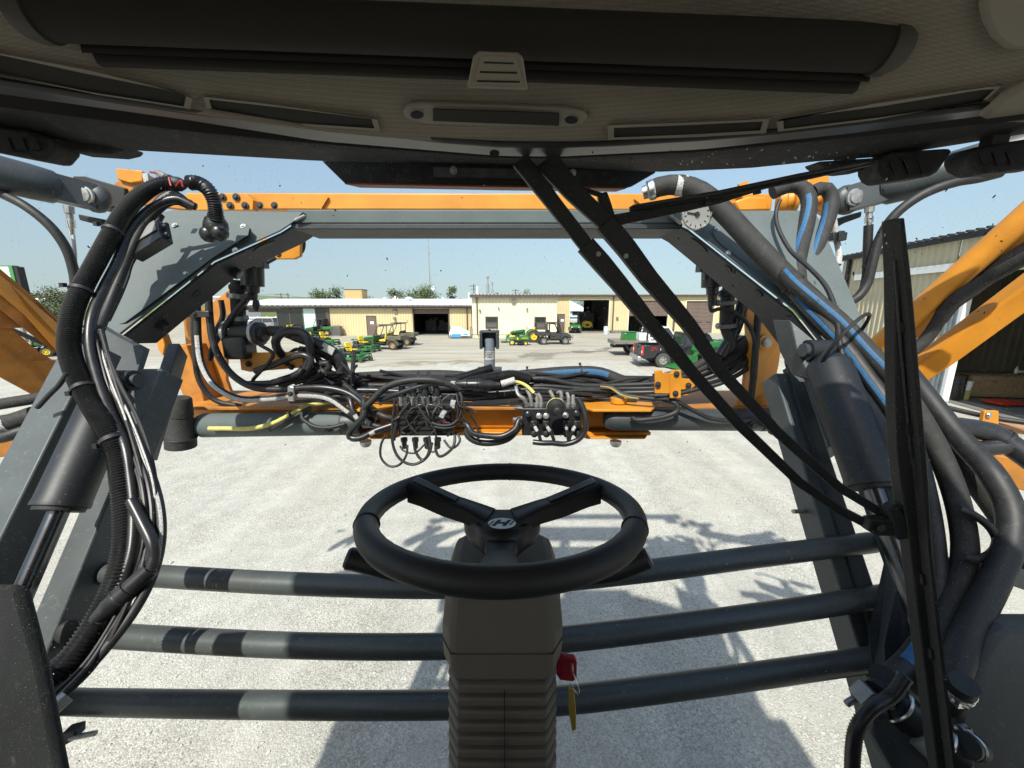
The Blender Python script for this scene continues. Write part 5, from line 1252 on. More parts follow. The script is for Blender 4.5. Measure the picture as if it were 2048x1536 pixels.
# lower beam: box with top and bottom flange
w = MB(); ya, yb_ = A(980, 812, 2.36).z, A(980, 858, 2.36).z; xa, xb = A(380, 830, 2.36).x, A(1590, 830, 2.36).x
w.boxr((xa, 2.36, yb_), (xb, 2.62, ya)); w.build('lower_beam', M['orange'], bf, bev=.02)
w = MB(); w.boxr((xa, 2.255, ya + .001), (xb, 2.72, ya + .022)); w.build('top_flange', M['orange_dirty_shade'], bf, bev=.004)
w = MB(); w.boxr((A(700, 860, 2.32).x, 2.30, yb_ - .024), (A(1300, 860, 2.32).x, 2.62, yb_ - .002)); w.build('bottom_flange', M['orange'], bf, bev=.004)
zt_ = ya + .024
for xs_ in ((690, 786), (1165, 1312)):
    w = MB(); q = [A(xs_[0], 800, 2.2).x, A(xs_[1], 800, 2.2).x]; m_ = .05
    w.prism([V3((q[0], 2.20, zt_)), V3((q[0] + m_, 2.13, zt_)), V3((q[1] - m_, 2.13, zt_)), V3((q[1], 2.20, zt_)), V3((q[1] + .06, 2.50, zt_)), V3((q[0] - .06, 2.50, zt_))], (0, 0, .016)); w.build('pivot_plate', M['orange'], bf, bev=.004)
    zb_ = yb_ - .030
    w = MB(); w.prism([V3((q[0], 2.30, zb_)), V3((q[0] + m_, 2.25, zb_)), V3((q[1] - m_ * .6, 2.25, zb_)), V3((q[1], 2.30, zb_)), V3((q[1], 2.6, zb_)), V3((q[0], 2.6, zb_))], (0, 0, .010)); w.build('pivot_plate', M['orange'], bf, bev=.004)
for x in (722, 1238):
    p = A(x, 800, 2.26); w = MB(); w.lathe(V3((p.x, 2.27, zt_ + .022)), (0, 0, 1), [(0, .048), (.03, .048), (.034, .042)], 24); b_ = w.build('pivot_boss', M['orange'], bf); w = MB(); w.lathe(V3((p.x, 2.27, zt_ + .0565)), (0, 0, 1), [(0, .034), (.008, .034), (.011, .028)], 20); w.build('pivot_pin', M['galv'], b_)
    w = MB(); w.lathe(V3((p.x, 2.28, yb_ - .052)), (0, 0, -1), [(0, .036), (.02, .034), (.034, .024)], 12); w.build('pivot_nut', M['galv'], bf)
# uprights and their webs
w = MB(); patch(w, [(366, 640, 2.56), (436, 596, 2.56), (505, 540, 2.56), (522, 532, 2.56), (524, 552, 2.56), (468, 646, 2.56), (452, 700, 2.56), (452, 760, 2.56), (470, 808, 2.56), (388, 812, 2.56), (376, 740, 2.56)], (0, .03, 0)); w.build('upright', M['orange_dirty_shade'], bf, bev=.005)  # sign-side upright and web: browner orange stands in for shade
w = MB(); patch(w, [(348, 690, 2.4), (372, 690, 2.4), (400, 770, 2.4), (415, 830, 2.4), (386, 836, 2.4), (356, 770, 2.4)], (0, .16, 0)); w.build('upright_web', M['orange_dirty_shade'], bf, bev=.006)
w = MB(); patch(w, [(522, 478, 2.40), (600, 478, 2.40), (600, 512, 2.40), (588, 518, 2.40), (540, 518, 2.40), (510, 510, 2.40)], (0, .03, 0)); lb = w.build('lamp_bracket', M['orange'], bf, bev=.003)
for x, y in ((565, 487), (555, 506)): bolt('bracket_bolt', A(x, y, 2.395), (0, -1, -.1), .012, lb)
w = MB(); patch(w, [(478, 706, 2.26), (600, 704, 2.26), (606, 712, 2.26), (606, 735, 2.26), (500, 744, 2.26), (482, 740, 2.26)], (0, .02, 0)); lb = w.build('valve_bracket', M['orange'], bf, bev=.003)
for x, y in ((497, 728), (573, 726), (583, 734)): bolt('bracket_bolt', A(x, y, 2.255), (0, -1, .1), .012, lb, 'black')
w = MB(); patch(w, [(312, 680, 2.1), (322, 668, 2.1), (330, 690, 2.1), (326, 712, 2.1), (316, 700, 2.1)], (0, .05, 0)); w.build('bump_lug', M['orange'], bf, bev=.005)
w = MB(); patch(w, [(1446, 548, 2.34), (1462, 545, 2.34), (1602, 652, 2.30), (1606, 690, 2.28), (1562, 700, 2.28), (1558, 730, 2.28), (1548, 775, 2.28), (1556, 812, 2.28), (1474, 812, 2.28), (1488, 770, 2.28), (1496, 700, 2.29), (1492, 620, 2.32)], (0, .03, 0)); w.build('upright', M['orange'], bf, bev=.005)
w = MB(); patch(w, [(1508, 650, 2.2), (1552, 640, 2.2), (1558, 690, 2.2), (1540, 720, 2.2), (1524, 790, 2.2), (1500, 800, 2.2), (1506, 720, 2.2)], (0, .07, 0)); w.build('upright_web', M['orange'], bf, bev=.006)
c = A(1527, 684, 2.19); w = MB(); w.lathe(c, (0, -1, 0), [(0, .042), (.02, .042), (.024, .034)], 24); b_ = w.build('pivot_boss', M['orange'], bf); w = MB(); w.lathe(c + V3((0, -.0245, 0)), (0, -1, 0), [(0, .026), (.012, .026), (.016, .02)], 20); w.build('pivot_pin', M['galv'], b_)
# hose clamp bracket on the beam
w = MB(); patch(w, [(1310, 742, 2.1), (1324, 740, 2.1), (1326, 746, 2.1), (1342, 746, 2.1), (1344, 740, 2.1), (1362, 740, 2.1), (1364, 757, 2.1), (1390, 759, 2.1), (1390, 772, 2.1), (1382, 778, 2.1), (1366, 779, 2.1), (1358, 780, 2.1), (1358, 797, 2.1), (1340, 797, 2.1), (1340, 787, 2.1), (1310, 787, 2.1)], (0, .012, 0)); hb2 = w.build('hose_clamp_plate', M['orange'], bf, bev=.002)
w = MB(); patch(w, [(1340, 746, 2.094), (1362, 740, 2.094), (1362, 796, 2.094), (1340, 796, 2.094)], (0, .005, 0)); w.build('clamp_tongue', M['orange'], hb2, bev=.002)
for x, y in ((1353, 748), (1351, 787), (1316, 769), (1377, 771)): bolt('clamp_bolt', A(x, y, 2.092), (0, -1, .2), .011, hb2, 'black')
# top end brackets and rollers
w = MB(); patch(w, [(231, 336, 2.4), (284, 341, 2.4), (285, 362, 2.4), (260, 366, 2.4), (234, 358, 2.4)], (0, .10, -.02)); w.build('stop_bracket', M['orange'], bf, bev=.005)
w = MB(); patch(w, [(228, 366, 2.42), (240, 358, 2.42), (300, 372, 2.42), (372, 396, 2.42), (372, 420, 2.42), (225, 402, 2.42)], (0, .05, 0)); w.build('end_plate', M['orange_dirty_shade'], bf, bev=.005)
w = MB(); patch(w, [(1618, 356, 2.3), (1658, 350, 2.3), (1660, 370, 2.3), (1655, 374, 2.3), (1612, 372, 2.3)], (0, .10, -.02)); w.build('stop_bracket', M['orange'], bf, bev=.005)
w = MB(); patch(w, [(1478, 368, 2.44), (1496, 360, 2.44), (1497, 396, 2.44), (1486, 396, 2.44)], (0, .02, 0)); w.build('stop_tab', M['orange'], bf)
w = MB(); patch(w, [(1470, 402, 2.4), (1500, 392, 2.4), (1532, 394, 2.4), (1540, 420, 2.4), (1478, 422, 2.4)], (0, .08, 0)); w.build('end_plate', M['orange'], bf, bev=.01)
for x, y, r, ax in ((1573, 402, .075, (1, -.45, 0)), (1628, 398, .06, (1, -.45, 0))):
    c = A(x, y, 2.34); w = MB(); w.lathe(c - V3(ax).normalized() * .05, ax, [(0, r * .5), (.01, r), (.04, r), (.05, r * .72), (.075, r * .7), (.085, r), (.10, r * .95), (.11, r * .5)], 28); w.build('guide_roller', M['orange'], bf)
w = MB(); patch(w, [(1655, 398, 2.32), (1676, 398, 2.32), (1680, 418, 2.32), (1664, 428, 2.32), (1652, 420, 2.32)], (0, .08, 0)); w.build('end_lug', M['orange'], bf, bev=.008)

# tilt cylinders lying along the lower beam
def tilt_cyl(label, a, b_, r, mat, flip):
    t = thing('tilt_cylinder', label, 'hydraulic cylinder', tuple((a + b_) / 2), group='tilt cylinders along the lower beam'); d = (b_ - a).normalized(); L_ = (b_ - a).length
    w = MB(); w.lathe(a, d, [(0, r * .55), (.02, r * .85), (.05, r), (L_ - .01, r), (L_, r * .9)], 28); w.build('barrel', M[mat], t)
    w = MB(); w.lathe(b_, d, [(.001, r * 1.03), (.08, r * 1.03), (.10, r * .9)], 28); w.build('gland', M['grey_dark'], t)
    w = MB(); w.cyl(b_ + d * .10, b_ + d * .2, r * .5, n=18); w.build('rod', M['chrome'], t)
    p = a.lerp(b_, .93 if not flip else .9) + V3((0, -r * .95, -.01)); w = MB(); w.lathe(p, (0, -1, .1), [(0, .022), (.02, .022), (.022, .014), (.04, .014)], 10); w.build('port_fitting', M['plastic'], t)
    return t
tilt_cyl('grey tilt cylinder with a yellow hose on the dealer sign half of the beam', A(392, 851, 2.24), A(690, 846, 2.24), px(530, 850, 2.24, 24), 'grey', 0)
tilt_cyl('shade-darkened grey tilt cylinder on the garage half of the beam', A(1208, 838, 2.22), A(1520, 840, 2.24), px(1400, 840, 2.24, 22), 'grey_dark', 1)  # darker paint than its twin, standing in for shade
# rubber boots
def boot(label, x0, y0, x1, y1, Y, wpx):
    t = thing('rubber_boot', label, 'rubber boot', tuple(A(x1, y1, Y)), group='rubber boots at the beam ends'); a, b_ = A(x0, y0, Y), A(x1, y1, Y); d = (b_ - a).normalized(); L_ = (b_ - a).length; r = px(x0, y0, Y, wpx) / 2
    w = MB(); w.lathe(a, d, [(0, r * .8), (.01, r * .9), (L_ * .36, r * .98), (L_ * .38, r * .92), (L_ * .4, r * .95), (L_ * .8, r * 1.08), (L_ * .82, r * 1.15), (L_, r * 1.15)], 26); w.build('sleeve', M['rubber_dusty'], t)
    w = MB(); w.torus(a + d * L_ * .81, d, r * 1.13, .006, 26, 6); w.build('band', M['black'], t)
boot('dusty black rubber boot hanging at the dealer sign end of the lower beam', 358, 795, 362, 893, 2.15, 46)
boot('dusty black rubber boot hanging at the garage end of the lower beam', 1578, 775, 1566, 868, 2.12, 46)

# fold cylinders above
def fold_cyl(label, pin, end, Yp, Ye, wpx, grp):
    t = thing('fold_cylinder', label, 'hydraulic cylinder', tuple(A(*pin, Yp)), group=grp); a, b_ = A(*pin, Yp), A(*end, Ye); d = (b_ - a).normalized(); r = px(*pin, Yp, wpx) / 2
    w = MB(); w.lathe(a + d * .12, d, [(0, r * .7), (.03, r * .95), (.1, r), ((b_ - a).length, r * 1.02)], 26); w.build('barrel', M['grey_dark'], t)
    sd = d.cross(V3((0, 1, 0))).normalized()
    w = MB(); w.beam(a, a + d * .15, r * 1.15, r * 1.5); w.ball(a, r * .92, 16, (1, .62, 1)); w.build('end_lug', M['grey_dark'], t)
    w = MB(); w.lathe(a + V3((0, -r * .55, 0)), (0, -1, 0), [(0, r * .52), (.012, r * .52), (.014, r * .42), (.022, r * .40), (.024, r * .3)], 24); w.build('pin', M['galv'], t)
    return t
FG = 'boom fold cylinders at the top corners'
fold_cyl('dark grey fold cylinder running out above the dealer sign', (192, 396), (-120, 318), 2.25, 1.9, 62, FG)
fold_cyl('dark grey fold cylinder running out above the storage building', (1693, 400), (2130, 275), 2.15, 1.8, 62, FG)
w = MB(); patch(w, [(144, 352, 2.36), (168, 352, 2.36), (250, 376, 2.4), (250, 410, 2.4), (200, 420, 2.36), (150, 368, 2.36)], (0, .06, 0)); tag(w.build('cylinder_bracket', M['black'], bev=.006), 'black steel bracket holding the fold cylinder on the dealer sign side', 'bracket', 'fold cylinder brackets')
w = MB(); patch(w, [(155, 428, 2.3), (205, 438, 2.3), (205, 452, 2.3), (158, 440, 2.3)], (0, .1, 0)); tag(w.build('lower_bracket', M['black'], bev=.006), 'small black plate under the fold cylinder pin on the dealer sign side', 'bracket', 'fold cylinder brackets')
w = MB(); patch(w, [(1660, 386, 2.3), (1735, 366, 2.28), (1752, 376, 2.28), (1700, 420, 2.28), (1664, 430, 2.3)], (0, .06, 0)); tag(w.build('cylinder_bracket', M['black'], bev=.006), 'black steel bracket holding the fold cylinder on the storage building side', 'bracket', 'fold cylinder brackets')
w = MB(); patch(w, [(1668, 440, 2.25), (1725, 422, 2.25), (1723, 434, 2.25), (1690, 446, 2.25), (1672, 456, 2.25)], (0, .1, 0)); tag(w.build('lower_bracket', M['black'], bev=.006), 'small black plate under the fold cylinder pin on the storage building side', 'bracket', 'fold cylinder brackets')
c = A(1745, 360, 2.12); w = MB(); w.box(c, (.07, .05, .05), Matrix.Rotation(.3, 3, 'Y')); w.box(c + V3((0, -.028, .0)), (.05, .008, .03), Matrix.Rotation(.3, 3, 'Y')); tag(w.build('proximity_sensor', M['galv'], bev=.004), 'small metal sensor on top of the fold cylinder by the storage building', 'sensor')

# boom wings
BG = 'folded boom wings'
bw = thing('boom_wing', 'orange boom wing crossing in front of the dealer sign', 'boom wing', tuple(A(60, 690, 2.7)), group=BG)
w = MB(); patch(w, [(-90, 492, 2.2), (0, 564, 2.4), (103, 649, 2.7), (128, 700, 2.75), (112, 702, 2.7), (50, 632, 2.55), (0, 590, 2.4), (-90, 520, 2.2)], (.02, .03, 0)); w.build('top_chord', M['orange'], bw, bev=.004)
w = MB(); patch(w, [(-90, 524, 2.23), (0, 594, 2.43), (50, 636, 2.58), (118, 706, 2.73), (104, 702, 2.72), (46, 656, 2.58), (0, 618, 2.43), (-90, 545, 2.23)], (.02, .16, 0)); w.build('chord_flange', M['orange_dirty_shade'], bw, bev=.004)
w = MB(); patch(w, [(-90, 560, 2.3), (0, 622, 2.48), (44, 656, 2.6), (0, 657, 2.5), (-90, 657, 2.3)], (0, .2, 0)); w.build('gusset', M['orange_dirty_shade'], bw, bev=.004)
w = MB(); patch(w, [(-90, 610, 2.35), (0, 682, 2.5), (33, 710, 2.56), (58, 722, 2.62), (112, 724, 2.7), (112, 790, 2.7), (80, 800, 2.66), (0, 757, 2.5), (-90, 700, 2.35)], (.02, .12, 0)); w.build('bottom_chord', M['orange_dirty_shade'], bw, bev=.01)
w = MB(); w.beam(A(20, 658, 2.75), A(118, 700, 2.9), .03, .03); w.build('brace_rod', M['black'], bw)
bw = thing('boom_wing', 'orange boom wing crossing in front of the storage building', 'boom wing', tuple(A(1850, 690, 2.6)), group=BG)
w = MB(); q = [A(1742, 704, 2.6), A(2120, 372, 2.1)]; w.tube(q, px(1850, 600, 2.4, 40) / 2, 18); w.build('chord_tube', M['orange'], bw)
w = MB(); patch(w, [(1744, 700, 2.62), (2110, 410, 2.15), (2110, 440, 2.15), (1756, 728, 2.62)], (0, .05, 0)); w.build('chord_flange', M['orange'], bw, bev=.004)
w = MB(); patch(w, [(1750, 704, 2.64), (1830, 645, 2.52), (1905, 610, 2.45), (1888, 648, 2.47), (1790, 700, 2.58), (1788, 745, 2.6), (1752, 740, 2.64)], (.0, .12, 0)); w.build('gusset', M['orange_dirty_shade'], bw, bev=.004)
w = MB(); patch(w, [(1836, 730, 2.6), (1900, 684, 2.5), (2110, 528, 2.2), (2110, 585, 2.2), (1908, 728, 2.5), (1838, 775, 2.6)], (0, .10, 0)); w.build('bottom_chord', M['orange'], bw, bev=.012)
w = MB()
for x, y in ((1780, 640), (1850, 590), (1907, 565), (1915, 560), (1960, 520), (2000, 480)): w.ball(A(x, y + 6, 2.36), .010, 6)
w.build('weld_spatter', M['orange_dirty_shade'], bw)['kind'] = 'stuff'
w = MB(); w.tube(catmull(poly([(1780, 735, 2.45), (1850, 680, 2.4), (1890, 620, 2.35), (1915, 595, 2.3), (1980, 555, 2.2), (2100, 490, 2.0)]), 8), .034, 12); tag(w.build('boom_hose', M['rubber_dusty']), 'dusty thick hose draped over the boom wing by the storage building', 'hose', 'hoses on the boom wings')
w = MB(); w.tube(catmull(poly([(1876, 640, 2.5), (1900, 610, 2.45), (1940, 580, 2.35), (2000, 535, 2.25), (2100, 470, 2.1)]), 8), .045, 12); tag(w.build('boom_hose', M['rubber']), 'black thick hose lying inside the boom wing by the storage building', 'hose', 'hoses on the boom wings')
# lower wing beams and their wrapped hoses at both edges
bw = thing('boom_beam', 'dirty orange lower boom beam below the steel drum', 'boom beam', tuple(A(1950, 930, 2.0)), group='lower boom beams')
w = MB(); patch(w, [(1830, 872, 2.05), (1890, 888, 2.0), (2110, 935, 1.85), (2110, 1000, 1.85), (1890, 935, 2.0), (1830, 905, 2.05)], (0, .10, 0)); w.build('box_beam', M['orange_dirty_shade'], bw, bev=.006)
w = MB(); patch(w, [(1970, 822, 1.98), (1998, 822, 1.98), (1998, 850, 1.98), (1990, 880, 1.98), (2015, 890, 1.98), (1990, 892, 1.98), (1960, 892, 1.98), (1960, 870, 1.98)], (0, .02, 0)); br = w.build('hose_bracket', M['orange'], bw, bev=.003)
bolt('bracket_bolt', A(1978, 830, 1.975), (0, -1, .2), .01, br)
w = MB(); w.cyl(A(1985, 848, 2.05), A(2110, 868, 1.95), .03, n=16); w.build('boom_pipe', pm('copper_brown_pipe', (.30, .17, .09), .4, .4), bw)
bw = thing('boom_beam', 'dirty orange lower boom beam behind the frame on the dealer sign side', 'boom beam', tuple(A(40, 880, 2.2)), group='lower boom beams')
w = MB(); patch(w, [(-60, 885, 2.15), (60, 870, 2.25), (240, 852, 2.4), (240, 900, 2.4), (60, 905, 2.25), (-60, 925, 2.15)], (0, .10, 0)); w.build('box_beam', M['orange_dirty_shade'], bw, bev=.006)
w = MB(); patch(w, [(1600, 760, 2.5), (1660, 790, 2.45), (1690, 850, 2.4), (1690, 885, 2.4), (1600, 868, 2.5)], (0, .12, 0)); w.build('knuckle', M['orange_dirty_shade'], bw, bev=.01)
WG = 'tape-wrapped hoses at the boom hinges'
hose('wrapped_hose', 'tape-wrapped black hose leading from the wiper towards the orange bracket', [(1835, 838, 1.75), (1880, 850, 1.75), (1930, 856, 1.75), (1985, 866, 1.72), (2020, 890, 1.68), (2090, 940, 1.6)], 40, 'plastic', group=WG, ties=(.3, .7))
hose('wrapped_hose', 'black tape-wrapped hose fork just under the upper wrapped hose', [(1900, 862, 1.74), (1915, 890, 1.72), (1960, 898, 1.7), (2010, 892, 1.68), (2060, 900, 1.65)], 32, 'plastic', group=WG)
hose('boom_cable', 'thin black cable arching above the tape-wrapped hoses', [(1838, 806, 2.1), (1880, 812, 2.1), (1940, 826, 2.05), (2000, 838, 2.0), (2090, 850, 1.9)], 10, 'rubber', group=WG)
hose('wrapped_hose', 'black wrapped hose behind the frame below the dealer sign boom', [(-40, 815, 2.0), (20, 805, 2.0), (80, 795, 2.05), (140, 780, 2.1)], 22, 'rubber_dusty', group=WG)
hose('wrapped_hose', 'fat wrapped hose end with white clamp at the dealer sign edge', [(-40, 850, 1.95), (0, 848, 1.95), (30, 842, 1.97), (70, 828, 2.0)], 34, 'rubber_dusty', group=WG, stripe=('white', 20, .9, .55, .68))
hose('wrapped_hose', 'black hose under the fat wrapped hose end', [(-40, 880, 1.92), (10, 874, 1.92), (45, 862, 1.95), (90, 850, 2.0)], 22, 'rubber', group=WG)
# ================================================================== HOSES, HARNESSES AND VALVES ON THE FRAME
LB = 'corrugated harness bundle on the dealer sign side'
hose('harness_conduit', 'thickest corrugated black conduit curving down the dealer sign side of the frame', [(345, 366, 1.72), (318, 370, 1.70), (285, 388, 1.66), (252, 420, 1.60), (222, 470, 1.53), (192, 525, 1.46), (165, 575, 1.40), (145, 625, 1.34), (138, 690, 1.28), (152, 745, 1.23), (182, 805, 1.18), (214, 858, 1.13), (236, 905, 1.10), (244, 960, 1.06), (250, 1020, 1.02), (250, 1090, .97), (236, 1150, .92), (206, 1220, .87), (155, 1300, .80), (95, 1370, .74), (20, 1440, .68), (-40, 1490, .64)], 50, 'loom', .0085, LB, n=16, rr=.0295, ties=(.165, .30, .505, .62))
hose('harness_conduit', 'slim corrugated conduit running close beside the thickest one', [(392, 414, 1.74), (350, 398, 1.72), (300, 418, 1.68), (258, 462, 1.60), (236, 520, 1.52), (208, 575, 1.45), (185, 630, 1.37), (180, 690, 1.31), (196, 760, 1.24), (222, 830, 1.17), (250, 890, 1.11), (262, 960, 1.06), (268, 1030, 1.01), (262, 1110, .95), (232, 1190, .89), (195, 1250, .84)], 22, 'loom', .007, LB, rr=.0165)
hose('hydraulic_hose', 'black hose with white printed stripe bowing out beside the corrugated bundle', [(178, 640, 1.45), (190, 690, 1.36), (215, 750, 1.28), (243, 810, 1.21), (272, 875, 1.14), (300, 945, 1.08), (319, 1015, 1.02), (321, 1085, .97), (303, 1155, .92), (268, 1222, .87), (215, 1292, .81), (155, 1358, .76), (112, 1398, .73), (40, 1452, .68)], 17, 'rubber', 0, LB, stripe=('white', 25, .32, .02, .78, -40), rr=.0125)
hose('hydraulic_hose', 'plain black hose tucked behind the corrugated bundle', [(230, 840, 1.25), (262, 890, 1.19), (282, 950, 1.13), (288, 1020, 1.07), (278, 1100, 1.0), (258, 1180, .94), (225, 1260, .87), (160, 1340, .8), (60, 1430, .7)], 20, 'rubber', 0, LB, rr=.015)
hose('harness_conduit', 'short corrugated branch hooking into the big black connector', [(262, 1000, 1.0), (285, 1045, .97), (304, 1085, .945), (308, 1115, .93), (300, 1140, .915)], 24, 'loom', .007, LB, rr=.0155)
cb2 = thing('cable_loom', 'thin black cables tied along the corrugated conduits on the dealer sign side', 'cable loom', tuple(A(250, 900, 1.1)))
for i, (dx, t_) in enumerate(((-9, 6), (-4, 5), (6, 6), (12, 7), (18, 5), (24, 6), (-14, 5))):
    P_ = [(196, 660, 1.37), (224, 755, 1.26), (252, 830, 1.19), (272, 900, 1.12), (288, 970, 1.06), (292, 1040, 1.01), (284, 1110, .96), (262, 1180, .91), (222, 1255, .85), (170, 1330, .79), (90, 1405, .72)]
    hose('cable', None, [(x + dx * (.6 + .5 * math.sin(i + j * .9)), y, Y - .01 + .012 * math.sin(i * 2 + j)) for j, (x, y, Y) in enumerate(P_)], t_ + 2, R.choice(['rubber', 'plastic', 'loom']), parent=cb2, n=8, stripe=('white', 15, .5, .1, .3 + .08 * i) if i in (1, 4) else None)
cn = thing('round_connector', 'big black round cable connector beside the lowest corrugated bends', 'connector', tuple(A(246, 1190, .88)), group='round cable connectors')
a, b_ = A(302, 1138, .915), A(185, 1246, .84); d = (b_ - a).normalized(); L_ = (b_ - a).length
w = MB(); w.lathe(a, d, [(0, .021), (L_ * .34, .023), (L_ * .35, .018), (L_ * .37, .018), (L_ * .38, .026), (L_ * .52, .027)], 22); w.build('plug', M['plastic'], cn)
w = MB(); w.lathe(a + d * L_ * .521, d, [(0, .028), (L_ * .04, .029), (L_ * .05, .025), (L_ * .2, .025), (L_ * .24, .022), (L_ * .38, .018), (L_ * .47, .014)], 22); w.build('socket', M['plastic'], cn)
w = MB(); w.torus(a + d * L_ * .36, d, .020, .004, 20, 6); w.torus(a + d * L_ * .55, d, .027, .003, 20, 6); w.build('seal_ring', M['black'], cn)
hose('harness_conduit', 'black conduit leaving the big connector towards the cab corner', [(190, 1242, .845), (165, 1270, .82), (130, 1310, .79), (85, 1345, .75), (20, 1390, .71)], 22, 'loom', .007, LB, rr=.013)
hose('hydraulic_hose', 'black hose curling over the top of the frame to the taped cable end', [(378, 366, 1.76), (395, 366, 1.76), (415, 378, 1.76), (428, 402, 1.77), (432, 428, 1.78), (433, 445, 1.78)], 30, 'loom', .009, LB, rr=.030)
tl = thing('taped_cable_end', 'bulging taped cable end entering the gusset plate', 'cable end', tuple(A(430, 458, 1.85)), group=None)
w = MB(); c = A(432, 452, 1.80); w.ball(c, .048, 14, (1, 1, 1.05)); w.ball(c + V3((-.03, -.01, -.035)), .036, 12); w.ball(c + V3((.02, -.012, -.03)), .036, 12); w.ball(c + V3((.012, -.01, .035)), .032, 12); w.build('taped_bulge', M['plastic'], tl)
w = MB()
for i, (x, y) in enumerate(((410, 462), (418, 468), (428, 470), (440, 469))): w.tube([A(x + 2, y - 16, 1.765), A(x, y, 1.79)], .012, 8)
w.build('cable_strand', M['loom'], tl)
for k_, (pts, wpx, lab, st) in enumerate((
    ([(296, 432, 1.78), (318, 400, 1.76), (345, 386, 1.76), (368, 398, 1.78), (382, 414, 1.82)], 12, 'hose with white print arching over the gusset top behind the conduits', ('white', 0, .6, .1, .9)),
    ([(262, 500, 1.70), (290, 450, 1.72), (325, 412, 1.74), (352, 402, 1.75), (378, 412, 1.78)], 15, 'black hose arching in front of the white printed hose at the gusset top', None),
    ([(212, 640, 1.56), (236, 590, 1.62), (250, 555, 1.66), (262, 520, 1.70), (300, 470, 1.75), (322, 430, 1.80)], 13, 'black hose with white tag passing behind the junction box', ('white', 0, .6, .3, .6)),
    ([(196, 665, 1.46), (212, 625, 1.54), (236, 565, 1.62), (262, 500, 1.68), (290, 445, 1.72), (318, 405, 1.74)], 16, 'smooth black hose lying against the slim conduit above the junction box', None))):
    hose('hydraulic_hose', lab, pts, wpx, 'rubber', 0, 'hoses arching over the gusset top', stripe=st)
# split end with loose wires at the top of the conduit
we = thing('split_harness', 'open split in the harness with loose wires and a grey tip above the conduits', 'cable end', tuple(A(350, 370, 1.73)))
w = MB(); w.ball(A(352, 368, 1.73), .032, 12, (1.3, 1, .9)); w.ball(A(338, 362, 1.73), .026, 10); w.build('wire_nest', M['rubber'], we)
w = MB(); w.tube(poly([(336, 362, 1.73), (326, 352, 1.73), (316, 346, 1.73), (310, 343, 1.73)]), [.014, .016, .012, .006], 10); w.build('grey_tip', M['grey_unit'], we)
w = MB()
for pts in ([(330, 360, 1.72), (318, 348, 1.72), (300, 344, 1.72)], [(345, 362, 1.71), (338, 356, 1.70), (342, 372, 1.69)], [(352, 372, 1.7), (362, 362, 1.69), (366, 374, 1.69)]): w.tube(catmull(poly(pts), 5), .004, 6)
w.build('loose_wire', M['red'], we)
w = MB(); w.box(A(293, 356, 1.8), (.022, .01, .035)); w.build('paper_tag', M['white'], we)
# junction box on the gusset
jb = thing('junction_box', 'black junction box with a grey label bolted on the gusset plate', 'junction box', tuple(A(296, 490, 1.80)))
ux = (A(342, 455, 1.70) - A(256, 507, 1.70)).normalized(); uy = V3((.05, -.86, .5)); uy = (uy - ux * uy.dot(ux)).normalized(); uz = uy.cross(ux).normalized(); uz = uz if uz.z > 0 else -uz
Mx = Matrix((ux, uz, uy)).transposed(); c = A(300, 482, 1.72)
w = MB(); w.box(c, (.165, .10, .05), Mx); w.build('enclosure', M['plastic'], jb, bev=.004)
w = MB(); w.box(c - uz * .0, (.20, .075, .012), Mx); w.build('mounting_flange', M['black'], jb)
w = MB(); w.box(c + uz * .024 + uy * .027, (.140, .050, .003), Mx); w.build('label_plate', pm('grey_label', (.20, .20, .19), .5), jb)
w = MB(); w.box(c - uz * .004 + uy * .028, (.145, .004, .004), Mx); w.build('lid_seam', M['grey_dark'], jb)
for s, q in ((-1, -1), (1, -1), (1, 1), (-1, 1)): bolt('box_screw', c + ux * s * .088 + uz * q * .022 + uy * .008, uy, .006, jb)
# hydraulic hoses of the fold cylinders
hose('hydraulic_hose', 'black hose bowing down from the fold cylinder against the sky on the sign side', [(-40, 365, 2.0), (0, 386, 2.0), (50, 412, 2.0), (100, 452, 2.02), (133, 498, 2.04), (148, 545, 2.05), (152, 580, 2.05)], 17, 'rubber', 0, 'fold cylinder hoses')
hose('hydraulic_hose', 'black hose arching from the storage building fold cylinder against the sky', [(2000, 346, 1.9), (1960, 356, 1.9), (1905, 366, 1.92), (1840, 392, 1.95), (1788, 432, 1.98), (1757, 482, 2.0), (1744, 530, 2.0), (1735, 566, 2.0), (1718, 592, 2.0), (1700, 604, 2.0)], 17, 'rubber', 0, 'fold cylinder hoses')
hose('hydraulic_hose', 'straight black hose hanging below the fold cylinder by the storage building', [(1737, 450, 2.04), (1735, 500, 2.04), (1733, 550, 2.04), (1726, 585, 2.04)], 15, 'rubber', 0, 'fold cylinder hoses', ties=(.6,))
for lab, x, y0, y1, Y in (('steel hose fitting under the fold cylinder on the dealer sign side', 137, 412, 470, 2.12), ('steel hose fitting under the fold cylinder on the storage building side', 1739, 414, 456, 2.06)):
    t = thing('hose_fitting', lab, 'fitting', tuple(A(x, y1, Y)), group='fold cylinder fittings'); a, b_ = A(x, y0, Y), A(x + (7 if x < 500 else -2), y1, Y)
    w = MB(); d = (b_ - a).normalized(); L_ = (b_ - a).length; w.lathe(a, d, [(0, .02), (L_ * .25, .02), (L_ * .27, .014), (L_ * .45, .014)], 8); w.build('hex_nut', M['galv'], t)
    w = MB(); w.lathe(a + d * L_ * .451, d, [(0, .018), (L_ * .3, .018), (L_ * .32, .013), (L_ * .55, .012)], 16); w.build('ferrule', M['steel'], t)
hose('thin_pipe', 'thin pale tube hanging from the fitting on the dealer sign side', [(146, 470, 2.12), (149, 500, 2.1), (150, 530, 2.1), (147, 570, 2.08)], 6, 'white', 0, 'fold cylinder hoses')
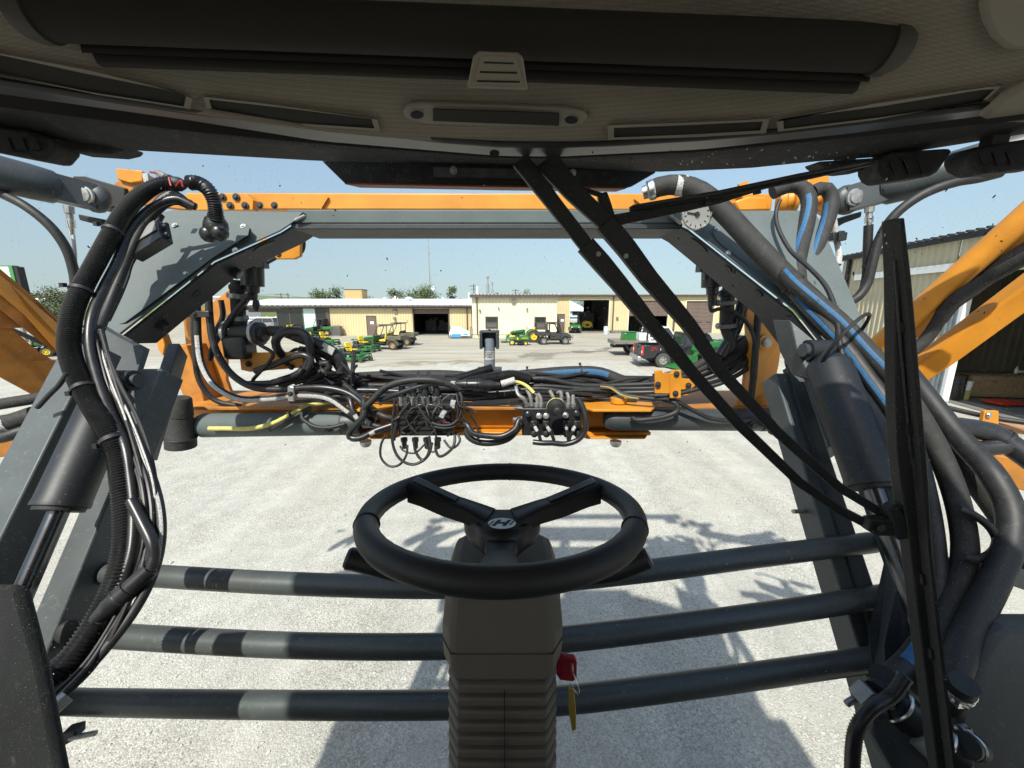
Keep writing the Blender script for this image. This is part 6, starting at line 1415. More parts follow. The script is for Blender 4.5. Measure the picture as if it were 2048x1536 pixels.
hose('hydraulic_hose', 'short white printed hose hanging behind the gusset on the storage building side', [(1660, 418, 2.1), (1668, 445, 2.1), (1672, 475, 2.1), (1678, 505, 2.08), (1676, 530, 2.05)], 11, 'white', 0, 'fold cylinder hoses', ties=(.55,))
w = MB(); c = A(1672, 474, 2.08); w.box(c, (.075, .05, .04)); w.box(c + V3((0, -.03, 0)), (.03, .012, .05)); tag(w.build('pipe_clamp', M['plastic'], bev=.004), 'black plastic pipe clamp on the white printed hose', 'clamp')
# garage-side bundle
RB = 'thick hoses on the storage building side of the frame'
o = hose('suction_hose', 'thickest dusty grey hose slanting across the gusset with a white band', [(1296, 382, 2.0), (1325, 372, 1.98), (1362, 370, 1.95), (1405, 386, 1.91), (1452, 428, 1.85), (1505, 485, 1.78), (1562, 545, 1.70), (1622, 602, 1.62), (1685, 660, 1.53), (1748, 728, 1.44), (1806, 796, 1.35), (1876, 862, 1.27), (1936, 930, 1.19), (1995, 1005, 1.11), (2055, 1090, 1.03), (2115, 1185, .96)], 60, 'rubber_dusty', 0, RB, rr=.044, n=20, ties=(.42, .60))
c0_, c1_ = A(1352, 371, 1.955), A(1372, 372, 1.945); w = MB(); w.tube([c0_, c1_], .0453, 20); w.build('white_band', M['white'], o)
w = MB(); d = (A(1325, 372, 1.98) - A(1296, 382, 2.0)).normalized(); a = A(1294, 383, 2.0); w.lathe(a, d, [(-.02, .03), (0, .032), (.01, .046), (.03, .047), (.035, .045)], 20); w.build('hose_clamp', M['steel'], o)
hose('spray_hose', 'blue striped hose looping over the roller and down behind the thickest hose', [(1545, 385, 2.05), (1575, 372, 2.04), (1603, 374, 2.02), (1618, 400, 1.99), (1614, 442, 1.95), (1602, 492, 1.89), (1596, 540, 1.82), (1606, 590, 1.74), (1640, 650, 1.66)], 34, 'rubber_dusty', 0, RB, rr=.034, n=18, stripe=('blueprint', -5, .30, .22, .95, 110))
hose('spray_hose', 'blue striped hose looping lower beside the orange end lug', [(1625, 384, 2.0), (1648, 376, 2.0), (1663, 394, 1.99), (1658, 432, 1.96), (1640, 480, 1.9), (1622, 530, 1.84), (1620, 575, 1.76), (1645, 640, 1.66)], 32, 'rubber_dusty', 0, RB, rr=.031, n=18, stripe=('blueprint', 40, .30, .2, .95, -70))
o2 = hose('spray_hose', 'blue printed hose running down in front of the thickest hose', [(1556, 530, 1.74), (1590, 566, 1.60), (1640, 608, 1.51), (1684, 646, 1.43), (1734, 700, 1.34), (1783, 752, 1.26), (1836, 830, 1.19), (1880, 910, 1.13), (1914, 1000, 1.06), (1930, 1090, 1.0), (1922, 1160, .95), (1895, 1230, .90), (1865, 1310, .84), (1850, 1390, .78)], 36, 'rubber_dusty', 0, RB, rr=.029, n=18, stripe=('blueprint', -15, .24, .06, .50, 25))
hose('spray_hose', 'lower blue striped hose slanting to the tall wiper beside the lift cylinder', [(1570, 560, 1.74), (1606, 604, 1.60), (1650, 650, 1.47), (1696, 700, 1.37), (1742, 762, 1.29), (1784, 820, 1.22), (1826, 894, 1.15), (1850, 980, 1.09), (1866, 1070, 1.03), (1872, 1160, .97), (1868, 1260, .90)], 30, 'rubber', 0, RB, rr=.026, n=16, stripe=('blueprint', 15, .24, .12, .75, -20))
hose('drain_hose', 'thin black cable crossing over the thickest dusty hose', [(1560, 400, 1.95), (1552, 425, 1.93), (1556, 455, 1.88), (1580, 500, 1.78), (1618, 535, 1.66), (1650, 570, 1.56), (1668, 610, 1.48), (1676, 650, 1.42), (1680, 690, 1.36), (1690, 730, 1.32)], 9, 'rubber', 0, RB)
w = MB(); c = A(1690, 682, 1.34); d = (A(1742, 732, 1.32) - A(1682, 664, 1.42)).normalized(); rings_ = []
w.torus(c, d + V3((0, .3, .5)), .105, .006, 36, 8); tag(w.build('hose_loop_tie', M['black']), 'black loop tie ringing the thick hoses beside the gusset tip', 'tie')
hose('hydraulic_hose', 'short grey printed hose with black fitting between the two lift links', [(1600, 672, 1.95), (1582, 696, 1.92), (1576, 722, 1.9), (1585, 746, 1.88), (1600, 760, 1.87), (1612, 772, 1.86)], 13, 'rubber', 0, RB, stripe=('white', 15, .5, .1, .6))
hose('drain_hose', 'small black loop of hose standing out beside the thick hoses', [(1915, 1015, 1.0), (1945, 1028, 1.0), (1980, 1055, .98), (1994, 1085, .97), (1980, 1108, .96), (1952, 1118, .95), (1925, 1112, .95)], 15, 'rubber', 0, RB)
hose('spray_hose', 'fat black hose sweeping down outside the tall wiper to the floor', [(1815, 745, 1.38), (1850, 790, 1.30), (1905, 860, 1.2), (1945, 905, 1.13), (1985, 950, 1.06), (2020, 1020, 1.0), (2018, 1090, .95), (1985, 1170, .90), (1940, 1260, .84), (1900, 1370, .77)], 58, 'rubber', 0, RB, rr=.031, n=18)
# lettering on the upper blue stripe and the white printed hose
def words3(body, p, q, hgt, mat, par, up=None, lift=.0):
    cu = bpy.data.curves.new('lettering', 'FONT'); cu.body = body; cu.size = hgt; cu.align_x = 'CENTER'; cu.align_y = 'CENTER'; cu.extrude = .0004; cu.materials.append(M[mat])
    o = bpy.data.objects.new('lettering_tmp', cu); COL.objects.link(o); dg = bpy.context.evaluated_depsgraph_get(); me = bpy.data.meshes.new_from_object(o.evaluated_get(dg)); bpy.data.objects.remove(o)
    x = (q - p).normalized(); c = (p + q) / 2; v = V3((0, 0, H)) - c; z = (v - x * v.dot(x)).normalized(); y = z.cross(x)
    w = MB(); w.add([c + z * lift + x * k.co.x + y * k.co.y + z * k.co.z for k in me.vertices], [list(f.vertices) for f in me.polygons]); return w.build('lettering', M[mat], par)
words3('VERSIFLO', A(1606, 578, 1.575), A(1652, 617, 1.49), .017, 'black', o2, lift=.0300)
# loose cables lying over the beam
cbl = thing('cable_loom', 'dense tangle of thin black cables lying along the top of the lower beam', 'cable loom', tuple(A(960, 800, 2.3)))
for i in range(22):
    x0 = R.uniform(560, 900); x1 = x0 + R.uniform(180, 520); y0 = R.uniform(752, 800); Y0 = 2.44 - (y0 - 752) * .0038; pts = []
    k = 6
    for j in range(k): t = j / (k - 1); pts.append((min(x0 + (x1 - x0) * t, 1310), y0 + R.uniform(-7, 7) + 8 * math.sin(3 * t + i), Y0 + R.uniform(-.04, .03)))
    hose('cable', None, pts, R.uniform(4, 8), R.choice(['rubber', 'plastic', 'rubber_dusty']), parent=cbl, n=7, ties=(.5,) if i % 3 == 0 else ())
for i in range(14):
    x0 = R.uniform(560, 720); pts = [(x0, R.uniform(700, 790), 2.3)]
    for j in range(3): xx_ = min(pts[-1][0] + R.uniform(12, 40), 705); pts.append((xx_, max(pts[-1][1] + R.uniform(-26, 26), 700 if xx_ < 640 else 745), 2.27 + R.uniform(-.05, .05)))
    hose('cable', None, pts, R.uniform(4, 9), R.choice(['rubber', 'plastic']), parent=cbl, n=7)
for i in range(12):
    x0 = R.uniform(780, 930); pts = [(x0, R.uniform(785, 830), 2.06)]
    for j in range(3): pts.append((pts[-1][0] + R.uniform(-20, 24), pts[-1][1] + R.uniform(4, 24), 2.05 + R.uniform(-.02, .03)))
    hose('cable', None, pts, R.uniform(3, 5), 'rubber', parent=cbl, n=6)
# gauge
gg = thing('pressure_gauge', 'round white pressure gauge with black needle at the end of the grey cross tube', 'gauge', tuple(A(1391, 430, 1.85)))
c = A(1391, 429, 1.88); r = px(1391, 429, 1.88, 30); n = V3((.0, -1, -.10)).normalized()
w = MB(); w.lathe(c, n, [(-.03, r * .8), (0, r), (.02, r), (.024, r * .93), (.016, r * .90)], 30, 0, False); w.build('bezel', M['steel'], gg)
w = MB(); disc(w, c + n * .010, n, r * .92, .004, 30); w.build('dial', pm('grey_dial', (.26, .26, .24), .4), gg)
w = MB(); x_ = V3((1, 0, 0)); y_ = n.cross(x_)
for i in range(11):
    a = math.radians(225 - 27 * i); d = x_ * math.cos(a) - y_ * math.sin(a); w.beam(c + n * .0155 + d * r * .68, c + n * .0155 + d * r * .82, .004, .001, up=n)
w.build('scale_mark', M['black'], gg)
w = MB(); d = x_ * -.95 - y_ * -.12; w.beam(c + n * .017 - d * r * .2, c + n * .017 + d * r * .68, .006, .002, up=n); w.lathe(c + n * .016, n, [(0, r * .16), (.006, r * .13)], 14); w.build('needle', M['black'], gg)
# centre bundle along the beam
CB = 'hoses bundled along the lower beam'
zB = 2.42
hose('spray_hose', 'fat black hose with blue stripe lying on top of the lower beam bundle', [(640, 766, 2.5), (720, 756, 2.5), (820, 752, 2.5), (900, 752, 2.5), (980, 758, 2.5), (1060, 750, 2.48), (1140, 744, 2.46), (1200, 746, 2.45), (1258, 766, 2.42), (1320, 766, 2.4), (1390, 752, 2.36), (1450, 722, 2.3), (1500, 685, 2.28)], 24, 'rubber_dusty', 0, CB, stripe=('blueprint', 30, .45, .16, .70, -70), ties=(.5, .62), n=16)
rows = [(768, 11, 'upper thin black hose of the lower beam bundle', 2.36, 'rubber'), (777, 9, 'second thin black hose of the lower beam bundle', 2.33, 'plastic'), (785, 12, 'glossy black hose in the middle of the lower beam bundle', 2.31, 'plastic'), (793, 9, 'lowest thin hose of the lower beam bundle', 2.30, 'rubber'), (760, 14, 'rear black hose half hidden in the lower beam bundle', 2.44, 'rubber')]
for i, (yy, wv, lab, Y, mt_) in enumerate(rows):
    pts = [(600 + 18 * i, yy + 6, Y)]
    for x in range(680, 1320, 80): pts.append((x, yy + R.uniform(-5, 5) - (6 if 1000 < x < 1160 else 0), Y + R.uniform(-.02, .02)))
    pts += [(1330, yy - 2, Y - .04), (1390, yy - 14, Y - .04), (1450, yy - 42 + i * 4, Y - .05), (1505, yy - 90 + i * 8, Y - .05), (1535, yy - 150 + i * 10, Y)]
    hose('bundle_hose', lab, pts, wv, mt_, 0, CB, ties=(.42, .56, .72))
for i, (dy, lab) in enumerate(((0, 'topmost of the fanned hoses rising behind the clamp plate'), (12, 'second of the fanned hoses rising behind the clamp plate'), (24, 'third of the fanned hoses rising behind the clamp plate'), (36, 'lowest of the fanned hoses rising behind the clamp plate'))):
    hose('bundle_hose', lab, [(1330, 752 + dy * .5, 2.3), (1372, 742 + dy * .7, 2.3), (1420, 716 + dy, 2.3), (1470, 690 + dy, 2.32), (1530, 650 + dy * 1.1, 2.36), (1560, 600 + dy, 2.4)], 15 if i < 2 else 11, 'rubber_dusty' if i < 2 else 'plastic', 0, 'fanned hoses behind the clamp plate', stripe=('white', 10, .9, .16, .22) if i == 0 else None)
hose('hydraulic_hose', 'silver printed hose sweeping down from the upright and along the beam', [(394, 612, 2.2), (396, 680, 2.18), (404, 730, 2.16), (430, 772, 2.14), (478, 797, 2.12), (540, 797, 2.12), (600, 790, 2.12), (655, 796, 2.12), (695, 822, 2.12), (725, 842, 2.12)], 13, 'rubber', 0, CB, stripe=('white', 20, .6, .12, .95))
hose('hydraulic_hose', 'glossy black hose sweeping down just above the silver printed one', [(412, 470, 2.24), (416, 560, 2.22), (420, 640, 2.2), (430, 695, 2.18), (460, 745, 2.16), (505, 774, 2.16), (560, 779, 2.16), (640, 775, 2.16), (695, 786, 2.16), (730, 812, 2.14), (756, 838, 2.14)], 13, 'plastic', 0, CB)
hose('hydraulic_hose', 'thin black hose standing against the orange upright', [(388, 540, 2.25), (387, 640, 2.24), (390, 700, 2.24), (398, 760, 2.24), (430, 800, 2.26), (480, 812, 2.28)], 10, 'rubber', 0, CB)
w = MB(); c = A(583, 787, 2.09); w.box(c, (.035, .02, .085), Matrix.Rotation(.12, 3, 'Y')); cb_ = tag(w.build('hose_clip', M['steel'], bev=.004), 'bright metal hose clip holding two hoses on the beam', 'clip'); bolt('clip_bolt', c + V3((0, -.012, 0)), (0, -1, 0), .009, cb_, 'black')
w = MB(); c = A(400, 628, 2.17); w.box(c, (.13, .03, .035)); cb_ = tag(w.build('hose_clip', M['plastic'], bev=.004), 'black clip block holding the sweeping hoses below the gusset', 'clip'); bolt('clip_bolt', c + V3((-.02, -.016, 0)), (0, -1, 0), .01, cb_, 'black')
hose('hydraulic_hose', 'yellow printed hose lying along the grey tilt cylinder', [(418, 857, 2.14), (450, 857, 2.14), (500, 857, 2.14), (545, 847, 2.14), (585, 827, 2.16), (615, 812, 2.2), (650, 806, 2.24), (690, 802, 2.28)], 9, 'yellow_hose', 0, CB, ties=(.62,))
hose('hydraulic_hose', 'black hose looping round the end of the grey tilt cylinder', [(690, 848, 2.15), (660, 855, 2.13), (630, 853, 2.13), (606, 838, 2.14), (606, 824, 2.16), (622, 816, 2.18), (580, 838, 2.13), (540, 860, 2.13)], 8, 'rubber', 0, CB)
hose('hydraulic_hose', 'black hose with yellow tracer running down to the garage side tilt cylinder', [(1200, 770, 2.26), (1222, 774, 2.25), (1250, 790, 2.2), (1300, 797, 2.15), (1345, 800, 2.13), (1385, 820, 2.12), (1420, 836, 2.12), (1465, 842, 2.13), (1500, 838, 2.14)], 9, 'rubber', 0, CB, stripe=('yellow_hose', 40, .5, 0, .28))
hose('hydraulic_hose', 'short black hose curling onto the garage side tilt cylinder port', [(1325, 798, 2.15), (1350, 806, 2.12), (1354, 822, 2.11), (1330, 833, 2.11), (1300, 838, 2.11), (1272, 840, 2.12), (1264, 834, 2.13)], 10, 'rubber', 0, CB)
hose('hydraulic_hose', 'upper black hose linking the two valve blocks in a sag', [(925, 846, 2.10), (935, 850, 2.08), (945, 866, 2.06), (975, 872, 2.06), (1005, 872, 2.06), (1030, 858, 2.07), (1036, 842, 2.09), (1042, 838, 2.10)], 12, 'plastic', 0, CB)
hose('hydraulic_hose', 'lower black hose linking the two valve blocks in a deeper sag', [(930, 852, 2.12), (936, 872, 2.10), (955, 884, 2.09), (985, 886, 2.09), (1015, 878, 2.09), (1034, 860, 2.10), (1040, 848, 2.11)], 13, 'plastic', 0, CB)
# tangle of loops on the dealer-sign side
LT = 'looped hoses beside the plumbing valve'
for pts, wv, mt_, lab, cr in (
    ([(540, 662, 2.3), (570, 664, 2.28), (596, 674, 2.26), (640, 690, 2.28), (676, 712, 2.3), (690, 745, 2.32), (710, 762, 2.34)], 22, 'rubber', 'outermost black hose falling from the plumbing valve to the beam', 0),
    ([(600, 716, 2.32), (572, 714, 2.28), (556, 700, 2.24), (552, 680, 2.22), (568, 664, 2.22), (596, 662, 2.22), (616, 676, 2.22), (620, 705, 2.22), (612, 735, 2.22), (590, 752, 2.22), (560, 762, 2.22)], 17, 'plastic', 'round black hose loop standing in front of the plumbing valve', 0),
    ([(510, 742, 2.2), (550, 728, 2.2), (590, 712, 2.2), (615, 712, 2.2), (622, 728, 2.2), (600, 752, 2.2), (545, 766, 2.2), (490, 768, 2.2)], 13, 'plastic', 'glossy hose curling back over the orange valve bracket', 0),
    ([(560, 770, 2.26), (610, 752, 2.26), (640, 730, 2.26), (655, 726, 2.26), (656, 738, 2.26), (630, 752, 2.26), (590, 764, 2.26)], 14, 'rubber', 'small pinched hose loop low beside the valve bracket', 0),
    ([(600, 700, 2.34), (640, 706, 2.34), (668, 722, 2.34), (690, 752, 2.36), (720, 768, 2.36)], 16, 'rubber_dusty', 'dusty hose bending down behind the pinched loop', 0),
    ([(645, 690, 2.3), (668, 704, 2.3), (684, 722, 2.3), (680, 744, 2.3), (650, 758, 2.3), (610, 764, 2.3)], 14, 'rubber', 'black hose curling under the white tag', 0),
    ([(545, 766, 2.18), (580, 756, 2.18), (600, 745, 2.18), (606, 735, 2.18)], 15, 'loom', 'short corrugated sleeve along the beam under the loops', .008),
    ([(500, 590, 2.25), (470, 625, 2.24), (446, 660, 2.24), (428, 690, 2.24), (420, 720, 2.24)], 11, 'rubber', 'thin black hose leading from the motor down beside the upright', 0),
    ([(442, 600, 2.3), (446, 630, 2.3), (436, 655, 2.3), (425, 670, 2.3)], 10, 'rubber', 'short black hose behind the plumbing pipe', 0),
    ([(520, 690, 2.18), (545, 706, 2.16), (540, 722, 2.16), (520, 744, 2.18), (505, 764, 2.24), (520, 780, 2.3)], 7, 'rubber', 'wiry black tube dropping in front of the valve bracket', 0)):
    hose('looped_hose', lab, pts, wv, mt_, cr, LT)
t = tag(MB().box(A(656, 698, 2.26), (.075, .012, .045), Matrix.Rotation(.5, 3, 'Y')).build('hose_label', M['white'], bev=.002), 'white rectangular tag wrapped round the looped hoses', 'tag')
# plumbing valves
def lathe_px(mb, x0, y0, x1, y1, Y, prof, n=20):
    a, b_ = A(x0, y0, Y), A(x1, y1, Y); L_ = (b_ - a).length; mb.lathe(a, b_ - a, [(t * L_, px(x0, y0, Y, w_) / 2) for t, w_ in prof], n)
pv = thing('plumbing_valve', 'black flow valve assembly with pipe and clamps under the gusset on the sign side', 'valve', tuple(A(485, 720, 2.28)), group='flow valve assemblies under the gussets')
w = MB(); lathe_px(w, 474, 560, 478, 650, 2.30, [(0, 22), (.1, 24), (.12, 30), (.2, 30), (.22, 27), (.75, 26), (.9, 30), (1, 30)]); w.build('vertical_pipe', M['rubber_dusty'], pv)
for y in (592, 636): w = MB(); lathe_px(w, 474, y - 5, 474, y + 5, 2.30, [(0, 33), (.1, 36), (.9, 36), (1, 33)]); cl_ = w.build('pipe_clamp', M['galv'], pv); bolt('clamp_screw', A(492, y, 2.27), (1, -.4, 0), .012, cl_, 'galv')
w = MB(); lathe_px(w, 452, 665, 532, 668, 2.28, [(0, 34), (.06, 44), (.16, 44), (.18, 36), (.74, 38), (.76, 46), (.9, 46), (.92, 34), (1, 30)]); w.build('valve_body', M['rubber'], pv)
w = MB(); c = A(480, 695, 2.26); w.box(c, (.13, .12, .13)); w.build('actuator_box', M['plastic'], pv, bev=.015)
for x in (458, 512): w = MB(); lathe_px(w, x - 3, 666, x + 4, 666, 2.28, [(0, 48), (.1, 51), (.9, 51), (1, 48)]); w.build('band_clamp', M['galv'], pv)
mt_ = thing('valve_motor', 'black stepped valve motor hanging against the sky below the gusset on the sign side', 'valve motor', tuple(A(506, 610, 2.3)), group='valve motors below the gussets')
w = MB(); lathe_px(w, 504, 524, 506, 600, 2.30, [(0, 50), (.12, 50), (.14, 42), (.62, 42), (.64, 26), (.8, 24), (.82, 18), (1, 16)]); w.build('motor_body', M['plastic'], mt_)
w = MB(); w.box(A(524, 528, 2.28), (.05, .06, .05)); w.build('motor_plug', M['plastic'], mt_, bev=.006)
w = MB(); w.tube(poly([(520, 522, 2.3), (536, 524, 2.3), (550, 516, 2.34)]), .012, 8); w.build('motor_cable', M['rubber'], mt_)
w = MB(); lathe_px(w, 512, 600, 513, 622, 2.30, [(0, 10), (.5, 14), (1, 8)]); w.tube(poly([(495, 616, 2.3), (480, 618, 2.3), (478, 640, 2.3)]), .012, 8); w.build('elbow', M['plastic'], mt_)
w = MB(); w.tube(catmull(poly([(600, 472, 2.46), (606, 482, 2.46), (604, 500, 2.46), (592, 512, 2.46)]), 6), .015, 8); tag(w.build('lamp_cable', M['rubber']), 'black cable loop beside the orange lamp bracket', 'cable')
pv = thing('plumbing_valve', 'black flow valve pipe with clamps under the gusset on the garage side', 'valve', tuple(A(1455, 690, 2.26)), group='flow valve assemblies under the gussets')
w = MB(); lathe_px(w, 1456, 572, 1452, 668, 2.26, [(0, 20), (.06, 22), (.1, 34), (.2, 34), (.22, 26), (.85, 27), (.9, 24), (1, 14)]); w.build('vertical_pipe', M['rubber'], pv)
for y in (606, 652): w = MB(); lathe_px(w, 1454, y - 4, 1454, y + 4, 2.26, [(0, 33), (.1, 36), (.9, 36), (1, 33)]); cl_ = w.build('pipe_clamp', M['grey_unit'], pv); bolt('clamp_screw', A(1436, y, 2.24), (-1, -.4, 0), .012, cl_, 'galv')
w = MB(); w.tube(catmull(poly([(1452, 660, 2.26), (1462, 690, 2.24), (1444, 704, 2.26), (1420, 730, 2.28)]), 6), .03, 14); w.build('pipe_bend', M['rubber'], pv)
w = MB(); w.tube(catmull(poly([(1488, 560, 2.3), (1486, 600, 2.28), (1470, 660, 2.26), (1440, 712, 2.24)]), 6), .032, 14); w.build('side_pipe', M['plastic'], pv)
mt_ = thing('valve_motor', 'black stepped valve motor hanging below the gusset on the garage side', 'valve motor', tuple(A(1424, 620, 2.24)), group='valve motors below the gussets')
w = MB(); lathe_px(w, 1426, 520, 1424, 612, 2.24, [(0, 46), (.14, 46), (.16, 42), (.58, 42), (.6, 24), (.74, 22), (.76, 18), (1, 16)]); w.build('motor_body', M['plastic'], mt_)
w = MB(); w.box(A(1404, 533, 2.22), (.045, .06, .06)); w.box(A(1409, 552, 2.2), (.006, .02, .04), mi=0); w.build('motor_plug', M['plastic'], mt_, bev=.006)
w = MB(); w.tube(catmull(poly([(1420, 612, 2.24), (1424, 622, 2.23), (1440, 618, 2.22), (1470, 625, 2.2), (1500, 655, 2.18), (1512, 700, 2.16), (1510, 760, 2.16)]), 6), .011, 8); w.build('motor_cable', M['rubber'], mt_)
hose('bundle_hose', 'black hose standing down the face of the orange upright', [(1520, 590, 2.24), (1515, 640, 2.2), (1511, 700, 2.17), (1506, 760, 2.17), (1500, 812, 2.2)], 13, 'rubber', 0, CB)
# sensor post
sp2 = thing('sensor_post', 'grey steel post with a white sticker standing on the beam centre', 'post', tuple(A(979, 738, 2.5)))
w = MB(); w.cyl(A(979, 742, 2.5), A(979, 676, 2.5), .036, n=20); w.build('tube', pm('blue_grey_tube', (.17, .20, .235), .35, var=.1), sp2)
w = MB(); c = A(979, 681, 2.47); w.box(c + V3((-.052, 0, 0)), (.018, .09, .10)); w.box(c + V3((.052, 0, 0)), (.018, .09, .10)); w.box(c + V3((0, .02, .056)), (.125, .10, .014)); w.box(c + V3((0, .045, 0)), (.09, .015, .1)); w.build('top_bracket', M['grey_dark'], sp2, bev=.003)
bolt('top_bolt', c + V3((0, 0, .064)), (0, 0, 1), .009, sp2, 'black')
w = MB(); rings = []
for z in (-.028, .028): rings.append([A(979, 710, 2.5) + V3((math.sin(a) * .0372, -math.cos(a) * .0372, z)) for a in [(-1.1 + 2.2 * i / 8) for i in range(9)]])
w.ringsurf(rings, False, False, True); w.build('sticker', M['white'], sp2)
w = MB()
for z, l in ((.016, .9), (.006, .6), (-.004, .8), (-.014, .5)): w.ringsurf([[A(979, 710, 2.5) + V3((math.sin(a) * .0378, -math.cos(a) * .0378, z + q)) for a in [(-l + 2 * l * i / 6) * .8 for i in range(7)]] for q in (0, .004)], False, False, True)
w.build('sticker_print', M['black'], sp2)
w = MB(); w.box(A(979, 740, 2.5), (.16, .1, .03)); w.build('base_plate', M['grey_dark'], sp2, bev=.004)
hose('harness_conduit', 'corrugated sleeve curving to the foot of the sensor post', [(905, 760, 2.4), (935, 752, 2.38), (960, 744, 2.38), (985, 736, 2.4)], 20, 'loom', .009, CB)
hose('harness_conduit', 'thick corrugated sleeve lying in front of the sensor post', [(930, 768, 2.3), (965, 760, 2.28), (1000, 754, 2.28), (1030, 752, 2.3), (1060, 760, 2.3)], 26, 'loom', .010, CB)
cn = thing('round_connector', 'black ribbed cable connector lying horizontally between the two valve blocks', 'connector', tuple(A(960, 770, 2.2)), group='round cable connectors')
w = MB(); lathe_px(w, 912, 768, 955, 769, 2.2, [(0, 12), (.3, 18), (.5, 20), (.55, 17), (.9, 20), (1, 20)]); w.build('plug', M['plastic'], cn)
w = MB(); lathe_px(w, 956, 769, 1000, 770, 2.2, [(0, 22), (.2, 22), (.25, 19), (.6, 19), (.7, 14), (1, 12)]); w.build('socket', M['plastic'], cn)
w = MB(); w.box(A(903, 768, 2.19), (.045, .03, .03)); w.build('tag_sleeve', M['white'], cn)
t = tag(MB().tube([A(1003, 768, 2.18), A(1030, 760, 2.18)], .020, 14).build('cable_sleeve', M['white']), 'white printed sleeve on the cable beside the horizontal connector', 'sleeve')
# --- solenoid valve bank
vb = thing('solenoid_bank', 'black hydraulic valve bank with four ribbed solenoid caps and hanging wires', 'valve block', tuple(A(850, 890, 2.1)))
w = MB(); pz0, pz1 = A(850, 872, 2.12).z, A(850, 808, 2.12).z; xa, xb = A(795, 840, 2.12).x, A(905, 840, 2.12).x
w.boxr((xa, 2.12, pz0), (xb, 2.32, pz1)); w.build('valve_body', M['plastic'], vb, bev=.006)
w = MB()
for i in range(6): z = pz0 + (pz1 - pz0) * (i + .5) / 6; w.boxr((xa + .012, 2.112, z - .008), (xb - .012, 2.1195, z + .008))
w.build('body_rib', M['black'], vb)
for i in range(4):
    x = 806 + i * 22.5; c = A(x, 806, 2.13)
    w = MB(); w.lathe(c, (0, 0, 1), [(-.012, .026), (.034, .026), (.036, .029), (.040, .029), (.042, .024)], 18); so_ = w.build('solenoid', M['steel'], vb)
    w = MB(); w.lathe(c + V3((0, 0, .0425)), (0, 0, 1), [(0, .023), (.025, .0225), (.04, .019), (.058, .016), (.06, .011)], 14); w.build('ribbed_cap', M['plastic'], so_)
    w = MB(); c2 = A(x + 2, 876, 2.13); w.lathe(c2, (0, 0, -1), [(0, .02), (.02, .02), (.022, .015), (.06, .014), (.065, .01)], 12); w.build('lower_plug', M['plastic'], vb)
for x, y in ((720, 0), ): pass
loops = [([(772, 868, 2.1), (762, 890, 2.08), (762, 915, 2.07), (778, 932, 2.06), (798, 930, 2.06), (812, 912, 2.07), (815, 890, 2.1)], 5), ([(790, 800, 2.08), (785, 850, 2.07), (786, 890, 2.06), (800, 918, 2.05), (825, 929, 2.05), (850, 918, 2.06), (860, 895, 2.08), (858, 872, 2.1)], 6),
         ([(828, 885, 2.08), (832, 905, 2.07), (845, 920, 2.06), (858, 908, 2.06), (864, 885, 2.07)], 6), ([(872, 880, 2.08), (872, 902, 2.06), (880, 913, 2.05), (896, 905, 2.05), (908, 890, 2.06), (910, 865, 2.1)], 6), ([(888, 880, 2.09), (900, 895, 2.07), (912, 893, 2.06), (920, 880, 2.07), (914, 865, 2.1)], 5),
         ([(800, 892, 2.1), (808, 902, 2.09), (830, 906, 2.08), (850, 888, 2.1)], 4), ([(850, 880, 2.07), (856, 898, 2.06), (868, 904, 2.06), (876, 892, 2.07)], 4), ([(820, 805, 2.06), (800, 830, 2.05), (790, 860, 2.05), (788, 880, 2.06)], 7), ([(808, 815, 2.06), (816, 845, 2.05), (835, 868, 2.05)], 4),
         ([(836, 812, 2.06), (850, 832, 2.05), (865, 852, 2.05), (872, 870, 2.05), (870, 890, 2.06)], 4), ([(838, 814, 2.06), (852, 840, 2.05), (856, 858, 2.05)], 4), ([(872, 806, 2.06), (880, 825, 2.05), (882, 845, 2.06)], 4), ([(856, 842, 2.06), (880, 850, 2.05), (905, 848, 2.05), (920, 830, 2.06), (924, 800, 2.08), (920, 785, 2.1)], 6), ([(862, 852, 2.06), (890, 856, 2.05), (912, 850, 2.06), (922, 826, 2.07)], 5), ([(905, 795, 2.06), (916, 820, 2.05), (910, 850, 2.06), (895, 872, 2.08)], 5)]
for pts, wv in loops: hose('wire_loop', None, pts, wv, 'rubber', parent=vb, n=8)
for x, y, r_, wv in ((886, 828, .5, 10), (906, 808, .2, 9)):
    w = MB(); w.box(A(x, y, 2.05), (.028, .022, .045), Matrix.Rotation(r_, 3, 'Y')); gc = w.build('grey_connector', pm('light_grey_connector', (.33, .34, .34), .5), vb, bev=.003)
    w = MB(); w.box(A(x, y - 1, 2.038), (.018, .004, .02), Matrix.Rotation(r_, 3, 'Y')); w.build('connector_latch', M['white'], gc)
w = MB()
for q in range(3): w.tube(catmull(poly([(884 + 2 * q, 836, 2.05), (886 + 3 * q, 844, 2.05), (894 + 3 * q, 846, 2.05)]), 5), .003, 6)
w.build('red_wire', pm('dull_red_wire', (.10, .025, .03), .5), vb)
VH = 'hoses plugged into the solenoid bank'
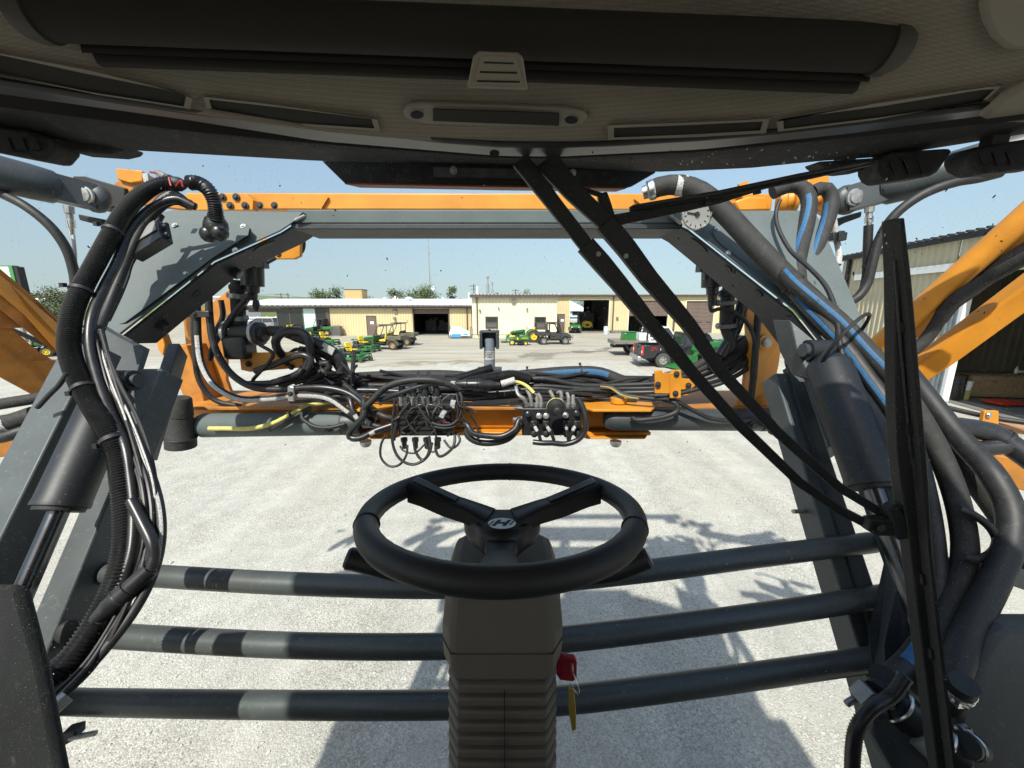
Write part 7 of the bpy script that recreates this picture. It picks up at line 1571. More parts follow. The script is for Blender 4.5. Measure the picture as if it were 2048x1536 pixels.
for pts, wv, mt_, lab, st in (
    ([(900, 768, 2.12), (860, 760, 2.10), (810, 762, 2.10), (770, 776, 2.10), (745, 800, 2.09), (728, 818, 2.08), (728, 836, 2.08)], 14, 'rubber', 'woven black cable arching over the solenoid caps', None),
    ([(728, 800, 2.1), (728, 830, 2.07), (712, 850, 2.06), (698, 866, 2.06), (702, 876, 2.06), (722, 876, 2.06), (750, 862, 2.08), (790, 848, 2.11)], 13, 'plastic', 'black hose with white tag looping back into the bank side', ('white', 20, .8, .72, .80)),
    ([(920, 780, 2.12), (890, 768, 2.11), (850, 770, 2.11), (800, 786, 2.11), (760, 800, 2.12)], 11, 'plastic', 'second black cable arching over the solenoid caps', None),
    ([(690, 770, 2.3), (720, 796, 2.22), (745, 818, 2.16), (766, 832, 2.12), (790, 838, 2.13)], 13, 'rubber', 'dusty hose running down from the bundle into the bank', None),
    ([(700, 812, 2.2), (730, 838, 2.14), (752, 852, 2.12), (790, 858, 2.12)], 12, 'rubber', 'hose entering the lower corner of the bank', ('white', 20, .8, .52, .62)),
    ([(690, 790, 2.18), (700, 800, 2.14), (706, 822, 2.11), (720, 845, 2.1)], 11, 'plastic', 'short ribbed connector cable at the sign side of the bank', ('white', 10, .8, .8, .95)),
    ([(760, 808, 2.14), (776, 792, 2.12), (790, 792, 2.12)], 8, 'galv', 'bent grey elbow fitting beside the first solenoid', None),
    ([(836, 745, 2.2), (837, 760, 2.12), (836, 785, 2.1)], 7, 'rubber', 'thin upright cable with white sleeve behind the second solenoid', ('white', 0, 1.5, .45, .75)),
    ([(856, 745, 2.2), (862, 765, 2.12), (866, 782, 2.1)], 7, 'rubber', 'slanting cable with white sleeve behind the third solenoid', ('white', 0, 1.5, .4, .7))):
    hose('bank_hose', lab, pts, wv, mt_, 0, VH, stripe=st)
# --- second manifold
mf = thing('manifold_block', 'square black manifold with round accumulator and grey cartridge fittings', 'manifold', tuple(A(1105, 880, 2.1)))
w = MB(); xa, xb = A(1044, 840, 2.12).x, A(1163, 840, 2.12).x; z0, z1 = A(1100, 871, 2.12).z, A(1100, 817, 2.12).z; w.boxr((xa, 2.12, z0), (xb, 2.30, z1)); w.build('block', M['plastic'], mf, bev=.004)
c = A(1112, 814, 2.0); ax = (A(1117, 830, 1.9) - A(1110, 808, 2.06)).normalized(); w = MB(); w.lathe(c - ax * .02, ax, [(0, .03), (.01, .046), (.024, .050), (.036, .046), (.044, .03), (.046, .024), (.09, .022), (.095, .016), (.12, .014)], 24); acc = w.build('accumulator', M['black'], mf)
w = MB(); w.torus(c - ax * .006, ax, .0475, .003, 28, 6); w.build('yellow_ring', M['yellow_hose'], acc)
for x, y in ((1078, 832), (1092, 832), (1131, 831), (1056, 829), (1153, 827)):
    w = MB(); p = A(x, y, 2.119); w.lathe(p, (0, -1, .15), [(0, .018), (.012, .018), (.014, .014), (.03, .014), (.034, .009)], 10); w.build('cartridge', M['galv'] if x in (1078, 1092, 1131) else M['plastic'], mf)
for x, dx in ((1067, 10), (1091, 12), (1131, 4), (1152, -10)):
    w = MB(); p = A(x, 848, 2.119); w.lathe(p, (0, -1, .1), [(0, .022), (.03, .022), (.035, .015)], 14); w.box(p + V3((0, -.03, .012)), (.036, .03, .034)); co_ = w.build('coil', M['plastic'], mf, bev=.003)
    w = MB(); p2 = A(x + 1, 866, 2.119); w.lathe(p2, (0, -1, .1), [(0, .02), (.03, .02), (.034, .012)], 14); w.build('coil_nut', M['black'], mf)
    hose('coil_cable', None, [(x, 848, 2.08), (x + dx * .5, 858, 2.05), (x + dx, 868, 2.05), (x + dx * 1.4, 880, 2.06)], 7, 'rubber', parent=mf, stripe=('white', 0, 1.2, .3, .62), n=8)
hose('manifold_cable', 'black cable sagging under the manifold and up its garage side', [(1066, 884, 2.07), (1085, 886, 2.06), (1105, 886, 2.06), (1130, 888, 2.06), (1155, 880, 2.06), (1170, 862, 2.06), (1172, 840, 2.06), (1166, 815, 2.08), (1156, 797, 2.1)], 11, 'plastic', 0, VH)
for x0, pts in ((1054, [(1031, 770, 2.2), (1036, 788, 2.16), (1048, 798, 2.15), (1055, 812, 2.16)]), (1064, [(1054, 780, 2.2), (1060, 792, 2.17), (1064, 812, 2.16)]), (1073, [(1070, 788, 2.2), (1074, 800, 2.18), (1075, 812, 2.17)]), (1082, [(1076, 788, 2.2), (1081, 796, 2.18), (1083, 812, 2.17)]), (1110, [(1100, 782, 2.2), (1106, 794, 2.17), (1111, 812, 2.17)]), (1122, [(1115, 786, 2.2), (1122, 786, 2.18), (1123, 812, 2.17)]), (1136, [(1134, 786, 2.2), (1137, 795, 2.18), (1137, 812, 2.17)]), (1146, [(1146, 790, 2.2), (1146, 812, 2.17)])):
    w = MB(); w.tube(catmull(poly(pts), 5), .011, 10); e_ = w.build('elbow_fitting', M['grey_unit'] if x0 != 1054 else M['galv'], mf)
    w = MB(); p = A(x0, 813, 2.17); w.lathe(V3((p.x, 2.17, z1)), (0, 0, 1), [(0, .016), (.018, .016), (.02, .012)], 6); w.build('hex_fitting', M['galv'], mf)
w = MB(); w.lathe(A(1043, 816, 2.16), (-1, -.1, .05), [(0, .014), (.02, .014), (.022, .01), (.04, .01), (.045, .006)], 8); w.build('test_port', M['steel'], mf)
w = MB(); w.lathe(A(1043, 839, 2.16), (-1, -.2, 0), [(0, .02), (.02, .02), (.022, .015), (.05, .015)], 10); w.build('side_fitting', M['galv'], mf)
hose('hydraulic_hose', 'yellow hose curving down into the top of the manifold', [(1028, 763, 2.26), (1042, 766, 2.22), (1056, 774, 2.18), (1068, 786, 2.16)], 7, 'yellow_hose', 0, VH)
# --- lower corners outside the cab
cp_ = thing('corner_fender', 'dark fender panel at the foot of the frame below the corrugated bundle', 'fender', tuple(A(40, 1500, .6)))
w = MB(); patch(w, [(-120, 1168, .60), (30, 1172, .63), (40, 1186, .63), (80, 1345, .60), (118, 1545, .56), (140, 1700, .53), (-120, 1700, .50)], (0, .02, -.012)); w.build('panel', pm('dark_textured_panel', (.016, .017, .018), .8, var=.3, bump=.3, bs=400, dust=.2), cp_, bev=.008)
for (a, b_) in (((135, 1392), (18, 1492)), ((78, 1402), (-10, 1480)), ((40, 1462), (-30, 1530))):
    t = thing('swivel_fitting', {135: 'long grey crimped hose fitting at the end of the white printed hose', 78: 'grey crimped fitting just above the long one on the fender', 40: 'dusty crimped fitting lowest on the fender'}[a[0]], 'fitting', tuple(A(*b_, .62)), group='crimped fittings on the fender'); p, q = A(*a, .70), A(*b_, .62); d = (q - p); L_ = d.length
    w = MB(); w.lathe(p, d, [(0, .015), (L_ * .45, .017)], 16); w.build('ferrule', M['galv'], t); w = MB(); w.lathe(p + d * .451, d, [(0, .012), (L_ * .1, .012), (L_ * .11, .019), (L_ * .35, .019), (L_ * .36, .014), (L_ * .6, .014)], 6); w.build('hex_nut', M['galv'], t)
hose('wire_lead', 'thin black cable tied along the upper arm beside the conduit', [(135, 745, 1.2), (118, 770, 1.2), (98, 790, 1.2), (75, 815, 1.2)], 9, 'rubber', 0, LB)
# garage-side floor corner: pump manifold, clamps, thick hoses
pc_ = thing('filter_valve', 'pale cylindrical filter valve with clamps low beside the tall wiper', 'valve', tuple(A(1860, 1480, .72)))
a, b_ = A(1780, 1400, .76), A(1890, 1500, .70); d = (b_ - a).normalized(); L_ = (b_ - a).length
w = MB(); w.lathe(a, d, [(0, .03), (.01, .042), (L_ * .35, .042), (L_ * .37, .036), (L_ * .48, .036)], 22); w.build('rear_body', M['plastic'], pc_)
w = MB(); w.lathe(a + d * L_ * .49, d, [(0, .047), (L_ * .32, .047), (L_ * .34, .04)], 24); w.build('pale_collar', pm('dull_white_plastic', (.36, .37, .35), .5, var=.15), pc_)
w = MB(); w.lathe(a + d * L_ * .84, d, [(0, .042), (.04, .04), (.06, .02)], 24); w.build('end_cap', M['plastic'], pc_)
w = MB(); w.torus(a + d * L_ * .83, d, .046, .004, 26, 6); w.torus(a + d * .012, d, .043, .004, 26, 6); w.build('worm_clamp', M['steel'], pc_)
def clampset(label, x, y, Y, r, ax):
    t = thing('hose_clamp', label, 'clamp', tuple(A(x, y, Y)), group='steel worm clamps low beside the wiper'); c = A(x, y, Y); ax = V3(ax).normalized()
    w = MB(); w.lathe(c - ax * .008, ax, [(0, r), (.016, r)], 26, 0, False); w.torus(c - ax * .008, ax, r, .0018, 26, 5); w.torus(c + ax * .008, ax, r, .0018, 26, 5); w.build('band', M['steel'], t)
    u = ax.orthogonal().normalized(); w = MB(); w.box(c + u * r * 1.12, (.018, .014, .014)); w.cyl(c + u * r * 1.12 - ax.cross(u) * .014, c + u * r * 1.12 + ax.cross(u) * .014, .006, n=8); w.build('screw_housing', M['steel'], t)
    w = MB(); w.tube([c - ax * .035, c + ax * .07], r * .97, 20); w.build('hose_stub', M['rubber'], t)
clampset('steel worm clamp at the end of the blue striped hose', 1772, 1364, .78, .028, (.6, .3, -.7))
clampset('steel worm clamp above the pale collar on the storage building side', 1918, 1382, .74, .027, (.2, .3, -1))
clampset('steel worm clamp lowest beside the tall wiper', 1938, 1492, .69, .026, (.7, .3, -.5))
hose('drain_hose', 'corrugated black drain hose curving down off the frame by the filter valve', [(1812, 1352, .74), (1782, 1392, .73), (1742, 1418, .72), (1715, 1455, .71), (1706, 1500, .70), (1704, 1570, .68)], 20, 'loom', .007, RB, rr=.0155)
hose('spray_hose', 'dull hose with blue tracer ending in the steel worm clamp', [(1842, 1290, .86), (1822, 1318, .83), (1795, 1345, .80), (1772, 1366, .78), (1752, 1385, .76)], 26, 'rubber', 0, RB, stripe=('blueprint', 10, .5, .05, .6), rr=.026)
st_ = thing('support_arm', 'dark grey slanting support bar carrying the filter valve', 'support', tuple(A(1820, 1520, .7)))
w = MB(); patch(w, [(1750, 1420, .74), (1790, 1425, .74), (1880, 1540, .68), (1960, 1680, .62), (1880, 1700, .62), (1745, 1470, .73)], (0, .04, 0)); w.build('bar', M['grey_dark'], st_, bev=.006)
w = MB(); w.cyl(A(1692, 1408, .76), A(1722, 1390, .77), .008, n=10); w.box(A(1735, 1392, .76), (.05, .04, .04), Matrix.Rotation(.6, 3, 'Y')); w.build('pin_block', M['galv'], st_, bev=.003)
w = MB(); disc(w, A(1764, 1440, .735), (0, -1, .3), .012, .004, 16); w.build('slot', M['black'], st_)
sp_ = thing('side_panel', 'large dark grey side panel filling the low corner on the storage building side', 'panel', tuple(A(2000, 1500, .75)))
w = MB(); patch(w, [(1985, 1280, .80), (2020, 1262, .80), (2200, 1262, .80), (2200, 1750, .62), (1905, 1750, .62), (1925, 1420, .74), (1950, 1330, .78)], (0, .06, 0)); w.build('panel', pm('dark_grey_panel', (.042, .046, .046), .6, var=.2, dust=.2, ds=30), sp_, bev=.01)
w = MB(); w.beam(A(2075, 1168, .95), A(1960, 1130, 1.0), .05, .04); w.build('top_strut', M['grey_dark'], sp_)
w = MB(); patch(w, [(1765, 1290, .98), (1800, 1120, 1.1), (1812, 1110, 1.1), (1822, 1280, .98), (1800, 1420, .86), (1770, 1400, .88)], (0, .05, 0)); tag(w.build('link_web', M['grey_dark'], bev=.006), 'dark steel web between the lower link and the tall wiper', 'bracket')
# ================================================================== THE CAB
GC, GB = .82, .35           # windshield in plan: Y = GC - GB * X * X
ROLL = -.018
def yg(X): return GC - GB * X * X
def GL(x, y, off=0.0):
    a, b, c = ray(x, y); s = a / b; q = GB * s * s; C_ = GC + off
    Y = C_ if q < 1e-7 else (-1 + math.sqrt(1 + 4 * q * C_)) / (2 * q)
    return at(x, y, Y)
def zh(X, Y): t = max(yg(X) - Y, -.05); return H + .302 + ROLL * X + .5 * min(t, .24) + .12 * max(t - .24, 0)
def HL(x, y, off=0.0):      # the headliner surface, off metres below it
    a, b, c = ray(x, y); lo, hi = .05, 1.4
    for _ in range(50):
        k = (lo + hi) / 2; p = (a * k, b * k, H + c * k)
        if p[2] < zh(p[0], p[1]) - off: lo = k
        else: hi = k
    return V3((a * lo, b * lo, H + c * lo))
def fabric():
    m = pm('brown_grey_headliner_fabric', (0.275, 0.238, 0.180), .9, var=.08, vs=5); nt = m.node_tree; b = nt.nodes['Principled BSDF']
    tc = nt.nodes.new('ShaderNodeTexCoord'); v = nt.nodes.new('ShaderNodeTexVoronoi'); v.inputs['Scale'].default_value = 250; v.inputs['Randomness'].default_value = .15
    nt.links.new(tc.outputs['Object'], v.inputs['Vector']); bp = nt.nodes.new('ShaderNodeBump'); bp.inputs['Strength'].default_value = .55; bp.inputs['Distance'].default_value = .002; bp.invert = True
    nt.links.new(v.outputs['Distance'], bp.inputs['Height']); nt.links.new(bp.outputs[0], b.inputs['Normal']); src = b.inputs['Base Color'].links[0].from_socket; r = nt.nodes.new('ShaderNodeMapRange'); r.inputs[1].default_value = .1; r.inputs[2].default_value = .6; r.inputs[3].default_value = 1.14; r.inputs[4].default_value = .80
    nt.links.new(v.outputs['Distance'], r.inputs[0]); mx = nt.nodes.new('ShaderNodeMix'); mx.data_type = 'RGBA'; mx.blend_type = 'MULTIPLY'; mx.inputs[0].default_value = 1; nt.links.new(src, mx.inputs[6]); nt.links.new(r.outputs[0], mx.inputs[7]); nt.links.new(mx.outputs[2], b.inputs['Base Color']); return m
M['fabric'] = fabric()
M['trim'] = pm('brown_grey_cab_plastic', (0.29, 0.255, 0.20), .6, var=.06, vs=8, bump=.06, bs=500)
M['visor'] = pm('dark_brown_visor_cloth', (0.019, 0.0155, 0.011), .9, var=.15, vs=60)  # dark brown cloth, darkened further for the shade of its recess
M['vent'] = pm('dark_vent_mesh', (0.030, 0.027, 0.022), .8, var=.2, vs=200)
M['column'] = pm('dark_taupe_column_plastic', (0.128, 0.108, 0.083), .62, var=.06, vs=8, bump=.08, bs=600)
M['leather'] = pm('black_wheel_leather', (0.018, 0.018, 0.019), .52, var=.1, vs=20, bump=.10, bs=700)
M['wheel_plastic'] = pm('black_wheel_plastic', (0.017, 0.017, 0.019), .45, var=.06, vs=10)
M['brim'] = pm('dusty_black_brim', (0.022, 0.021, 0.021), .7, var=.3, vs=12, dust=.55, dcol=(.10, .095, .09), ds=45, dlo=.52, bump=.12, bs=90)
cab = thing('sprayer_cab', 'dark cab around the camera with brown headliner, black glass edge and roof brim', 'cab', (0, 0, H - 1.4))
XS = [-.98 + 1.96 * i / 48 for i in range(49)]
# headliner
w = MB(); rows = []
for j in range(25):
    row = []
    for X in XS:
        t = (j / 8) * .24 if j <= 8 else .24 + (j - 8) * .09
        Y = yg(X) - .004 - t; row.append(V3((X, Y, zh(X, Y))))
    rows.append(row)
w.ringsurf(rows, False, False, True); w.build('headliner', M['fabric'], cab)
# shell around it: roof skin, rear and side panels, floor, pillars
w = MB(); top, bot = [], []
for X in XS: top.append(V3((X * 1.04, yg(X) + .03, H + .50))); bot.append(V3((X * 1.04, -1.35, H + .50)))
w.ringsurf([top, [V3((p.x, -.2, H + .56)) for p in top], bot], False, False, True)
w.build('roof_skin', M['orange'], cab)
w = MB()
w.boxr((-1.02, -1.36, H - 1.4), (1.02, -1.30, H - .10)); w.boxr((-1.02, -1.36, H + .33), (1.02, -1.30, H + .56)); w.boxr((-1.02, -1.36, H - .10), (-.80, -1.30, H + .33)); w.boxr((.80, -1.36, H - .10), (1.02, -1.30, H + .33)); w.build('rear_panel', M['trim'], cab)
for s in (-1, 1):
    w = MB(); w.boxr((s * .99, -1.29, H - 1.4), (s * 1.03, .36, H - .62)); w.boxr((s * .99, -1.29, H + .30), (s * 1.03, .40, H + .50)); w.build('side_panel', M['trim'], cab)
    w = MB(); w.boxr((s * .985, -.62, H - .617), (s * 1.025, -.50, H + .297)); w.boxr((s * .985, -1.29, H - .617), (s * 1.025, -1.18, H + .297)); w.build('door_pillar', M['black'], cab)
    w = MB(); w.boxr((s * 1.0, -.50, H - .617), (s * 1.005, .40, H + .297)); w.build('door_glass', M['clear'], cab)
w = MB(); w.boxr((-1.0, -1.3, H - 1.45), (1.0, .42, H - 1.40)); w.build('floor', M['visor'], cab)
w = MB(); w.boxr((-.26, -.62, H - 1.0), (.26, -.12, H - .62)); w.beam((0, -.62, H - .66), (0, -.80, H + .10), .50, .14, up=(1, 0, 0)) if False else w.boxr((-.26, -.82, H - .66), (.26, -.66, H + .05)); w.boxr((-.12, -.5, H - 1.4), (.12, -.2, H - 1.0)); w.build('seat', M['visor'], cab, bev=.05)
# windshield pane and its black printed edge
EDGE = [(-60, 148), (0, 158), (200, 190), (375, 216), (560, 238), (760, 260), (880, 274), (1000, 283), (1120, 284), (1220, 281), (1400, 270), (1560, 256), (1800, 228), (1980, 205), (2110, 186)]
def edge_y(x):
    for (a, ya), (b_, yb_) in zip(EDGE, EDGE[1:]):
        if a <= x <= b_: return ya + (yb_ - ya) * (x - a) / (b_ - a)
    return EDGE[0][1] if x < EDGE[0][0] else EDGE[-1][1]
w = MB(); rows = []
for j in range(9):
    z0 = H - 1.42; rows.append([V3((X, yg(X), z0 + (zh(X, yg(X)) - .005 - z0) * j / 8)) for X in XS])
w.ringsurf(rows, False, False, True); w.build('windshield', M['clear'], cab)
def band(name, x0, x1, f0, f1, off, mat, par=cab, n=60):
    w = MB(); r0, r1 = [], []
    for i in range(n + 1):
        x = x0 + (x1 - x0) * i / n; r0.append(GL(x, f0(x), off)); r1.append(GL(x, f1(x), off))
    w.ringsurf([r0, r1], False, False, True); return w.build(name, mat, par)
seg = lambda pts: (lambda x: next((ya + (yb_ - ya) * (x - a) / (b_ - a) for (a, ya), (b_, yb_) in zip(pts, pts[1:]) if a <= x <= b_), pts[0][1] if x < pts[0][0] else pts[-1][1]))
STRIP = seg([(-60, 178), (0, 188), (375, 240), (640, 282), (1000, 312), (1120, 313), (1400, 299), (1700, 267), (1940, 235), (2110, 213)])
FRIT = seg([(-60, 205), (0, 214), (375, 262), (640, 288), (1000, 316), (1120, 317), (1400, 304), (1700, 275), (2000, 245), (2110, 232)])
w = MB(); rings = []
for i in range(81):
    x = -60 + 2170 * i / 80; p = GL(x, edge_y(x) + 2, -.012); q = GL(x, edge_y(x) + 8, -.006); rings.append([p + V3((0, .012, .02)), p, q, q + V3((0, .01, .0))])
w.ringsurf(rings, False, False, True); w.build('glass_gasket', M['black'], cab)
def ledge(x, y, off=0.0):
    z = GL(x, edge_y(x) + 7, 0).z + off; a, b, c = ray(x, y); k = (z - H) / c; return V3((a * k, b * k, z))
w = MB(); w.ringsurf([[ledge(-60 + 2045 * i / 60, edge_y(-60 + 2045 * i / 60) + 7) for i in range(61)], [ledge(-60 + 2045 * i / 60, STRIP(-60 + 2045 * i / 60) + 2) for i in range(61)]], False, False, True); w.build('glass_edge_strip', pm('satin_grey_glass_edge', (0.13, 0.135, 0.13), .32, .6, var=.3, vs=2.2), cab)
band('glass_print', -60, 2110, STRIP, FRIT, -.0015, pm('black_glass_print', (0.010, 0.010, 0.011), .35, var=.1))
w = MB()
for i in range(430):
    for r_ in range(3):
        x = -40 + 2100 * (i + (r_ % 2) * .5) / 430; p = GL(x, FRIT(x) + 1.5 + r_ * 3.6, -.0015); s_ = px(x, FRIT(x), max(p.y, .3), 1.75 - .38 * r_)
        w.add([p + V3((math.cos(a) * s_, 0, math.sin(a) * s_)) for a in (0, 1.57, 3.14, 4.71)], [(0, 1, 2, 3)])
w.build('print_dots', M['black'], cab)['kind'] = 'stuff'
w = MB(); c = GL(989, 306, -.004); w.prism([c + V3((math.cos(2 * math.pi * i / 16) * .0095, 0, math.sin(2 * math.pi * i / 16) * .006)) for i in range(16)], (0, .002, 0)); w.build('sensor_window', M['black'], cab)
# dirt on the glass: bits of chaff and dried drops
M['chaff'] = pm('dark_chaff', (.02, .02, .018), .9); M['drop'] = pm('dried_pale_drop', (.55, .56, .54), .4)
def specks(name, mat, n, box, smin, smax, elong, seed):
    rr_ = random.Random(seed); w = MB()
    for i in range(n):
        x, y = rr_.uniform(box[0], box[2]), rr_.uniform(box[1], box[3]); c = GL(x, y, .002); s_ = c.y / F * rr_.uniform(smin, smax); e_ = rr_.uniform(1, elong); a0 = rr_.random() * 6.3
        u = V3((math.cos(a0), 0, math.sin(a0))); v = V3((-math.sin(a0), 0, math.cos(a0)))
        k = 7; w.add([c + u * math.cos(2 * math.pi * j / k) * s_ * e_ * rr_.uniform(.7, 1.2) + v * math.sin(2 * math.pi * j / k) * s_ * rr_.uniform(.6, 1.1) for j in range(k)], [list(range(k))])
    o = w.build(name, mat, cab); o['kind'] = 'stuff'; return o
specks('chaff_speck', M['chaff'], 34, (20, 300, 2040, 660), .6, 2.0, 3.0, 3)
specks('chaff_speck', M['chaff'], 28, (1700, 300, 2040, 560), .6, 2.2, 2.4, 4)
specks('dried_drop', M['drop'], 150, (60, 900, 1900, 1520), .5, 1.6, 1.6, 5)
specks('dried_drop', M['drop'], 60, (200, 330, 1800, 900), .5, 1.7, 2.0, 6)
rr2 = random.Random(15); w = MB()
for i in range(15000):
    x, y = (rr2.uniform(0, 2048), rr2.uniform(320, 1536)) if i % 3 else (1024 + 1000 * (1 - rr2.random() ** 1.6) * (1 if rr2.random() < .6 else -1), rr2.uniform(420, 1536))
    c = GL(x, y, .003); s_ = c.y / F * rr2.uniform(.2, .62) * (1.6 if i % 40 == 0 else 1); a0 = rr2.random() * 6.3; w.add([c + V3((math.cos(a0 + q) * s_, 0, math.sin(a0 + q) * s_)) for q in (0, 1.6, 3.1, 4.7)], [(0, 1, 2, 3)])
w.build('dust_speck', M['drop'], cab)['kind'] = 'stuff'
specks('dried_drop', M['drop'], 26, (1280, 295, 1700, 330), .8, 2.4, 1.7, 8)
# headliner vents and console
def onh(pts, off): return [HL(x, y, off) for x, y in pts]
def hplate(mb, pts, off, th):
    P = onh(pts, off); n = (P[1] - P[0]).cross(P[2] - P[0]).normalized()
    if n.z > 0: n = -n
    mb.prism(P, -n * th)
def grow(pts, d):
    cx, cy = sum(p[0] for p in pts) / len(pts), sum(p[1] for p in pts) / len(pts)
    out = []
    for x, y in pts:
        l = math.hypot(x - cx, (y - cy)); out.append((x + d * (1 if x > cx else -1), y + d * .45 * (1 if y > cy else -1)))
    return out
def ringplate(name, inner, outer, off, par):
    w = MB(); a, b_ = onh(outer, off), onh(inner, off); a2, b2 = onh(outer, 0.0), onh(inner, -.004)
    w.ringsurf([[p[i] for p in (a2, a, b_, b2)] for i in list(range(len(a))) + [0]], False, False, False); return w.build(name, M['trim'], par)
VENTS = [[(-30, 104), (0, 110), (170, 147), (340, 178), (372, 192), (368, 213), (180, 184), (0, 150), (-30, 143)], [(418, 199), (560, 215), (742, 234), (749, 257), (600, 247), (425, 222)], [(1228, 256), (1380, 250), (1526, 243), (1520, 261), (1380, 269), (1228, 275)], [(1566, 238), (1760, 213), (1960, 180), (1990, 178), (1962, 204), (1760, 235), (1568, 258)]]
for v in VENTS:
    ringplate('vent_frame', v, grow(v, 12), .008, cab)
    w = MB(); P = onh(v, .0045); w.add(P, [list(range(len(P)))]); vp = w.build('vent_mesh', M['vent'], cab)
CO = [(806, 222), (818, 210), (845, 207), (1000, 212), (1140, 218), (1168, 225), (1176, 236), (1168, 248), (1145, 255), (1000, 255), (850, 248), (818, 240), (808, 232)]
w = MB(); hplate(w, CO, .008, .010); cs_ = w.build('roof_console', M['trim'], cab, bev=.003)
w = MB(); hplate(w, [(866, 219), (1118, 227), (1118, 252), (866, 242)], .0135, .002); w.build('console_recess', M['vent'], cs_)
for x, y in ((834, 231), (1143, 241)):
    w = MB(); hplate(w, [(x + 13 * math.cos(2 * math.pi * i / 14), y + 7 * math.sin(2 * math.pi * i / 14)) for i in range(14)], .0125, .002); w.build('console_hole', M['black'], cs_)
# roller sun visor
vs_ = thing('sun_visor', 'dark brown roller sun visor with grooved pull tab under the headliner', 'sun visor', tuple(V3((0, .65, H + .33))))
p0, p1 = HL(208, 132, .004), HL(1702, 186, .004); ax_ = (p1 - p0).normalized()
w = MB(); bk_ = V3((0, -1, 0)) - ax_ * V3((0, -1, 0)).dot(ax_); bk_.normalize(); up_ = V3((0, 0, 1))
prof = [(0, .012), (-.002, .002), (.004, -.004), (.012, -.003), (.016, .006), (.014, .014)]
w.ringsurf([[p + bk_ * a + up_ * b_ for a, b_ in prof] for p in (p0, p1)], True, True, False); w.build('visor_bar', M['visor'], vs_, bev=.002)
q0, q1 = HL(108, 70, .0), HL(1800, 135, .0)
ctr0, ctr1 = p0 + bk_ * .050 + up_ * .030, p1 + bk_ * .050 + up_ * .030
w = MB(); ctr1 = ctr1 - ax_ * .012; w.tube([ctr0 - ax_ * .02, ctr1], .027, 24); w.build('roller', M['visor'], vs_)
w = MB(); w.ringsurf([[p + bk_ * a + up_ * b_ for a, b_ in ((.014, .012), (.022, .004), (.03, .0), (.03, .02), (.016, .02))] for p in (p0, p1)], True, True, False); w.build('visor_cloth', M['visor'], vs_)
for e, s in ((ctr0, -1), (ctr1 - ax_ * .02, 1)):
    w = MB(); w.lathe(e + ax_ * s * .0205, ax_ * s, [(0, .030), (.015, .030), (.03, .024), (.036, .012)], 20); w.build('end_cap', pm('taupe_end_cap', (.06, .052, .04), .7), vs_)
TAB = [(957, 104), (1036, 107), (1046, 116), (1056, 181), (934, 176), (946, 114)]
w = MB(); P = [p0.lerp(p1, .5) for _ in TAB]
def tabp(x, y, o):   # plane of the pull tab: through the bar, facing the driver
    r_ = V3(ray(x, y)); n = V3((0, -.80, -.60)); c = p0.lerp(p1, .53) + V3((0, -.020, -.006)) + n * (o + .045); k = (c - V3((0, 0, H))).dot(n) / r_.dot(n); return V3((0, 0, H)) + r_ * k
w = MB(); w.prism([tabp(x, y, 0) for x, y in TAB], V3((0, .008, .006))); tb_ = w.build('pull_tab', M['trim'], vs_, bev=.002)
w = MB(); w.prism([tabp(x, y, .0025) for x, y in ((962, 112), (1032, 114), (1048, 172), (944, 168))], V3((0, .0018, .0014))); w.build('tab_face', M['trim'], tb_, bev=.0006)
for xa, ya, xb, yb_ in ((968, 125, 1027, 127), (960, 144, 1034, 146), (954, 162, 1040, 164)):
    w = MB(); w.prism([tabp(x, y, .0036) for x, y in ((xa, ya - 1.6), (xb, yb_ - 1.6), (xb, yb_ + 1.6), (xa, ya + 1.6))], V3((0, .001, .0008))); w.build('tab_groove', M['black'], tb_)
# corner covers
for pts, nm in (([(1958, 20), (1975, -20), (2080, -40), (2090, 90), (2048, 106), (2010, 104), (1985, 86), (1965, 52)], 'corner_cover'), ([(1985, 214), (2010, 190), (2100, 150), (2110, 245), (2048, 250), (1960, 248), (1955, 240)], 'pillar_cover')):
    w = MB(); hplate(w, pts, .016, .02); w.build(nm, M['trim'], cab, bev=.008)
# roof brim outside the glass
LOW = seg([(-80, 246), (0, 258), (100, 276), (255, 300), (640, 322), (1000, 330), (1312, 344), (1500, 336), (1640, 322), (1760, 314), (2048, 268), (2130, 255)])
w = MB(); ra, rb, rc = [], [], []
for i in range(61):
    x = -80 + 2210 * i / 60; ra.append(ledge(x, STRIP(x) + 1, .004)); rb.append(GL(x, LOW(x), .20)); p = GL(x, LOW(x), .20); rc.append(p + V3((0, .012, .11)))
w.ringsurf([ra, rb, rc, [V3((p.x, p.y - .12, p.z + .08)) for p in rc]], False, False, True); w.build('roof_brim', M['brim'], cab)
w = MB(); BP = [(642, 321), (690, 368), (1000, 374), (1250, 377), (1264, 373), (1314, 344), (1250, 322), (700, 312)]
w.prism([at(x, y, 1.02) for x, y in BP], (0, .10, .02)); bp_ = w.build('brim_plate', M['brim'], cab, bev=.004)
w = MB(); w.prism([at(x, y, 1.017) for x, y in ((690, 365), (1000, 371), (1250, 374), (1252, 377.5), (1000, 374.5), (690, 368.5))], (0, .10, .02)); w.build('plate_lip', pm('faded_red_lip', (.22, .06, .025), .6, dust=.3, ds=20), bp_)
w = MB(); w.prism([at(x, y, 1.016) for x, y in ((866, 334), (1148, 341), (1150, 359), (868, 354))], (0, .003, 0)); w.build('plate_insert', pm('worn_grey_steel', (.11, .11, .11), .55, .3, var=.4, vs=25, dust=.4, ds=60), bp_)
w = MB(); w.prism([at(x, y, 1.013) for x, y in ((868, 355), (1150, 360), (1150, 363), (868, 359))], (0, .004, 0)); w.build('insert_lip', M['black'], bp_)
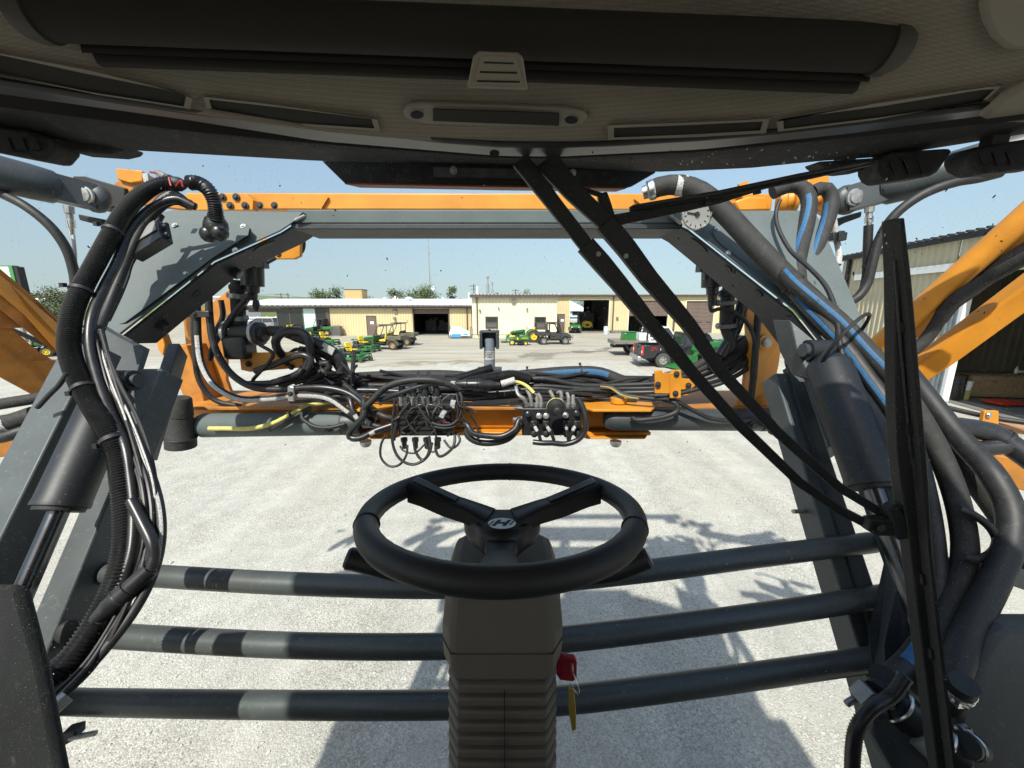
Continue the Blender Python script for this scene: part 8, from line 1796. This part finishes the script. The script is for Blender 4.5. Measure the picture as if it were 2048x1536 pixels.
for x, y in ((907, 341), (1145, 346)): bolt('plate_screw', at(x, y, 1.013), (0, -1, -.3), .006, bp_, 'galv')
w = MB(); w.tube(catmull([at(x, y, .99) for x, y in ((808, 322), (806, 340), (812, 356), (826, 362), (838, 355), (838, 340), (820, 326))], 6), .0016, 6); tag(w.build('loose_wire', M['black']), 'thin loose black wire loop hanging under the roof brim', 'wire')
# work lights under the brim
WG = 'work lights under the roof brim'
for pts, lab, dp, lens in (([(-60, 242), (60, 262), (96, 276), (105, 291), (104, 300), (84, 322), (0, 306), (-60, 294)], 'chunky black work light above the fold cylinder on the sign side', .17, 1),
    ([(106, 272), (250, 292), (236, 302), (214, 307), (126, 301)], 'flat black work light beside the chunky one on the sign side', .20, 0),
    ([(1757, 318), (1780, 304), (1900, 296), (1906, 302), (1876, 344), (1862, 352), (1780, 363), (1766, 356), (1758, 342)], 'chunky black work light standing out against the sky on the storage building side', .17, 1),
    ([(1945, 300), (1960, 292), (2110, 268), (2110, 332), (1975, 346), (1950, 334), (1943, 318)], 'black work light at the frame edge on the storage building side', .16, 1),
    ([(1636, 322), (1754, 314), (1742, 338), (1700, 343), (1660, 340)], 'flat black work light just beside the small wiper tip', .20, 0)):
    t = thing('work_light', lab, 'work light', tuple(GL(*pts[0], dp)), group=WG)
    w = MB(); w.prism([GL(x, y, dp) for x, y in pts], (0, .05, .005)); w.build('housing', M['brim'], t, bev=.006)
    cx, cy = sum(p[0] for p in pts) / len(pts), sum(p[1] for p in pts) / len(pts)
    if lens:
        w = MB()
        for k in (-1, 0, 1): a, b_ = GL(cx + k * 28 - 6, cy - 12, dp - .002), GL(cx + k * 28 + 4, cy + 14, dp - .002); w.beam(a, b_, .006, .012)
        w.build('cooling_fin', M['black'], t)
    w = MB(); c = GL(cx, cy - 20, dp + .02); w.box(c + V3((0, .01, .01)), (.03, .02, .04)); w.build('light_bracket', M['black'], t)

# ------------------------------------------------------------------ steering wheel
RCc, RT = .1702, .0148
sw = thing('steering_wheel', 'black leather steering wheel with white round emblem on its hub', 'steering wheel', tuple(dep(1004, 1017, .516)))
C0 = V3(sw.location); an = math.radians(3.6) - PT
fw = V3((0, math.cos(an), math.sin(an))); nn = V3((0, -math.sin(an), math.cos(an))); xx = V3((1, 0, 0))
def wp(ang, r, h=0.0): return C0 + (xx * math.cos(ang) + fw * math.sin(ang)) * r + nn * h
def onwheel(x, y, h=0.0):
    r_ = V3(ray(x, y)); o = V3((0, 0, H)); k = (C0 + nn * h - o).dot(nn) / r_.dot(nn); return o + r_ * k
w = MB(); n = 96; kk = 18; b0 = len(w.v); seams = [math.atan2((onwheel(x, y) - C0).dot(fw), (onwheel(x, y) - C0).dot(xx)) for x, y in ((1020, 942), (735, 1050), (1270, 1058))]
for i in range(n):
    a = 2 * math.pi * i / n
    d = xx * math.cos(a) + fw * math.sin(a)
    for j in range(kk):
        q = 2 * math.pi * j / kk; rt = RT * (1 - .10 * max(0, -math.cos(q)) * (1 if (i % 2) else .6)); w.v.append(C0 + d * (RCc + rt * math.cos(q)) + nn * (rt * math.sin(q)))
for i in range(n):
    for j in range(kk):
        i2, j2 = (i + 1) % n, (j + 1) % kk; w.f.append([i * kk + j, i2 * kk + j, i2 * kk + j2, i * kk + j2]); w.s.append(True); w.m.append(0)
w.build('rim', M['leather'], sw, sharp=80)
for a in seams:
    w = MB(); t_ = -xx * math.sin(a) + fw * math.cos(a); w.torus(wp(a, RCc), t_, RT * .985, .0013, 24, 6); w.build('seam', M['black'], sw)
HB = .045   # hub sits below the rim
def loft(mb, P, Wd, Th, side):
    rings = []
    for p, wd_, th in zip(P, Wd, Th):
        c = p; rings.append([c + side * (wd_ / 2) + nn * th / 2, c + side * (wd_ / 2 * .8) + nn * (th / 2 + .003), c - side * (wd_ / 2 * .8) + nn * (th / 2 + .003), c - side * (wd_ / 2) + nn * th / 2, c - side * (wd_ / 2) - nn * th / 2, c + side * (wd_ / 2) - nn * th / 2])
    mb.ringsurf(rings, True, True, True)
hubc = onwheel(1004, 1052, -HB)
for x, y in ((842, 985), (1186, 985)):
    e = onwheel(x, y, -.004); d = (e - hubc); d -= nn * d.dot(nn); a = math.atan2((e - C0).dot(fw), (e - C0).dot(xx)); e = wp(a, RCc - RT * .6, -.002); d = (e - hubc).normalized(); sd = d.cross(nn).normalized()
    h0 = hubc + d * .018
    w = MB(); loft(w, [h0, h0.lerp(e, .28), h0.lerp(e, .55) - nn * .003, h0.lerp(e, .85), e], [.052, .036, .034, .037, .040], [.018, .020, .021, .024, .026], sd); sp_ = w.build('spoke', M['wheel_plastic'], sw, sharp=50)
    w = MB(); m0, m1 = h0.lerp(e, .42), h0.lerp(e, .97); w.beam(m0 + nn * .0125, m1 + nn * .0155, .016, .004, up=nn); w.build('spoke_inlay', M['leather'], sp_)
e = wp(-math.pi / 2, RCc - .012, -.012); w = MB(); hs_ = hubc - fw * .02
loft(w, [hubc - nn * .004, hs_ - fw * .025 - nn * .012, hs_ - fw * .06 - nn * .01, e], [.075, .040, .036, .05], [.02, .02, .02, .016], xx); w.build('spoke', M['wheel_plastic'], sw, sharp=50)
w = MB(); rings = []
for r_, h in ((.045, -.028), (.052, -.012), (.053, .004), (.049, .010)):
    ring = []
    for i in range(36):
        a = 2 * math.pi * i / 36; m_ = 1 + .16 * math.cos(3 * (a + math.pi / 2)); ring.append(hubc + (xx * math.cos(a) * 1.02 + fw * math.sin(a) * .82) * r_ * m_ + nn * h)
    rings.append(ring)
w.ringsurf(rings, True, True, True); w.build('hub', M['wheel_plastic'], sw, sharp=60)
w = MB(); rings = []
for r_, h in ((.043, .0102), (.041, .0135), (.036, .0145)):
    ring = []
    for i in range(36):
        a = 2 * math.pi * i / 36; m_ = 1 + .16 * math.cos(3 * (a + math.pi / 2)); ring.append(hubc + (xx * math.cos(a) * 1.02 + fw * math.sin(a) * .82) * r_ * m_ + nn * h)
    rings.append(ring)
w.ringsurf(rings, True, True, True); hp_ = w.build('hub_pad', M['leather'], sw, sharp=60)
ec = onwheel(1004, 1047, -HB + .0150)
w = MB(); w.prism([ec + xx * math.cos(2 * math.pi * i / 32) * .0195 + fw * math.sin(2 * math.pi * i / 32) * .0175 for i in range(32)], nn * .0008); em = w.build('emblem_disc', pm('brushed_silver_emblem', (.60, .61, .60), .35, .3), sw)
w = MB()
def ep(u, v): return ec + nn * .0009 + xx * (u + v * .38) * .0195 + fw * v * .0175
for poly_ in (((-.52, -.55), (-.26, -.55), (-.26, .55), (-.52, .55)), ((.22, -.55), (.48, -.55), (.48, .55), (.22, .55)), ((-.255, -.12), (.215, -.12), (.215, .14), (-.255, .14)), ((-.80, -.62), (-.70, -.62), (-.70, .36), (-.80, .36)), ((.66, -.36), (.76, -.36), (.76, .62), (.66, .62))):
    w.prism([ep(u, v) for u, v in poly_], nn * .0005)
w.build('emblem_letter', M['black'], em)
# ------------------------------------------------------------------ steering column
sc2 = thing('steering_column', 'taupe plastic steering column with ribbed bellows below the wheel', 'steering column', tuple(dep(1006, 1560, .60)))
def cring(y, hw, k=.56, hd=.060, ch=.022, x=1006):
    c = dep(x, y, k); s_ = hw / F * k
    return [c + V3((s_ * a, 0, 0)) + V3((0, b_, 0)) for a, b_ in ((-1, hd - ch), (-1, -hd + ch * 1.2), (-1 + ch / s_ * .75, -hd), (1 - ch / s_ * .75, -hd), (1, -hd + ch * 1.2), (1, hd - ch), (1 - ch / s_, hd), (-1 + ch / s_, hd))]
w = MB(); w.ringsurf([cring(y, h, k) for y, h, k in ((1102, 90, .59), (1112, 100, .59), (1135, 108, .588), (1165, 110, .586), (1200, 113, .572), (1240, 113, .57), (1268, 110, .568), (1288, 101, .566))], True, True, False); hs2 = w.build('upper_housing', M['column'], sc2, bev=.006)
w = MB(); hz = cring(1235, 113.8, .5712); w.tube([hz[i] + V3((0, -.0008, 0)) for i in (0, 1, 2, 3, 4, 5)], .0009, 5); w.build('housing_seam', M['black'], hs2)
w = MB(); rings = []
for i in range(7):
    y0 = 1290 + i * 23.5
    for dy, h in ((0, 95), (3, 101), (14, 102.5), (20, 100)): rings.append(cring(y0 + dy, h, .562 + .001 * i, .050 if dy == 0 else .060 if dy < 20 else .057))
rings.append(cring(1455, 96, .57)); w.ringsurf(rings, True, True, False); w.build('bellows', M['column'], sc2, bev=.002)
w = MB(); w.ringsurf([cring(y, h, .572) for y, h in ((1457, 101), (1464, 102), (1480, 101), (1900, 99))], True, True, False); w.build('lower_housing', M['column'], sc2, bev=.004)
w = MB(); a, b_ = dep(1012, 1292, .50), dep(1012, 1536, .51)
for (ya, yb_) in ((1296, 1452), (1470, 1580)):
    w = MB(); w.beam(cring(ya, 100)[2].lerp(cring(ya, 100)[3], .53) + V3((0, -.0035, 0)), cring(yb_, 100, .57)[2].lerp(cring(yb_, 100, .57)[3], .53) + V3((0, -.0035, 0)), .0012, .002); w.build('parting_line', M['black'], sc2)
for pts, lab in (([(880, 1165, .57), (830, 1152, .55), (760, 1133, .535), (704, 1118, .53)], 'sign'), ([(1120, 1160, .57), (1200, 1150, .55), (1250, 1135, .54), (1288, 1118, .535)], 'garage')):
    P = [dep(*q) for q in pts]; w = MB(); w.tube(catmull(P, 5), [.010 + .0045 * min(1, i / 8) for i in range(len(catmull(P, 5)))], 14); st2 = w.build('stalk_lever', M['wheel_plastic'], sc2)
    d = (P[-1] - P[-2]).normalized(); w = MB(); w.lathe(P[-1] - d * .002, d, [(0, .0150), (.006, .0150), (.010, .012)], 16); w.build('lever_tip', M['wheel_plastic'], st2)
# ------------------------------------------------------------------ key
ky = thing('ignition_key', 'dark red ignition key with ring and yellow tag hanging from the column', 'key', tuple(dep(1134, 1338, .56)))
kd = .545
w = MB(); w.prism([dep(x, y, kd) for x, y in ((1117, 1318), (1124, 1312), (1150, 1316), (1154, 1324), (1154, 1358), (1146, 1364), (1120, 1361), (1113, 1350), (1113, 1330))], V3((0, .007, .0))); w.build('key_head', M['red'], ky, bev=.0015)
w = MB(); w.prism([dep(x, y, kd - .0006) for x, y in ((1143, 1327), (1147, 1328), (1148, 1344), (1144, 1344))], V3((0, .0004, 0))); w.build('key_slot', M['white'], ky)
w = MB(); w.prism([dep(x, y, kd - .0006) for x, y in ((1121, 1320), (1140, 1322), (1139, 1352), (1121, 1352))], V3((0, .0005, 0))); w.build('key_inlay', pm('darker_red_plastic', (.20, .008, .012), .5), ky)
w = MB(); w.cyl(dep(1114, 1338, kd + .003), dep(1098, 1338, kd + .006), .0028, n=10); w.build('key_shank', M['galv'], ky)
c = dep(1146, 1362, kd); w = MB(); w.torus(c, (.9, .35, .1), .0155, .0011, 30, 6); w.build('key_ring', M['steel'], ky)
w = MB(); w.prism([dep(x, y, kd + .002) for x, y in ((1137, 1375), (1147, 1380), (1151, 1430), (1151, 1460), (1144, 1462), (1138, 1420))], V3((.0012, .0012, 0))); w.build('key_tag', pm('yellow_brass_tag', (.42, .30, .06), .4, .3), ky)
w = MB(); w.prism([dep(x, y, kd + .006) for x, y in ((1138, 1372), (1142, 1376), (1145, 1425), (1140, 1440), (1137, 1418))], V3((.001, .001, 0))); w.build('pale_tag', pm('pale_paper_tag', (.50, .46, .36), .7), ky)
# ------------------------------------------------------------------ wipers
M['wiper'] = pm('black_wiper_metal', (0.012, 0.012, 0.012), .5, var=.2, dust=.15, dcol=(.08, .08, .075), ds=80)
def strip(mb, pts, off, th=.010):
    """a flat bar on the glass through (x, y, width in px)"""
    n_ = len(pts); L_, R_ = [], []
    for i, (x, y, wv) in enumerate(pts):
        a, b_ = pts[max(i - 1, 0)], pts[min(i + 1, n_ - 1)]; dx, dy = b_[0] - a[0], b_[1] - a[1]; l = math.hypot(dx, dy); L_.append((x + dy / l * wv / 2, y - dx / l * wv / 2)); R_.append((x - dy / l * wv / 2, y + dx / l * wv / 2))
    o = lambda i: off[i] if isinstance(off, (list, tuple)) else off
    rings = []
    for i in range(n_):
        a, b_ = GL(*L_[i], o(i)), GL(*R_[i], o(i)); u = (b_ - a).normalized(); nrm = V3((0, 1, 0)); rings.append([a, b_, b_ + nrm * th, a + nrm * th])
    mb.ringsurf(rings, True, True, False)
wi = thing('windshield_wiper', 'long black pantograph wiper sweeping down to a tall upright blade', 'wiper', tuple(GL(1060, 320, .06)), group='windshield wipers')
w = MB(); strip(w, [(1040, 318, 36), (1110, 408, 31), (1175, 492, 29)], .05, .016); strip(w, [(1172, 488, 38), (1205, 525, 38), (1240, 566, 34), (1310, 655, 27), (1350, 700, 26)], .045, .022); strip(w, [(1340, 690, 30), (1385, 745, 25), (1480, 850, 22), (1600, 965, 19), (1680, 1020, 18), (1745, 1054, 18)], .045, .008); w.build('lower_arm', M['wiper'], wi, bev=.002)
w = MB(); strip(w, [(1092, 318, 50), (1150, 385, 38), (1222, 452, 34)], .055, .016); strip(w, [(1212, 444, 42), (1255, 495, 40), (1300, 555, 36), (1380, 648, 28), (1410, 690, 26)], .05, .022); strip(w, [(1400, 680, 30), (1440, 740, 25), (1560, 868, 21), (1680, 975, 19), (1770, 1030, 17)], .05, .008); w.build('upper_arm', M['wiper'], wi, bev=.002)
for x, y in ((1197, 508), (1252, 512)): bolt('arm_bolt', GL(x, y, .043), (0, -1, -.1), .0035, wi, 'galv')
w = MB(); strip(w, [(1740, 1052, 24), (1760, 1056, 34), (1800, 1056, 36), (1812, 1050, 30)], .03, .02); strip(w, [(1786, 1015, 20), (1800, 1040, 26), (1808, 1080, 22)], .025, .02); w.build('pivot_bracket', M['wiper'], wi, bev=.003)
w = MB(); disc(w, GL(1762, 1056, .028), (0, -1, -.2), .007, .003, 16); w.build('pivot_cap', M['grey_dark'], wi)
w = MB(); strip(w, [(1798, 436, 24), (1807, 560, 34), (1816, 760, 50), (1824, 900, 58), (1830, 960, 56), (1840, 1060, 46), (1864, 1290, 40), (1896, 1545, 38), (1920, 1750, 36)], .022, .022); bl_ = w.build('blade_spine', M['wiper'], wi, bev=.002)
w = MB(); strip(w, [(1803, 436, 7), (1822, 640, 7), (1842, 880, 7), (1860, 1100, 7), (1882, 1300, 7), (1912, 1545, 7), (1935, 1750, 7)], .006, .016); w.build('blade_rubber', M['rubber'], wi)
w = MB(); strip(w, [(1790, 520, 3), (1803, 700, 3), (1822, 900, 3), (1834, 960, 3)], .018, .003); strip(w, [(1836, 950, 3), (1852, 1120, 3), (1876, 1340, 3), (1900, 1545, 3)], .018, .003); w.build('blade_groove', M['grey_dark'], wi)
for x, y in ((1803, 655), (1819, 860), (1827, 905), (1849, 1160), (1866, 1310)):
    w = MB(); strip(w, [(x, y - 10, 9), (x + 2, y + 10, 9)], .016, .006); w.build('blade_clip', M['wiper'], wi)
wi = thing('windshield_wiper', 'short black wiper lying slantwise across the top of the glass', 'wiper', tuple(GL(1210, 440, .06)), group='windshield wipers')
w = MB(); strip(w, [(1206, 384, 18), (1212, 410, 24), (1220, 440, 26), (1222, 452, 22)], .06, .02); w.build('pivot_post', M['wiper'], wi, bev=.003)
w = MB(); strip(w, [(1160, 375, 8), (1190, 385, 9), (1206, 390, 9)], .062, .01); strip(w, [(1216, 443, 24), (1262, 434, 22), (1340, 420, 18), (1440, 400, 12), (1520, 376, 9)], .055, .010); w.build('arm', M['wiper'], wi, bev=.0015)
w = MB(); strip(w, [(1262, 416, 9), (1340, 405, 9), (1440, 388, 11), (1520, 372, 12), (1600, 355, 12), (1680, 338, 10), (1748, 325, 7)], .04, .014); w.build('blade_spine', M['wiper'], wi, bev=.001)
w = MB(); strip(w, [(1266, 411, 3), (1440, 382, 4), (1600, 348, 4), (1742, 322, 3)], .02, .018); w.build('blade_rubber', M['rubber'], wi)
for x, y in ((1310, 412), (1418, 400), (1516, 380)): w = MB(); strip(w, [(x - 6, y + 1, 14), (x + 6, y - 1, 14)], .045, .008); w.build('blade_clip', M['wiper'], wi)
# ------------------------------------------------------------------ rest of the machine, mostly out of frame
sb = thing('field_sprayer', 'orange sprayer body, tank and fenders widened for their shadow behind and below the cab', 'sprayer', (0, -3, 0))
w = MB(); w.boxr((-1.2, -6.5, 1.6), (1.2, -1.45, 3.0)); w.build('product_tank', M['white_paint'], sb, bev=.15)
w = MB(); w.boxr((-.55, -6.8, 1.25), (.55, .5, 1.6)); w.build('chassis', M['grey_dark'], sb)
w = MB(); w.boxr((-1.0, -1.2, 1.62), (1.0, .45, 1.88)); w.build('cab_base', M['grey_dark'], sb)
for s in (-1, 1):
    zf_ = 2.84 if s < 0 else 2.62; w = MB(); w.boxr((s * 1.06, -1.8, zf_ - .08), (s * (2.25 if s < 0 else 1.5), .50, zf_)); w.boxr((s * 1.06, -1.8, 1.9), (s * 1.10, .50, zf_ - .08)); w.boxr((s * 1.45, -1.8, 1.9), (s * 1.5, .2, zf_ - .08)); w.build('fender', M['grey_dark'], sb)  # unseen side decks, widened and raised for the shadow they throw
    for y in (-.6, -5.2):
        w = MB(); w.lathe((s * 1.35, y, .95), (s, 0, 0), [(0, .5), (0, .85), (.05, .95), (.33, .95), (.38, .85), (.38, .5)], 32); wl_ = w.build('wheel', M['tyre'], sb)
        w = MB(); w.lathe((s * 1.40, y, .95), (s, 0, 0), [(0, .5), (.3, .5), (.25, .2), (.32, .1)], 24); w.build('rim', M['orange'], wl_)
